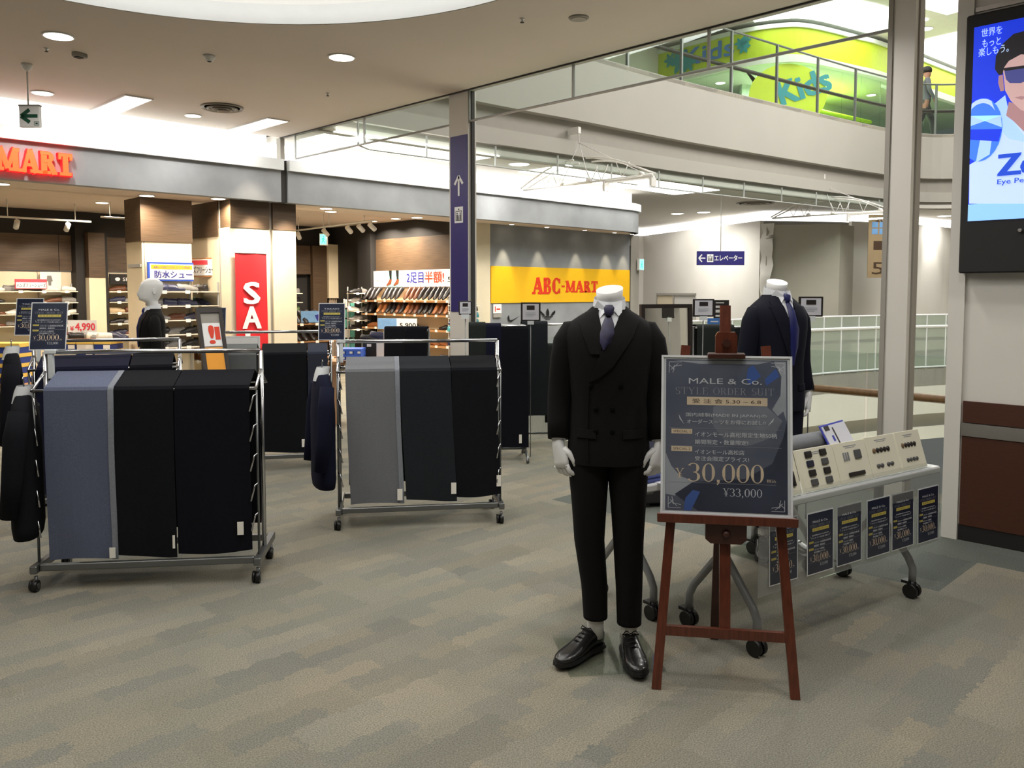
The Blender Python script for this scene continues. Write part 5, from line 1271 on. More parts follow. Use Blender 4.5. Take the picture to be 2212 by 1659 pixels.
def poster_parts(title, par, big=False):
    """a portrait sheet 0.70 wide and 1.0 high, x right, z up"""
    m_ = MB(); m_.box((0, -.006, 0), (.70, 0, 1.0)); sh = m_.build('sheet', 'frame_white', par)
    m_ = MB(); m_.box((.018, -.0075, .018), (.682, -.006, .982)); fc_ = m_.build('print', 'poster_navy' if big else 'poster_dark', par)
    if big:   # the printed suit in the background: pale shirt collar, dark lapels, blue facets
        def pg(nm, mt, pts, y): l = MB(); l.add([(p[0], y, p[1]) for p in pts], [tuple(range(len(pts)))]); l.build(nm, mt, fc_)
        pg('printed_sleeve', 'poster_mist', [(.02, .12), (.02, .38), (.05, .30), (.10, .235), (.19, .20), (.14, .15), (.07, .11)], -.0078)
        pg('printed_lapel', 'poster_mid', [(.28, .68), (.40, .735), (.56, .70), (.655, .60), (.61, .50), (.48, .44), (.34, .47), (.28, .56)], -.0077)
        pg('printed_shirt', 'poster_mist', [(.61, .975), (.676, .975), (.676, .60), (.66, .66), (.63, .63), (.60, .67), (.645, .76), (.65, .88)], -.00775)
        pg('printed_edge', 'poster_mist', [(.06, .975), (.60, .975), (.52, .955), (.20, .955)], -.00775)
        pg('printed_fold', 'poster_deep', [(.07, .12), (.17, .20), (.45, .23), (.60, .33), (.66, .50), (.68, .60), (.68, .02), (.20, .02)], -.0079)
        pg('printed_facet', 'poster_blue', [(.47, .93), (.50, .95), (.54, .88), (.48, .82), (.46, .86)], -.0080)
        pg('printed_facet', 'poster_blue', [(.56, .86), (.62, .93), (.64, .88), (.57, .82)], -.0080)
        pg('printed_facet', 'poster_blue', [(.13, .10), (.17, .15), (.21, .14), (.16, .02), (.12, .02)], -.0080)
    l = MB(); y = -.0085
    put_text(l, title, .145, .545, .826, .862, y=y, bold=.004)
    put_text(l, '国内縫製(MADE IN JAPAN)の', .13, .57, .612, .640, y=y, bold=.006); put_text(l, 'オーダースーツをお得にお試し!!', .135, .565, .570, .598, y=y, bold=.006)
    for s in ((.09, .628, .12, .565, .095, .60), (.61, .618, .575, .565, .605, .595)): l.add([(s[0], y, s[1]), (s[2], y, s[3]), (s[4], y, s[5])], [(0, 1, 2)])
    put_text(l, 'イオンモール高松限定生地50柄', .18, .625, .488, .520, y=y, bold=.008); put_text(l, '期間限定・数量限定!', .18, .47, .440, .470, y=y, bold=.008)
    put_text(l, 'イオンモール高松店', .18, .45, .378, .408, y=y, bold=.008); put_text(l, '受注会限定プライス!', .18, .475, .335, .365, y=y, bold=.008)
    serif(l, '¥33,000', .335, .545, .118, .168, y=y, T=.13, t=.045)
    l.build('white_lettering', 'print_silver', par)
    l = MB(); serif(l, 'STYLE', .07, .25, .758, .802, y=y, T=.11, t=.035); serif(l, 'ORDER', .28, .46, .758, .802, y=y, T=.11, t=.035); serif(l, 'SUIT', .49, .61, .758, .802, y=y, T=.11, t=.035)
    for z in (.540, .428, .196): l.box((.04, y, z), (.65 if z > .2 else .62, y + .0004, z + .002))
    l.build('grey_lettering', 'print_grey', par)
    l = MB(); l.box((.135, y, .69), (.575, y + .0005, .742)); l.box((.05, y, .505), (.165, y + .0005, .535)); l.box((.05, y, .393), (.165, y + .0005, .425)); l.build('gold_bars', 'print_gold' if big else 'print_yellow', par)
    l = MB(); put_text(l, '受 注 会 5.30 ~ 6.8', .165, .54, .702, .730, y=y - .0005); put_text(l, 'SPECIAL 1', .06, .155, .512, .528, y=y - .0005); put_text(l, 'SPECIAL 2', .06, .155, .401, .417, y=y - .0005); l.build('dark_lettering', 'banner_brown', par)
    l = MB(); serif(l, '30,000', .145, .555, .205, .320, y=y, T=.15, t=.04, gap=.06); serif(l, '¥', .075, .12, .225, .285, y=y, T=.13, t=.05); put_text(l, '税込', .57, .62, .212, .232, y=y)
    l.build('gold_lettering', 'print_gold', par)
    if big:
        l = MB()
        for cx, cz, sx, sz in ((.035, .965, 1, -1), (.665, .965, -1, -1), (.035, .035, 1, 1), (.665, .035, -1, 1)):
            for a, b in (((0, .07), (.0, .0)), ((.0, .0), (.07, .0)), ((.01, .05), (.05, .01)), ((.02, .07), (.03, .02)), ((.07, .02), (.02, .03)), ((.0, .02), (.03, .05))):
                for q in _bar(cx + sx * a[0], cz + sz * a[1], cx + sx * b[0], cz + sz * b[1], .003): l.add([(p[0], y, p[1]) for p in q], [(0, 1, 2, 3)])
        l.build('corner_ornament', 'print_silver', par)
_POST = {}
def poster(name, label, loc, rotz, h, title='MALE & Co.', big=False, tilt=0.0, group=None, wscale=1.0):
    key = (title, big)
    if key not in _POST:
        t = thing(name, label, 'poster', (0, 0, 0), 0, group); poster_parts(title, t, big); _POST[key] = t
    else:
        t = copy_tree(_POST[key]); t.name = name; tag(t, label, 'poster')
        if 'group' in t: del t['group']
        if group: t['group'] = group
    t.location = loc; t.scale = (h * wscale, h, h); t.rotation_euler = (tilt, 0, rotz)
    return t
# ================================================================== CLOTH RACKS
mat('chrome', (190, 190, 192), .18, metal=1.0); mat('steel_tube', (120, 122, 122), .35, metal=.8); mat('caster_black', (18, 18, 18), .4)
def cloth_mat(name, c, c2=None, sc=260): return mat(name, c, .9, noise=.18, nscale=sc, bump=.25, bscale=500, spec=.15, rgb2=c2)
cloth_mat('cloth_slate', (86, 92, 112), (104, 110, 132)); cloth_mat('cloth_black', (17, 18, 22), (24, 26, 31)); cloth_mat('cloth_ink', (14, 15, 20), (20, 21, 30)); cloth_mat('cloth_navy', (18, 20, 36), (26, 28, 50))
cloth_mat('cloth_grey', (108, 110, 114), (124, 126, 130)); cloth_mat('cloth_charcoal', (32, 35, 38), (42, 45, 50)); cloth_mat('cloth_stripe', (92, 96, 96), (112, 116, 116)); cloth_mat('cloth_selvage', (134, 138, 146)); cloth_mat('cloth_moss', (34, 38, 36), (46, 50, 48)); cloth_mat('cloth_bluegrey', (46, 50, 62), (58, 62, 76))
def caster(par, p, r=.03):
    m_ = MB(); m_.tube([(p[0] - .012, p[1], r), (p[0] + .012, p[1], r)], r, 14); m_.tube([(p[0] - .03, p[1] + .012, r), (p[0] - .014, p[1] + .012, r)], r, 14)
    o = m_.build('caster', 'caster_black', par)
    m_ = MB(); m_.tube([(p[0] + .0125, p[1], r), (p[0] + .015, p[1], r)], r * .5, 10); m_.cyl((p[0], p[1] + .005, r), (p[0], p[1] + .005, r * 2 + .02), .01, 8); m_.build('caster_hub', 'steel_tube', o)
def rack(label, fl, fr, depth, top=1.23, ladder=True, rung=True):
    fl, fr = Vector(fl), Vector(fr); dv = fr - fl; L_ = dv.length
    t = thing('cloth_rack', label, 'rack', (fl.x, fl.y, 0), math.atan2(dv.y, dv.x))
    zb = .105
    for y in (0, depth):
        m_ = MB(); m_.bbox((.02, y - .0, zb), (L_ - .02, y + .03, zb + .035), .004); m_.build('base_bar', 'steel_tube', t)
    for x in (0, L_):
        m_ = MB(); m_.bbox((x - .018, -.03, zb - .005), (x + .018, depth + .06, zb + .035), .004); m_.build('side_bar', 'steel_tube', t)
        for y in (0, depth): caster(t, (x, y))
        m_ = MB(); m_.tube([(x, depth / 2, zb), (x, depth / 2, top)], .0125, 8); m_.build('post', 'chrome', t)
    m_ = MB(); m_.tube([(0, depth / 2, top), (L_, depth / 2, top)], .0125, 8); m_.build('top_rail', 'chrome', t)
    for y in (depth * .10, depth * .90):
        m_ = MB(); m_.tube([(0, y, top - .19), (L_, y, top - .19)], .009, 8); m_.build('drape_bar', 'chrome', t)
    for x in (0, L_):
        m_ = MB(); m_.tube([(x, depth * .08, top - .19), (x, depth / 2, top - .10), (x, depth * .92, top - .19)], .009, 6); m_.build('yoke', 'chrome', t)
    for x, sg_ in ((0, -1), (L_, 1)):
        for k in range(5):
            z = .28 + k * .16
            m_ = MB(); m_.tube([(x + sg_ * .0, depth * .10, z + .09), (x - sg_ * .012, depth * .06, z + .08), (x - sg_ * .03, depth * .01, z)], .005, 6); m_.build('hook', 'chrome', t)
        m_ = MB(); m_.tube([(x, depth * .12, .13), (x, depth * .12, top - .2)], .007, 6); m_.build('hook_rail', 'steel_tube', t)
    return t, L_
def drape(t, x0, x1, depth, top, m, label, group, bot=.155, skew=0.0, wav=.006, selv=None, back=True, lift=0.0, tags_=()):
    """one length of cloth hung over the bars of a rack (a thing of its own)"""
    Mr = Matrix.Translation(t.location) @ Matrix.Rotation(t.rotation_euler.z, 4, 'Z')
    c = thing('suit_cloth', label, 'cloth', Mr @ Vector((x0, 0, 0)), t.rotation_euler.z, group)
    w_ = x1 - x0; zt = top - .175 + lift; nx = 8
    prof = [(depth * .10 - .014, bot)] + [(depth * .10 - .016, bot + (zt - .03 - bot) * k / 7) for k in range(1, 7)] + [(depth * .10 - .015, zt - .012), (depth * .10 - .006, zt - .002), (depth * .5, zt + .066), (depth * .90, zt), (depth * .90 + .014, zt - .03), (depth * .90 + .02, bot + .05)]
    def sheet(off):
        rows = []
        for i, (y, z) in enumerate(prof):
            k = max(0, (zt - z) / zt)
            row = []
            for j in range(nx + 1):
                s = j / nx
                row.append((s * w_ + skew * k * (1 if y < depth / 2 else 0) + .002 * math.sin(z * 7), y - off + (wav * k * math.sin(s * 7 + z * 3 + x0 * 9) if y < depth / 2 else 0), z + (.012 * math.sin(s * 3 + x0 * 5) if i == 0 else 0) + off * (1 if 8 <= i <= 10 else 0)))
            rows.append(row)
        return rows
    A, B = sheet(0), sheet(.007)
    mb = MB(); mb.loft(A, caps=False, closed=False, smooth=False); mb.loft(B, caps=False, closed=False, smooth=False)
    n = nx + 1
    for j in (0, nx):
        for i in range(len(A) - 1): mb.add([A[i][j], A[i + 1][j], B[i + 1][j], B[i][j]], [(0, 1, 2, 3)])
    for i in range(nx): mb.add([A[0][i], A[0][i + 1], B[0][i + 1], B[0][i]], [(0, 1, 2, 3)])
    mb.build('cloth', m, c)
    if selv:
        sv = MB(); sv.loft([[(r[-1][0] - .026, r[-1][1] - .004, r[-1][2] + .001), (r[-1][0] + .004, r[-1][1] - .004, r[-1][2] + .001)] for r in B[:10]], caps=False, closed=False)
        sv.build('selvage', selv, c, 'pale selvage edge')
    for tx, tz, tw, th_ in tags_:
        g = MB(); g.box((tx, prof[0][0] - .022, tz), (tx + tw, prof[0][0] - .018, tz + th_)); g.build('paper_tag', 'price_card', c, 'pale paper tag')
    return c
mat('tag_blue', (206, 226, 230), .6)
D1 = .41
# nearest rack
r1, L1 = rack('nearest steel cloth rack on casters, at the left', (1.239, 4.729), (2.121, 4.041), D1)
drape(r1, .06, .40, D1, 1.23, 'cloth_slate', 'slate blue suit cloth on the nearest rack', 'cloth on the nearest rack', bot=.15, selv='cloth_selvage', tags_=((.305, .16, .03, .055),))
drape(r1, .405, .70, D1, 1.23, 'cloth_black', 'black suit cloth beside the slate blue one on the nearest rack', 'cloth on the nearest rack', bot=.16, tags_=((.278, .20, .012, .07),))
drape(r1, .705, 1.085, D1, 1.23, 'cloth_ink', 'dark ink suit cloth at the right end of the nearest rack', 'cloth on the nearest rack', bot=.17, tags_=((.31, .26, .032, .07),))
# second rack
r2, L2 = rack('steel cloth rack on casters in the middle, with light grey cloth', (2.975, 4.573), (3.839, 3.94), D1, 1.22)
drape(r2, .05, .395, D1, 1.22, 'cloth_grey', 'light grey suit cloth on the middle rack', 'cloth on the middle rack', bot=.155, skew=.03, selv='cloth_selvage', tags_=((.33, .18, .034, .075),))
drape(r2, .40, .735, D1, 1.22, 'cloth_charcoal', 'charcoal suit cloth in the centre of the middle rack', 'cloth on the middle rack', bot=.17, skew=.045, tags_=((.335, .21, .034, .075),))
drape(r2, .74, 1.045, D1, 1.22, 'cloth_black', 'black suit cloth at the right end of the middle rack', 'cloth on the middle rack', bot=.19, skew=.03, tags_=((.30, .25, .03, .075),))
# rack behind the nearest one, right
a, b = UZ(452, 1024), UZ(718, 1012)
r4, L4 = rack('steel cloth rack seen between the two front racks', (a.x, a.y), (b.x, b.y), D1, 1.20)
drape(r4, .05, .40, D1, 1.20, 'cloth_stripe', 'grey pinstriped suit cloth behind the nearest rack', 'cloth on the rear rack', bot=.16)
drape(r4, .44, .82, D1, 1.20, 'cloth_black', 'black suit cloth on the rear rack, next to the pinstripe', 'cloth on the rear rack', bot=.16, tags_=((.33, .20, .032, .07),))
drape(r4, .83, L4 - .03, D1, 1.20, 'cloth_bluegrey', 'blue grey suit cloth at the right end of the rear rack', 'cloth on the rear rack', bot=.16)
# rack behind the nearest one, left
a, b = UZ(70, 1124), UZ(392, 1100)
r5, L5 = rack('steel cloth rack hidden behind the nearest rack at left', (a.x, a.y), (b.x, b.y), D1, 1.21)
drape(r5, .05, .62, D1, 1.21, 'cloth_navy', 'dark navy suit cloth behind the nearest rack, left half', 'cloth on the hidden rack', bot=.16)
drape(r5, .63, L5 - .04, D1, 1.21, 'cloth_ink', 'black navy suit cloth behind the nearest rack, right half', 'cloth on the hidden rack', bot=.16)
# tall stand at centre right
def cloth_stand(label, c, rotz, w_, top, feet=True):
    t = thing('cloth_stand', label, 'rack', c, rotz)
    for x in (-w_ / 2, w_ / 2):
        m_ = MB(); m_.tube([(x, 0, .05), (x, 0, top)], .014, 8); m_.build('post', 'steel_tube', t)
        m_ = MB(); m_.tube([(x + (.0), -.24, .012), (x, -.2, .05), (x, -.1, .085), (x, .1, .085), (x, .2, .05), (x, .24, .012)], .014, 8); m_.build('foot', 'steel_tube', t)
    m_ = MB(); m_.tube([(-w_ / 2, 0, .10), (w_ / 2, 0, .10)], .012, 8); m_.build('lower_bar', 'steel_tube', t)
    for y in (-.07, .07):
        m_ = MB(); m_.tube([(-w_ / 2, y, top), (w_ / 2, y, top)], .01, 8); m_.build('drape_bar', 'chrome', t)
    return t
def hang(t, x0, x1, top, m, label, group, bot=.13, dy=.07, tags_=()):
    Mr = Matrix.Translation(t.location) @ Matrix.Rotation(t.rotation_euler.z, 4, 'Z')
    c = thing('suit_cloth', label, 'cloth', Mr @ Vector((x0, 0, 0)), t.rotation_euler.z, group)
    w_ = x1 - x0
    prof = [(-dy - .045, bot), (-dy - .03, bot + (top - bot) * .3), (-dy - .02, bot + (top - bot) * .7), (-dy - .012, top - .01), (-dy, top + .012), (0, top + .02), (dy, top + .012), (dy + .012, top - .02), (dy + .04, bot + .03)]
    def rows(o): return [[(w_ * j / 6, y + (-o if y < 0 else o) + .006 * math.sin(j * 1.9 + z * 4) * (z < top - .05), z + (o if abs(y) < dy + .005 else 0)) for j in range(7)] for y, z in prof]
    A, B = rows(0), rows(.007)
    mb = MB(); mb.loft(A, caps=False, closed=False); mb.loft(B, caps=False, closed=False)
    for j in (0, 6):
        for i in range(len(A) - 1): mb.add([A[i][j], A[i + 1][j], B[i + 1][j], B[i][j]], [(0, 1, 2, 3)])
    mb.build('cloth', m, c)
    for tx, tz, tw, th_ in tags_:
        g = MB(); g.box((tx, -dy - .062, tz), (tx + tw, -dy - .058, tz + th_)); g.build('paper_tag', 'price_card', c)
    return c
c = UZ(1076, 1000); c3 = Vector((c.x + .12, c.y + .12, 0))
s3 = cloth_stand('steel cloth stand with curved feet left of the front mannequin', c3, R(-40), .50, 1.24)
hang(s3, -.27, -.12, 1.25, 'cloth_moss', 'mossy black suit cloth at the left of the tall stand', 'cloth on the tall stand')
hang(s3, -.12, .02, 1.24, 'cloth_navy', 'navy checked suit cloth in the middle of the tall stand', 'cloth on the tall stand')
hang(s3, .02, .27, 1.22, 'cloth_ink', 'midnight suit cloth at the right of the tall stand', 'cloth on the tall stand', tags_=((.16, .17, .025, .08),))
c = UD(1180, 960, 8.5)
s6 = cloth_stand('steel cloth stand half hidden behind the front mannequin', (c.x, c.y, 0), R(-40), .50, 1.22)
hang(s6, -.26, .0, 1.23, 'cloth_charcoal', 'charcoal pinstriped suit cloth half hidden by the front mannequin, left', 'cloth on the half hidden stand', bot=.30)
hang(s6, .0, .26, 1.00, 'cloth_moss', 'mossy suit cloth behind the front mannequin, right', 'cloth on the half hidden stand', bot=.16)
c = UD(880, 900, 8.4)
s7 = cloth_stand('cloth stand with two black cloths before the shoe shop', (c.x, c.y, 0), R(-45), .44, 1.17)
hang(s7, -.215, .0, 1.18, 'cloth_black', 'black suit cloth on the farthest stand, left half', 'cloth on the farthest stand', bot=.2)
hang(s7, .003, .215, 1.18, 'cloth_ink', 'black suit cloth on the farthest stand, right half', 'cloth on the farthest stand', bot=.2)
# ---- sign holders clipped to the racks
def pop_holder(rk, lx, ly, z0, label):
    Mr = Matrix.Translation(rk.location) @ Matrix.Rotation(rk.rotation_euler.z, 4, 'Z'); p = Mr @ Vector((lx, ly, z0))
    t = thing('sign_clip', label, 'sign holder', p, rk.rotation_euler.z)
    m_ = MB(); m_.box((-.012, -.012, -.12), (.012, .012, .02)); m_.build('stem', 'acrylic', t)
    m_ = MB(); m_.bbox((-.03, -.016, .01), (.03, .016, .035), .004); m_.build('clip', 'acrylic', t)
    return p
p = pop_holder(r1, .03, D1 / 2, 1.21, 'clear sign clip at the left end of the nearest rack')
poster('rack_poster', 'navy suit poster on the left end of the nearest rack', p + Vector((-.085, .075, .03)), R(-35), .262, 'MALE & Co.', tilt=R(-14), group='suit posters on racks')
p = pop_holder(r5, .03, D1 / 2, 1.19, 'clear sign clip on the hidden rack at left')
poster('rack_poster', 'navy suit poster partly behind another at the far left', p + Vector((-.12, .10, .06)), R(-40), .262, 'TAKAIO', tilt=R(-12), group='suit posters on racks')
p = pop_holder(r2, .02, D1 / 2, 1.20, 'clear sign clip at the left end of the middle rack')
poster('rack_poster', 'blue suit poster above the light grey cloth', p + Vector((-.12, .09, .03)), R(-42), .25, 'TAKAIO', tilt=R(-10), group='suit posters on racks')
p = pop_holder(r4, .04, D1 / 2, 1.19, 'clear sign clip at the left end of the rear rack')
poster('rack_poster', 'navy suit poster behind the slanted shoe display board', p + Vector((-.06, .05, -.02)), R(-40), .25, 'MALE & Co.', tilt=R(-10), group='suit posters on racks')
# black framed notices
mat('frame_black', (44, 40, 40), .4); mat('paper_grey', (214, 214, 222), .6)
def notice(name, label, loc, rotz, w_, h_, stand_to, tilt=0, group='black framed notices'):
    t = thing(name, label, 'sign', loc, rotz, group)
    m_ = MB(); m_.bbox((0, -.008, 0), (w_, .004, h_), .003); m_.build('frame', 'frame_black', t)
    m_ = MB(); m_.box((w_ * .09, -.010, h_ * .08), (w_ * .91, -.008, h_ * .92)); m_.build('paper', 'paper_grey', t)
    m_ = MB(); m_.box((w_ * .30, -.0115, h_ * .60), (w_ * .70, -.010, h_ * .84)); m_.build('printed_block', 'frame_black', t)
    l = MB()
    for k in range(3): l.box((w_ * .25, -.0115, h_ * (.28 + .08 * k)), (w_ * (.75 - .1 * (k == 0)), -.010, h_ * (.295 + .08 * k)))
    l.build('printed_lines', 'print_grey', t)
    m_ = MB(); m_.cyl((w_ / 2, .004, h_ * .1), (w_ / 2, .004, stand_to - loc[2]), .004, 6); m_.build('pole', 'steel_tube', t)
    m_ = MB(); m_.box((w_ / 2 - .03, -.012, -.03), (w_ / 2 + .03, .012, .004)); m_.build('clip', 'acrylic', t)
    return t
p = UD(1125, 694, 7.75); notice('framed_notice', 'black framed notice above the tall navy cloth stand', p, R(-45), .184, .176, 0)
p = UD(991, 680, 6.3); notice('framed_notice', 'small black framed notice before the navy pillar sign', p, R(-45), .10, .105, 0)
p = UD(1496, 684, 6.6); notice('framed_notice', 'black framed notice left of the easel top', p, R(-45), .17, .14, 0)
p = UD(1724, 684, 5.6); notice('framed_notice', 'black framed notice right of the navy suited mannequin', p, R(-45), .165, .135, 0)
# ---- suit jackets hung at the rack ends
def loft_sup(mb, rings, n=20, p=2.4, caps=True, M=None):
    """rings: (cx, cy, z, hw, hd)"""
    rr = []
    for cx, cy, z, hw, hd in rings:
        r = []
        for k in range(n):
            a = 2 * PI * k / n; c, s = math.cos(a), math.sin(a)
            r.append((cx + hw * math.copysign(abs(c) ** (2 / p), c), cy + hd * math.copysign(abs(s) ** (2 / p), s), z))
        rr.append(r)
    return mb.loft(rr, caps, M)
def hung_jacket(rk, lx, ly, label, m, s=1.0, zt=1.05, card=False):
    Mr = Matrix.Translation(rk.location) @ Matrix.Rotation(rk.rotation_euler.z, 4, 'Z'); p = Mr @ Vector((lx, ly, zt))
    t = thing('suit_jacket', label, 'jacket', p, rk.rotation_euler.z - PI / 2 + .25, 'jackets hung at rack ends'); t.scale = (.9, .85, .95)
    mb = MB(); loft_sup(mb, [(0, 0, -.76, .20, .075), (0, 0, -.70, .205, .085), (0, 0, -.45, .19, .085), (0, 0, -.25, .20, .085), (0, 0, -.10, .215, .07), (0, 0, -.04, .18, .06), (0, 0, .0, .10, .05), (0, 0, .02, .06, .045)]); mb.build('body', m, t)
    for sx in (-1, 1):
        mb = MB(); mb.tube([(sx * .19, .0, -.06), (sx * .225, -.02, -.2), (sx * .235, -.04, -.42), (sx * .22, -.07, -.62)], [.055, .062, .056, .045], 12, sq=.9); mb.build('sleeve', m, t)
    mb = MB(); loft_sup(mb, [(0, -.01, -.03, .075, .06), (0, 0, .03, .065, .055), (0, .01, .065, .058, .05)], 16, 2, caps=False); mb.build('shirt_collar', 'frame_white', t, 'white shirt collar')
    mb = MB(); mb.tube([(0, 0, .02), (0, 0, .09), (.02, 0, .115), (.035, 0, .10)], .004, 6); mb.build('hanger_hook', 'chrome', t)
    if card:
        mb = MB(); mb.box((-.30, -.10, -.56), (-.294, -.03, -.42)); mb.build('price_card', 'price_card', t)
    return t
hung_jacket(r1, -.075, .12, 'black suit jacket hung at the left end of the nearest rack', 'cloth_black', zt=1.0, card=True)
hung_jacket(r5, -.12, .14, 'black suit jacket hung at the extreme left behind the nearest rack', 'cloth_ink', zt=1.12)
hung_jacket(r2, -.10, .10, 'navy suit jacket hung at the left end of the middle rack', 'cloth_navy', zt=1.0)
# ================================================================== MANNEQUINS
mat('mannequin_white', (232, 232, 230), .35, noise=.01); mat('shirt_white', (232, 234, 238), .7, bump=.1, bscale=300)
mat('suit_black', (17, 16, 16), .85, noise=.15, nscale=300, bump=.2, bscale=600, spec=.2); mat('suit_navy', (17, 19, 32), .85, noise=.15, nscale=300, bump=.2, bscale=600, spec=.2)
mat('tie_purple', (20, 17, 42), .5, noise=.5, nscale=40, rgb2=(44, 38, 80))
mat('button_black', (10, 10, 10), .9, spec=.1); mat('tie_navy', (24, 30, 92), .4, noise=.2, nscale=60)
mat('leather_black', (22, 21, 21), .28, noise=.15, nscale=40, bump=.15, bscale=80, coat=.3); mat('lace_black', (12, 12, 12), .8); mat('sole_black', (14, 13, 13), .6)
mat('sock_white', (236, 234, 228), .8)
RINGS = [(.84, .170, .128, 0), (.90, .172, .130, 0), (1.0, .164, .124, 0), (1.10, .157, .118, -.004), (1.20, .166, .124, -.006), (1.30, .180, .128, -.004), (1.36, .188, .120, 0), (1.40, .182, .108, .004), (1.428, .160, .094, .009), (1.45, .128, .084, .012), (1.47, .094, .074, .016), (1.49, .072, .066, .018)]
PW = 2.3
def torso_y(x, z):
    for i in range(len(RINGS) - 1):
        a, b = RINGS[i], RINGS[i + 1]
        if a[0] <= z <= b[0] or i == len(RINGS) - 2:
            k = min(max((z - a[0]) / (b[0] - a[0]), 0), 1)
            hw, hd, yc = [a[j] + (b[j] - a[j]) * k for j in (1, 2, 3)]
            s = min(abs(x) / hw, .98)
            return yc - hd * (1 - s ** PW) ** (1 / PW)
def patch(mb, outline, off, th, n=10):
    """cloth piece lying on the chest: outline given as left and right edges [(xl, xr, z)...]"""
    A = []; B = []
    for xl, xr, z in outline:
        ra = []; rb = []
        for k in range(n + 1):
            x = xl + (xr - xl) * k / n; y = torso_y(x, z)
            ra.append((x, y - off, z)); rb.append((x, y - off - th, z))
        A.append(ra); B.append(rb)
    mb.loft(B, caps=False, closed=False); mb.loft(A, caps=False, closed=False)
    for i in range(len(A) - 1):
        for j in (0, n): mb.add([A[i][j], A[i + 1][j], B[i + 1][j], B[i][j]], [(0, 1, 2, 3)])
    for i in (0, len(A) - 1):
        for j in range(n): mb.add([A[i][j], A[i][j + 1], B[i][j + 1], B[i][j]], [(0, 1, 2, 3)])
    return mb
def hand_mesh(side, curl=.5):
    """hand hanging down from the wrist at the origin; fingers towards -z; palm towards the thigh"""
    mb = MB()
    sx = side
    # palm: flattened loft (thin in x, wide in y)
    loft_sup(mb, [(0, 0, .035, .021, .027), (0, 0, .0, .022, .029), (0, -.004, -.03, .019, .037), (0, -.006, -.065, .017, .041), (0, -.006, -.088, .014, .039)], 16, 2.3)
    for k, (y, ln, c0) in enumerate(((-.036, .066, .5), (-.013, .076, .6), (.010, .070, .72), (.031, .055, .85))):
        a = .15 + c0 * curl * .3; pts = [Vector((0, y, -.078))]; d = Vector((0, 0, -1)); ang = 0
        for sgm, l in ((0, .45), (1, .32), (2, .25)):
            ang += a + (.55 * curl if sgm else .2 * curl)
            pts.append(pts[-1] + Vector((-sx * math.sin(ang) * ln * l, -.06 * ln * math.sin(ang), -math.cos(ang) * ln * l)))
        mb.tube(pts, [.0105, .0098, .0088, .006], 10)
    pts = [Vector((-sx * .004, -.026, -.012)), Vector((-sx * .016, -.046, -.036)), Vector((-sx * .024, -.056, -.064)), Vector((-sx * .030, -.054, -.088))]
    mb.tube(pts, [.015, .0125, .0105, .007], 10)
    return mb
def dress_shoe_part(par, p, yaw, s=1.0):
    """worn leather shoe with sole and laces, heel at p"""
    M = Matrix.Translation(p) @ Matrix.Rotation(yaw, 4, 'Z') @ Matrix.Scale(s, 4)
    mb = MB(); rings = []
    for y, hw, z0, z1, lean in ((.035, .020, .028, .055, 0), (.025, .032, .024, .085, 0), (.0, .037, .022, .095, 0), (-.04, .037, .020, .098, 0), (-.075, .037, .016, .088, 0), (-.11, .041, .014, .074, .002), (-.15, .046, .013, .060, .003), (-.19, .046, .013, .052, .004), (-.22, .038, .014, .046, .005), (-.24, .024, .016, .038, .005), (-.248, .008, .02, .03, .005)):
        rings.append([(hw * math.copysign(abs(math.cos(a)) ** .85, math.cos(a)) + lean, y, z0 + (z1 - z0) * (.5 + .5 * math.sin(a)) if math.sin(a) > -.5 else z0) for a in [2 * PI * k / 18 for k in range(18)]])
    mb.loft(rings, M=M); sh = mb.build('shoe', 'leather_black', par, 'black leather lace-up shoe')
    mb = MB(); out = [(.0, .04), (.026, .032), (.038, .0), (.038, -.07), (.044, -.12), (.05, -.17), (.045, -.215), (.028, -.245), (.005, -.255), (-.02, -.245), (-.038, -.215), (-.047, -.17), (-.042, -.12), (-.038, -.07), (-.038, .0), (-.026, .032)]
    mb.slab(out, .006, .022, M); mb.slab([(x, y) for x, y in ((-.03, .036), (.03, .036), (.037, 0), (.037, -.05), (-.037, -.05), (-.037, 0))], 0, .01, M); mb.build('sole', 'sole_black', sh)
    mb = MB()
    for k in range(4):
        y = -.055 - .022 * k; z = .096 - .008 * k
        mb.tube([M @ Vector((-.022, y, z - .008)), M @ Vector((0, y - .004, z + .002)), M @ Vector((.022, y, z - .008))], .0028, 6)
    for sx in (-1, 1): mb.tube([M @ Vector((0, -.055, .098)), M @ Vector((sx * .02, -.06, .108)), M @ Vector((sx * .034, -.052, .088)), M @ Vector((sx * .012, -.056, .096))], .0025, 6)
    mb.build('laces', 'lace_black', sh)
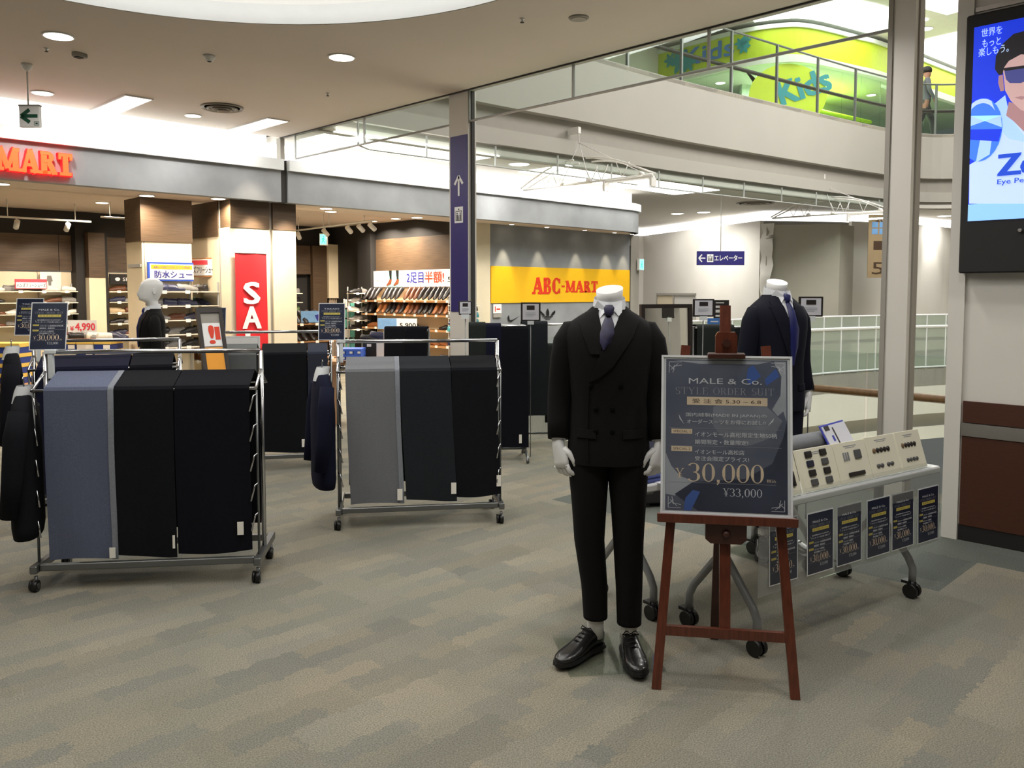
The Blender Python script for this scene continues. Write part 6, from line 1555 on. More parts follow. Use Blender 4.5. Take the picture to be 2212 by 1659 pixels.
def mannequin(label, loc, rotz, suit, tie, s=1.0, head=False, legs=True, double=True, pose=0):
    t = thing('suit_mannequin', label, 'mannequin', loc, rotz); t.scale = (s, s, s)
    # body of the figure: neck (and head), one surface
    mb = MB()
    if not head:
        rings = []
        for k, (z, hw, hd, yc) in enumerate(((1.30, .10, .075, 0), (1.40, .10, .075, .01), (1.445, .066, .060, .016), (1.49, .055, .056, .014), (1.53, .054, .056, .008), (1.562, .056, .058, .004))):
            tz = (z - 1.49) / .08 if z > 1.49 else 0
            rings.append([(hw * math.cos(a), yc + hd * math.sin(a), z + tz * .007 * math.cos(a) + tz * .020 * math.sin(a)) for a in [2 * PI * j / 24 for j in range(24)]])
        mb.loft(rings)
    else:
        rings = [(1.30, .10, .075, 0), (1.42, .09, .07, .012), (1.47, .058, .058, .014), (1.53, .053, .056, .010), (1.558, .055, .062, -.004), (1.575, .058, .084, -.024), (1.60, .064, .098, -.022), (1.64, .070, .106, -.012), (1.68, .074, .110, -.004), (1.72, .075, .112, .002), (1.755, .070, .100, .006), (1.78, .054, .070, .006), (1.795, .03, .04, .006), (1.80, .008, .01, .006)]
        rr = []
        for z, hw, hd, yc in rings:
            r = []
            for j in range(28):
                a = 2 * PI * j / 28; x = hw * math.cos(a); y = yc + hd * math.sin(a)
                if math.sin(a) < -.86:      # nose, lips, brow and chin along the front
                    c = (-math.sin(a) - .86) / .14
                    y -= c * (.030 * math.exp(-((z - 1.652) / .022) ** 2) + .007 * math.exp(-((z - 1.61) / .012) ** 2) + .008 * math.exp(-((z - 1.575) / .014) ** 2))
                if abs(math.cos(a)) > .3 and math.sin(a) < -.6: y += .008 * math.exp(-((z - 1.685) / .015) ** 2)
                r.append((x, y, z))
            rr.append(r)
        mb.loft(rr)
        for sx in (-1, 1): mb.loft([[(sx * (.070 + .012 * k), .012 + (.014 + .004 * k) * math.cos(a) + .006 * k, 1.665 + .03 * (1 - .1 * k) * math.sin(a)) for a in [2 * PI * j / 10 for j in range(10)]] for k in range(2)])
    mb.build('body', 'mannequin_white', t, 'white mannequin body')
    # jacket
    mb = MB(); rings = [[(hw * math.copysign(abs(math.cos(a)) ** (2 / PW), math.cos(a)), yc + hd * math.copysign(abs(math.sin(a)) ** (2 / PW), math.sin(a)), z) for a in [2 * PI * j / 36 for j in range(36)]] for z, hw, hd, yc in RINGS]
    mb.loft(rings, caps=False)
    inner = [[(p[0] * .97, p[1] * .97, p[2] + .004) for p in rings[0]], [(p[0] * .9, p[1] * .9, p[2] + .2) for p in rings[0]]]
    mb.loft([rings[0], inner[0], inner[1]], caps=False)
    jk = mb.build('jacket', suit, t)
    for sx in (-1, 1):
        mb = MB(); pts = [(sx * .120, .012, 1.400), (sx * .150, .008, 1.386), (sx * .170, .004, 1.340), (sx * .182, .006, 1.27), (sx * .194, .016, 1.18), (sx * .202, .016, 1.10), (sx * .206, -.004, 1.01), (sx * .208, -.028, .935)]
        mb.tube(pts, [.030, .049, .057, .056, .052, .049, .045, .041], 16, sq=1.15); sl = mb.build('sleeve', suit, t)
        mb = MB()
        for k in range(3): mb.lathe([(.0065, -.002), (.007, .001), (.004, .003)], 8, Matrix.Translation((sx * .208 + sx * .040, .016, .955 + .018 * k)) @ Matrix.Rotation(sx * PI / 2, 4, 'Y'))
        mb.build('cuff_buttons', 'button_black', sl)
        mb = MB(); mb.tube([(sx * .207, -.022, .96), (sx * .208, -.030, .934)], [.030, .031], 14); mb.build('shirt_cuff', 'shirt_white' if not pose else 'mannequin_white', t)
        hm = hand_mesh(sx, .55 if sx < 0 else .8)
        ho = hm.build('hand', 'mannequin_white', t); ho.location = (sx * .209, -.038, .905); ho.rotation_euler = (R(-12), 0, sx * R(-42))
    # lapels and front edges
    if double:
        mb = MB(); patch(mb, [(-.070, -.044, 1.478), (-.100, -.046, 1.462), (-.128, -.044, 1.448), (-.132, -.041, 1.438), (-.118, -.036, 1.41), (-.108, -.034, 1.37), (-.094, -.034, 1.335), (-.08, -.038, 1.30)], .003, .006); mb.build('lapel', suit, jk)
        mb = MB(); patch(mb, [(.050, .070, 1.478), (.044, .098, 1.462), (.036, .118, 1.452), (.032, .122, 1.438), (.020, .108, 1.41), (.000, .092, 1.37), (-.024, .070, 1.335), (-.040, .045, 1.30), (-.058, .012, 1.25), (-.072, -.040, 1.205), (-.080, -.072, 1.19)], .005, .007); mb.build('lapel', suit, jk)
        mb = MB()
        for k in range(9): pass
        patch(mb, [(-.088, -.082, 1.19), (-.092, -.086, 1.10), (-.094, -.088, 1.0), (-.09, -.084, .86)], .002, .004, 2); mb.build('front_edge', suit, jk)
        for bx, bz in ((-.055, 1.075), (.012, 1.075), (-.055, .985), (.012, .985), (.045, 1.17), (-.075, 1.17)):
            mb = MB(); mb.lathe([(.009, 0), (.0105, .003), (.007, .005), (.002, .005)], 12, Matrix.Translation((bx, torso_y(bx, bz) - .002, bz)) @ Matrix.Rotation(PI / 2, 4, 'X')); mb.build('button', 'button_black', jk)
    else:
        mb = MB(); patch(mb, [(-.070, -.044, 1.478), (-.100, -.044, 1.455), (-.104, -.040, 1.43), (-.118, -.037, 1.425), (-.108, -.030, 1.36), (-.08, -.02, 1.27), (-.045, -.008, 1.18), (-.008, .002, 1.10)], .003, .006); mb.build('lapel', suit, jk)
        mb = MB(); patch(mb, [(.044, .070, 1.478), (.044, .100, 1.455), (.040, .104, 1.43), (.037, .118, 1.425), (.030, .108, 1.36), (.02, .08, 1.27), (.008, .045, 1.18), (-.002, .008, 1.10)], .003, .006); mb.build('lapel', suit, jk)
        for bz in (1.08, .98):
            mb = MB(); mb.lathe([(.009, 0), (.0105, .003), (.007, .005), (.002, .005)], 12, Matrix.Translation((.0, torso_y(0, bz) - .002, bz)) @ Matrix.Rotation(PI / 2, 4, 'X')); mb.build('button', 'button_black', jk)
    for sx in (-1, 1):
        mb = MB(); patch(mb, [(sx * .055, sx * .135, .99), (sx * .055, sx * .135, .955)] if sx < 0 else [(.055, .135, .99), (.055, .135, .955)], .002, .005, 5); mb.build('pocket_flap', suit, jk)
    # shirt front and collar
    vb = 1.325 if double else 1.11
    mb = MB(); patch(mb, [(-.048, .048, 1.482), (-.046, .044, 1.45), (-.040, .026, 1.41), (-.036, .0 if double else .03, 1.37), (-.032, -.022 if double else .026, 1.335 if double else 1.30), (-.03 if double else -.004, -.026 if double else .004, vb)], .0015, .002); mb.build('shirt_front', 'shirt_white', t)
    mb = MB(); rings = []
    for z, f in ((1.470, 1.10), (1.500, 1.06), (1.526, 1.0)):
        rings.append([((.064 * f) * math.cos(a), .014 + (.066 * f) * math.sin(a), z + (.016 * max(0, math.sin(a)) - .016 * max(0, -math.sin(a)) * (z - 1.47) / .056)) for a in [2 * PI * j / 28 for j in range(28)]])
    mb.loft(rings, caps=False)
    for sx in (-1, 1):      # collar points
        mb.add([(sx * .006, -.066, 1.506), (sx * .050, -.045, 1.515), (sx * .070, -.02, 1.475), (sx * .046, -.080, 1.438), (sx * .012, -.072, 1.480)], [(0, 1, 2, 3, 4)])
        mb.add([(sx * .006, -.060, 1.506), (sx * .050, -.039, 1.515), (sx * .070, -.014, 1.475), (sx * .046, -.074, 1.438), (sx * .012, -.066, 1.480)], [(0, 1, 2, 3, 4)])
    mb.build('shirt_collar', 'shirt_white', t)
    # tie
    mb = MB(); loft_sup(mb, [(-.004, -.074, 1.498, .014, .010), (-.004, -.080, 1.485, .022, .013), (-.005, -.086, 1.462, .017, .012), (-.006, -.088, 1.452, .012, .009)], 14, 2.6)
    kt = mb.build('tie_knot', tie, t)
    mb = MB(); zz = [(1.455, .011, -.006), (1.42, .024, -.008), (1.385, .030, -.011), (1.35, .024, -.018), (1.318, .004, -.026)] if double else [(1.455, .011, 0), (1.40, .024, 0), (1.30, .032, 0), (1.20, .028, 0), (1.10, .006, 0)]
    rows = [[(cx + hw * q, torso_y(cx, z) - .010 - .010 * (1 - q * q), z) for q in (-1, -.6, -.2, .2, .6, 1)] for z, hw, cx in zz]
    mb.loft(rows, caps=False, closed=False); mb.loft([[(x, y + .004, z) for x, y, z in r] for r in rows], caps=False, closed=False); mb.build('tie', tie, t)
    if legs:
        for sx, hip, kn, an, hz in ((-1, (-.082, .0), (-.078, -.005), (-.050, .012), .162), (1, (.082, .0), (.086, -.01), (.092, -.012), .150)):
            mb = MB(); loft_sup(mb, [(an[0], an[1], hz, .052, .062), (an[0], an[1], hz + .01, .052, .062), (an[0] * .8 + kn[0] * .2, an[1], .30, .056, .066), (kn[0], kn[1], .50, .064, .072), (kn[0] * .6 + hip[0] * .4, kn[1], .66, .074, .085), (hip[0], hip[1], .80, .086, .100), (hip[0] * .98, hip[1], .90, .088, .102), (hip[0] * .95, hip[1], 1.0, .085, .10)], 20, 2.2); mb.build('trouser_leg', suit, t)
            mb = MB(); mb.tube([(an[0], an[1] + .004, hz + .03), (an[0], an[1] + .006, hz - .04), (an[0], an[1] + .006, .07)], [.038, .036, .036], 14); mb.build('sock', 'sock_white', t)
        dress_shoe_part(t, Vector((-.050, .035, .012)), R(-38), 1.05)
        dress_shoe_part(t, Vector((.092, .02, .012)), R(6), 1.05)
        mb = MB(); mb.box((-.20, -.19, .003), (.20, .20, .012), Matrix.Rotation(R(12), 4, 'Z')); bp_ = mb.build('base_plate', 'smoke_glass', t, 'dark glass base plate')
    return t
glass_mat('smoke_glass', (240, 243, 241), .03, .08)
mannequin('headless white mannequin in black double breasted suit and purple tie', (2.74, 2.165, 0), R(-50), 'suit_black', 'tie_purple')
p = UD(1676, 800, 4.85)
mannequin('headless mannequin in navy suit and blue tie behind the easel', (p.x, p.y, 0), R(-20), 'suit_navy', 'tie_navy', 1.03, double=False)
p = UD(332, 800, 7.9)
mannequin('white mannequin with a head in a dark jacket behind the racks', (p.x, p.y, 0), R(-106), 'suit_black', 'tie_navy', .935, head=True, double=False)
# ================================================================== EASEL WITH THE BIG POSTER
mat('easel_wood', (96, 44, 26), .38, noise=.3, nscale=14, stretch=(6, 6, .6), coat=.25); mat('easel_dark', (66, 34, 26), .4, noise=.2, nscale=14)
EL, ER = Vector((2.635, 1.842, 0)), Vector((2.945, 1.411, 0)); dv = ER - EL
ez = thing('display_easel', 'dark red brown wooden easel holding the big poster', 'easel', (EL + ER) / 2, math.atan2(dv.y, dv.x))
W2 = dv.length / 2
def plank(mb, a, b, wx, wy):
    a, b = Vector(a), Vector(b); ax = (b - a).normalized(); n = Vector((0, 1, 0)); n = (n - ax * n.dot(ax)).normalized(); x = n.cross(ax)
    vs = []
    for p in (a, b):
        for sx, sy in ((-1, -1), (1, -1), (1, 1), (-1, 1)): vs.append(p + x * (sx * wx / 2) + n * (sy * wy / 2))
    return mb.add(vs, [(3, 2, 1, 0), (4, 5, 6, 7), (0, 1, 5, 4), (1, 2, 6, 5), (2, 3, 7, 6), (3, 0, 4, 7)])
LEAN = .20                       # how far the front legs lean back at 1.3 m
def ly(z): return LEAN * z / 1.3
for sx in (-1, 1):
    m_ = MB(); plank(m_, (sx * W2 * .985, ly(0), 0), (sx * W2 * .585, ly(1.335), 1.335), .036, .022); m_.build('leg', 'easel_wood', ez)
m_ = MB(); plank(m_, (-W2 * .90, ly(.225) + .0, .228), (W2 * .90, ly(.225), .228), .034, .02)
# horizontal plank: swap axes by hand
m_ = MB(); m_.box((-W2 * .90, ly(.23) - .01, .205), (W2 * .90, ly(.23) + .01, .243)); m_.build('cross_bar', 'easel_wood', ez)
m_ = MB(); plank(m_, (0, ly(.2) + .01, .20), (0, ly(1.50) + .01, 1.495), .042, .022); m_.build('mast', 'easel_wood', ez)
m_ = MB(); plank(m_, (0, .52, 0), (0, ly(1.22) + .03, 1.22), .036, .022); m_.build('rear_leg', 'easel_dark', ez)
zl = .655
m_ = MB(); m_.bbox((-W2 * .995, ly(zl) - .075, zl), (W2 * .995, ly(zl) - .012, zl + .024), .004); m_.box((-W2 * .995, ly(zl) - .077, zl + .002), (W2 * .995, ly(zl) - .070, zl + .034)); m_.build('ledge', 'easel_wood', ez)
m_ = MB(); m_.prism([(-.078, zl), (.078, zl), (.078, zl - .065), (.058, zl - .082), (-.058, zl - .082), (-.078, zl - .065)], ly(zl) - .05, ly(zl) - .02); m_.build('ledge_block', 'easel_dark', ez)
m_ = MB(); m_.lathe([(.014, 0), (.016, .006), (.012, .014), (.004, .018)], 14, Matrix.Translation((0, ly(zl) - .05, zl - .042)) @ Matrix.Rotation(PI / 2, 4, 'X')); m_.build('knob', 'easel_dark', ez)
zt = 1.287
m_ = MB(); m_.bbox((-.072, ly(zt) - .055, zt), (.072, ly(zt) - .01, zt + .022), .004); m_.build('top_clamp', 'easel_dark', ez)
m_ = MB(); m_.prism([(-.042, zt + .02), (.042, zt + .02), (.042, zt + .09), (.034, zt + .105), (-.034, zt + .105), (-.042, zt + .09)], ly(zt) - .035, ly(zt) - .012); m_.build('clamp_block', 'easel_wood', ez)
m_ = MB(); pts = []
for k in range(16): r = .014 if k % 2 else .018; pts.append((r * math.cos(2 * PI * k / 16), zt + .062 + r * math.sin(2 * PI * k / 16)))
m_.prism(pts, ly(zt) - .055, ly(zt) - .035); m_.build('star_knob', 'easel_dark', ez)
# the board itself stands on the ledge
PHT = zt - (zl + .024) + .004
tilt = math.atan((ly(zt) - ly(zl)) / (zt - zl))
Mz = Matrix.Translation(ez.location) @ Matrix.Rotation(ez.rotation_euler.z, 4, 'Z')
bw_ = .492
bp = Mz @ Vector((-bw_ / 2, ly(zl) - .022, zl + .025))
pb = poster('poster_board', 'big framed poster on the easel advertising the suit order event', bp, ez.rotation_euler.z, PHT / math.cos(tilt), 'MALE & Co.', big=True, tilt=-tilt, wscale=bw_ / .70 / (PHT / math.cos(tilt)))
m_ = MB()
for a in ((-.008, -.008, .004, 1.008), (.696, -.008, .708, 1.008), (0, -.008, .70, .006), (0, .994, .70, 1.008)): m_.box((a[0], -.014, a[1]), (a[2], .008, a[3]))
m_.build('frame', 'frame_white', pb, 'white snap frame')
m_ = MB(); m_.box((.004, -.0115, .006), (.696, -.0105, .994)); m_.build('cover_film', 'clear_plastic', pb, 'clear cover film')
# ================================================================== FOLDING TABLES
mat('table_white', (226, 226, 226), .4); mat('table_leg', (150, 152, 152), .38, metal=.6)
AT = R(-10.5)
def table(label, fl, Lx, Wy, lx0, lx1, ztop=.655):
    """fl: front left corner on the floor; long side along x"""
    t = thing('folding_table', label, 'table', (fl[0], fl[1], 0), AT)
    m_ = MB(); m_.bbox((0, 0, ztop - .035), (Lx, Wy, ztop), .006); m_.build('table_top', 'table_white', t)
    for x in (lx0, lx1):
        m_ = MB(); m_.cyl((x, Wy / 2, .40), (x, Wy / 2, ztop - .035), .024, 10); m_.cbox((x, Wy / 2, ztop - .05), (.07, Wy * .7, .03)); m_.build('leg_column', 'table_leg', t)
        for sy in (-1, 1):
            m_ = MB(); m_.tube([(x, Wy / 2, .46), (x, Wy / 2 + sy * .02, .38), (x, Wy / 2 + sy * .17, .20), (x, Wy / 2 + sy * .195, .15), (x, Wy / 2 + sy * .195, .075)], .0185, 10); lg = m_.build('leg', 'table_leg', t)
            m_ = MB(); m_.tube([(x - .028, Wy / 2 + sy * .195, .036), (x - .006, Wy / 2 + sy * .195, .036)], .036, 14); m_.tube([(x + .006, Wy / 2 + sy * .195, .036), (x + .028, Wy / 2 + sy * .195, .036)], .036, 14); m_.cyl((x, Wy / 2 + sy * .195, .036), (x, Wy / 2 + sy * .195, .085), .02, 8); m_.cbox((x, Wy / 2 + sy * .195 + .02, .078), (.05, .05, .014)); m_.build('caster', 'caster_black', lg)
    m_ = MB(); m_.cyl((lx0, Wy / 2, ztop - .09), (lx1, Wy / 2, ztop - .09), .016, 8); m_.build('beam', 'table_leg', t)
    return t
ca, sa = math.cos(AT), math.sin(AT)
ax, ay = Vector((ca, sa, 0)), Vector((-sa, ca, 0))
# wheels of the right table: (3.245,1.701) (3.202,2.101) and (4.363,1.493) (4.443,1.874)
WR = .43
mid = Vector((3.223, 1.90, 0))
TRo = mid - ay * (WR / 2) - ax * .16
tR = table('white folding table on casters with swatch boards beside the brown wall', TRo, 1.56, WR, .16, .16 + 1.20)
mid = Vector((3.238, 2.445, 0))
TLo = mid - ay * (WR / 2) - ax * .16
tL = table('white folding table on casters behind the front mannequin', TLo, 1.50, WR, .16, .16 + 1.20)
def onR(x, y, z): return Vector(TRo) + ax * x + ay * y + Vector((0, 0, z))
def onL(x, y, z): return Vector(TLo) + ax * x + ay * y + Vector((0, 0, z))
# clear front sheet with six posters
sh = thing('acrylic_sheet', 'clear plastic sheet hanging from the front table edge', 'sheet', onR(.12, -.012, .24), AT)
m_ = MB(); m_.box((.0, -.002, .03), (1.42, .002, .41)); m_.build('sheet', 'haze_plastic', sh)
px0 = [.055, .285, .515, .80, .985, 1.245]
for k, x in enumerate([.184, .435, .658, .886, 1.10, 1.323]):
    zz = .305 - .003 * k
    poster('table_poster', 'navy suit poster hung on the table front, %s' % ['leftmost, behind the easel leg', 'second from the left', 'third from the left', 'third from the right', 'second from the right', 'rightmost by the white post'][k], onR(x, -.018 - .004 * (k % 2), zz), AT, .278, 'MALE & Co.', tilt=R(-1.5), group='suit posters on the table front', wscale=.98)
# swatch boards with buttons
mat('board_cream', (236, 232, 210), .7); mat('button_dark', (34, 28, 26), .35); mat('button_navy', (30, 34, 56), .35); mat('button_grey', (84, 84, 84), .35); mat('button_horn', (120, 96, 70), .35)
def swatch(label, x, w_, h_, items):
    p = onR(x, .025, .660); t = thing('swatch_board', label, 'sample board', p, AT, 'swatch boards'); t.rotation_euler = (R(-18), 0, AT)
    m_ = MB(); m_.bbox((0, -.006, 0), (w_, .006, h_), .002); m_.build('board', 'board_cream', t)
    l = MB(); l.box((w_ * .3, -.0068, h_ * .88), (w_ * .7, -.006, h_ * .90)); l.box((w_ * .35, -.0068, h_ * .84), (w_ * .65, -.006, h_ * .855)); l.build('printed_lines', 'print_grey', t)
    kx, kz = w_ / .215, h_ / .235
    for kind, bx, bz, sx, sz, mt in items:
        bx, bz, sx, sz = bx * kx, bz * kz, sx * kx, sz * kz
        m_ = MB()
        if kind == 'o': m_.lathe([(1, 0), (1, .004), (.6, .007)], 14, Matrix.Translation((bx, -.006, bz)) @ Matrix.Rotation(PI / 2, 4, 'X') @ Matrix.Diagonal((sx, sz, 1, 1)))
        else: m_.bbox((bx - sx, -.014, bz - sz), (bx + sx, -.006, bz + sz), .003)
        m_.build('button' if kind == 'o' else 'lining_sample', mt, t)
    return t
H_ = .19
def grid(): return [('b', .065 + .085 * i, .045 + .052 * j, .019, .018, ['button_grey', 'button_dark', 'button_navy', 'button_dark'][j] if i == 0 else ['button_grey', 'button_dark', 'button_grey', 'button_dark'][j]) for i in range(2) for j in range(4)]
swatch('cream swatch board with long dark strips, right beside the easel', (.20), .25, H_ + .03, [('b', .10 + .026 * k, .075, .009, .035, 'button_dark') for k in range(4)] + [('b', .17, .17, .018, .02, 'button_dark')])
swatch('cream swatch board with eight dark lining squares in two columns', .465, .272, H_, grid())
swatch('cream swatch board with one large grey square and a dark bar', .744, .248, H_, [('b', .145, .155, .022, .026, 'button_grey'), ('b', .11, .045, .055, .012, 'button_dark')] + [('b', .05 + .015 * k, .15, .002, .025, 'print_grey') for k in range(3)])
swatch('cream button board with a top row of five buttons, left of the pair', .998, .245, H_ + .004, [('o', .045 + .026 * k, .15, .011, .015, ['button_horn', 'button_dark', 'button_dark', 'button_dark', 'button_dark'][k]) for k in range(5)] + [('o', .05 + .027 * k, .06, .012, .012, 'button_grey') for k in range(2)] + [('o', .125 + .027 * k, .06, .012, .012, 'button_grey') for k in range(2)])
swatch('cream button board with small buttons, nearest the white post', 1.252, .22, H_ + .004, [('o', .045 + .026 * k, .15, .010, .015, ['button_horn', 'button_dark', 'button_dark', 'button_dark', 'button_dark'][k]) for k in range(5)] + [('o', .06 + .026 * k, .06, .010, .012, 'button_grey') for k in range(4)])
br = thing('board_rest', 'clear acrylic ledge holding the swatch boards', 'stand', onR(.1, 0, .655), AT)
m_ = MB(); m_.box((.0, .0, 0), (1.38, .006, .032)); m_.box((.0, .006, 0), (1.38, .03, .003)); m_.build('ledge', 'clear_plastic', br)
# cloth rolls, leaflets and catalogues on the tables
def roll(label, p, rz, L_, r, m, group='cloth rolls on the table'):
    t = thing('cloth_roll', label, 'cloth roll', p, rz, group)
    m_ = MB(); rr = []
    for k in range(7):
        x = L_ * k / 6; rr.append([(x, r * (1.15 + .05 * math.sin(k * 2)) * math.cos(a), r * .85 + r * .85 * math.sin(a)) for a in [2 * PI * j / 18 for j in range(18)]])
    m_.loft(rr); m_.build('roll', m, t)
    m_ = MB(); m_.tube([(-.002, 0, r * .85), (.004, 0, r * .85)], r * .3, 10); m_.build('core', 'price_card', t)
roll('light grey cloth roll on the table before the blue folder', onR(.28, .33, .746), AT + R(3), .85, .05, 'cloth_grey')
roll('charcoal cloth roll lying under the light grey roll', onR(.20, .36, .655), AT, .82, .048, 'cloth_charcoal')
roll('black cloth roll in front of the light grey roll', onR(.30, .24, .655), AT + R(-2), .70, .04, 'cloth_black')
fo_ = thing('catalogue', 'open blue edged catalogue leaning on the table', 'folder', onR(1.03, .22, .665), AT + R(10))
fo_.rotation_euler = (R(-30), 0, AT + R(12))
m_ = MB(); m_.bbox((0, 0, 0), (.30, .006, .235), .002); mat('folder_blue', (58, 66, 170), .5); m_.build('cover', 'folder_blue', fo_)
m_ = MB(); m_.box((.012, -.004, .0), (.295, 0, .225)); m_.build('page', 'paper_grey', fo_)
m_ = MB(); m_.box((.03, -.006, .20), (.085, -.004, .225)); m_.box((.118, -.006, .07), (.130, -.004, .21)); m_.build('printed_blocks', 'frame_black', fo_)
m_ = MB(); m_.box((.075, -.006, .14), (.095, -.004, .17)); m_.build('printed_swatch', 'folder_blue', fo_)
for k in range(4):
    t = thing('sample_knob', 'small dark sample peg behind the cream boards, %s' % ['first from left', 'second', 'third', 'fourth'][k], 'sample', onR(.86 + .09 * k, .15, .655), AT, 'sample pegs')
    m_ = MB(); m_.lathe([(.012, 0), (.012, .02), (.005, .025), (.005, .10)], 10); m_.build('stem', 'acrylic', t)
    m_ = MB(); m_.lathe([(.018, .10), (.02, .108), (.016, .118), (.004, .12)], 12); m_.build('cap', 'button_dark', t)
wt = thing('paper_tray', 'white paper tray at the right end of the sample table', 'tray', onR(1.40, .17, .655), AT)
m_ = MB(); m_.bbox((0, 0, 0), (.15, .22, .012), .003); m_.box((0, .205, .01), (.15, .22, .09)); m_.build('tray', 'white_print', wt)
m_ = MB(); m_.box((.012, .015, .012), (.138, .195, .03)); m_.build('papers', 'paper_grey', wt)
# left table: folded cloths and leaflets
def folded(label, p, rz, a, b, h, m, group='folded cloths on the rear table'):
    t = thing('folded_cloth', label, 'cloth', p, rz, group)
    m_ = MB(); m_.bbox((0, 0, 0), (a, b, h * .5), min(.008, h * .2)); m_.build('lower_fold', m, t)
    m_ = MB(); m_.bbox((.006, .006, h * .5), (a - .003, b - .004, h), min(.008, h * .2)); m_.build('upper_fold', m, t)
    return t
mat('cloth_blue', (74, 84, 140), .9, noise=.1, nscale=100)
folded('dark navy folded cloth on the rear table, behind the mannequin hand', onL(.10, .06, .745), AT, .34, .26, .05, 'cloth_navy')
folded('striped dark folded cloth under the navy one on the rear table', onL(.08, .04, .69), AT, .36, .30, .055, 'cloth_charcoal')
folded('blue folded cloth at the bottom of the pile on the rear table', onL(.06, .02, .655), AT, .40, .32, .035, 'cloth_blue')
folded('charcoal folded cloth at the far end of the rear table', onL(.70, .10, .655), AT, .5, .3, .10, 'cloth_charcoal')
folded('grey folded cloth beside the navy mannequin on the rear table', onL(.95, .05, .757), AT, .28, .26, .06, 'cloth_grey')
lf = thing('leaflet', 'white leaflet hanging over the edge of the rear table', 'leaflet', onL(.16, -.012, .66), AT)
m_ = MB(); m_.box((0, -.002, -.005), (.14, .16, -.001)); m_.box((.03, -.004, -.12), (.13, -.002, -.001)); m_.build('paper', 'paper_grey', lf)
bx = thing('floor_crate', 'low dark crate on the carpet beyond the rear table', 'crate', UZ(1388, 1098), R(-35))
m_ = MB(); m_.bbox((0, 0, .03), (.55, .30, .22), .01); m_.build('box', 'black_wall', bx); m_ = MB(); m_.bbox((.04, .04, .22), (.4, .26, .27), .01); m_.build('contents', 'cloth_moss', bx)
for q in ((.04, .04), (.5, .04), (.04, .25), (.5, .25)):
    m_ = MB(); m_.box((q[0] - .02, q[1] - .02, 0), (q[0] + .02, q[1] + .02, .03)); m_.build('foot', 'black_base', bx)
# ================================================================== MIRROR, POSTERS AND STANDS BEHIND
mat('mirror_glass', (216, 216, 208), .02, metal=1.0); mat('mirror_frame', (42, 34, 30), .4)
p = UD(1391, 0, 6.2)
mr_ = thing('standing_mirror', 'dark framed standing mirror behind the front mannequin', 'mirror', (UD(1443, 900, 6.2).x, UD(1443, 900, 6.2).y, 0), R(-58)); mr_.rotation_euler = (R(-2), 0, R(-24))
MW, MH = .19, 1.43
m_ = MB(); m_.box((-MW, -.012, .05), (MW, 0, MH)); m_.build('glass', 'mirror_glass', mr_)
m_ = MB()
for a in ((-MW - .03, 0.02, -MW, MH + .03), (MW, .02, MW + .03, MH + .03), (-MW, .02, MW, .05), (-MW, MH, MW, MH + .03)): m_.box((a[0], -.022, a[1]), (a[2], .012, a[3]))
m_.build('frame', 'mirror_frame', mr_)
for sx in (-1, 1):
    m_ = MB(); m_.tube([(sx * MW, .01, 1.2), (sx * MW, .30, .09)], .012, 6); m_.build('strut', 'mirror_frame', mr_)
    m_ = MB(); m_.box((sx * MW - .02, -.05, 0), (sx * MW + .02, .0, .03)); m_.build('foot', 'mirror_frame', mr_)
mat('poster_black', (30, 26, 28), .5)
p = UD(1541, 690, 9.0)
t = board('event_poster', 'dark poster with white print behind the easel top', (p.x, p.y, p.z), R(-45), .165, .21, 'poster_black', .01)
l = MB()
for a in ((.02, .175, .11, .185), (.02, .125, .14, .15), (.02, .075, .12, .105), (.02, .03, .07, .05)): l.box((a[0], -.012, a[1]), (a[2], -.01, a[3]))
l.build('printed_lines', 'white_print', t)
m_ = MB(); m_.box((.08, -.005, -p.z), (.09, .005, 0)); m_.build('stand', 'steel_tube', t)
p = UD(1528, 702, 8.6)
t = board('blue_poster', 'small blue notice beside the easel mast', (p.x, p.y, p.z), R(-45), .14, .07, 'kids_blue', .01)
l = MB(); l.box((.03, -.012, .03), (.11, -.01, .042)); l.build('printed_line', 'white_print', t)
m_ = MB(); m_.box((.065, -.005, -p.z), (.075, .005, 0)); m_.build('stand', 'steel_tube', t)
p = UD(1552, 900, 7.1)
s8 = cloth_stand('cloth stand with dark green cloth behind the easel', (p.x, p.y, 0), R(-42), .46, 1.25)
hang(s8, -.22, .10, 1.25, 'cloth_moss', 'dark green grey cloth right behind the easel mast', 'cloth behind the easel')
hang(s8, .10, .23, 1.22, 'cloth_black', 'black cloth between the easel mast and navy mannequin', 'cloth behind the easel')
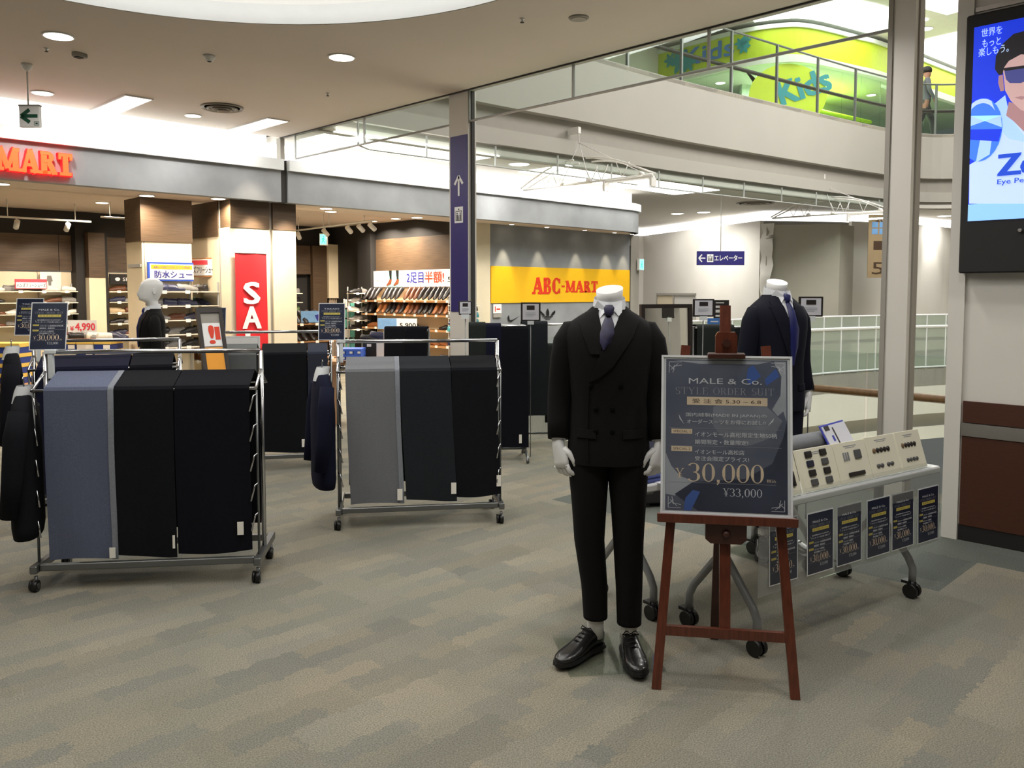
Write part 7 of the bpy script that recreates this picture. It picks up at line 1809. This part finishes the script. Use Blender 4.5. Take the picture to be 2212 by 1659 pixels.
# slanted shoe display board in front of the shop
p = UD(497, 800, 6.45)
ts = thing('display_board', 'slanted dark framed shoe display board leaning near the sale banner', 'display board', (p.x, p.y, 0), R(-8))
ts.rotation_euler = (R(-20), 0, R(-8)); ts.scale = (.8, 1, 1.10)
m_ = MB()
for a in ((-.13, 0, -.095, 1.37), (.095, 0, .13, 1.37), (-.1, 1.33, .1, 1.37), (-.1, .0, .1, .05)): m_.box((a[0], -.02, a[1]), (a[2], .015, a[3]))
m_.build('frame', 'mirror_frame', ts)
m_ = MB(); m_.box((-.095, -.008, .05), (.095, 0, 1.33)); m_.build('backing', 'trim_grey', ts)
m_ = MB(); m_.box((-.09, -.012, 1.07), (.09, -.008, 1.25)); m_.build('white_card', 'white_print', ts)
l = MB(); put_text(l, '!', -.03, .02, 1.09, 1.23, y=-.014, bold=.03); l.box((.03, -.014, 1.12), (.08, -.012, 1.22)); l.build('red_lettering', 'red_print', ts)
m_ = MB(); m_.box((-.09, -.012, .88), (.09, -.008, 1.06)); m_.build('orange_card', 'orange_print', ts)
m_ = MB(); m_.box((-.09, -.012, .70), (.09, -.008, .86)); m_.build('white_card', 'price_card', ts)
m_ = MB(); m_.box((-.09, -.012, .10), (.09, -.008, .68)); m_.build('dark_card', 'cloth_moss', ts)
for sx in (-1, 1):
    m_ = MB(); m_.tube([(sx * .11, .01, 1.1), (sx * .11, .30, .115)], .01, 6); m_.build('strut', 'mirror_frame', ts)
p = UD(486, 753, 8.3); q = UD(562, 753, 8.3)
wb = thing('white_board', 'white framed board with red mark before the sale banner', 'board', (p.x, p.y, 0), R(-45))
m_ = MB(); m_.box((0, -.01, .55), (.35, .01, 1.11)); m_.build('frame', 'frame_white', wb)
m_ = MB(); m_.box((.02, -.013, .57), (.33, -.010, 1.085)); m_.build('sheet', 'white_print', wb)
m_ = MB(); m_.lathe([(.035, 0), (.035, .002)], 16, Matrix.Translation((.175, -.0135, .985)) @ Matrix.Rotation(PI / 2, 4, 'X')); m_.build('red_mark', 'red_print', wb)
for x in (.03, .32):
    m_ = MB(); m_.cyl((x, 0, 0), (x, 0, .55), .01, 6); m_.build('leg', 'steel_tube', wb)
p = UD(140, 800, 9.2)
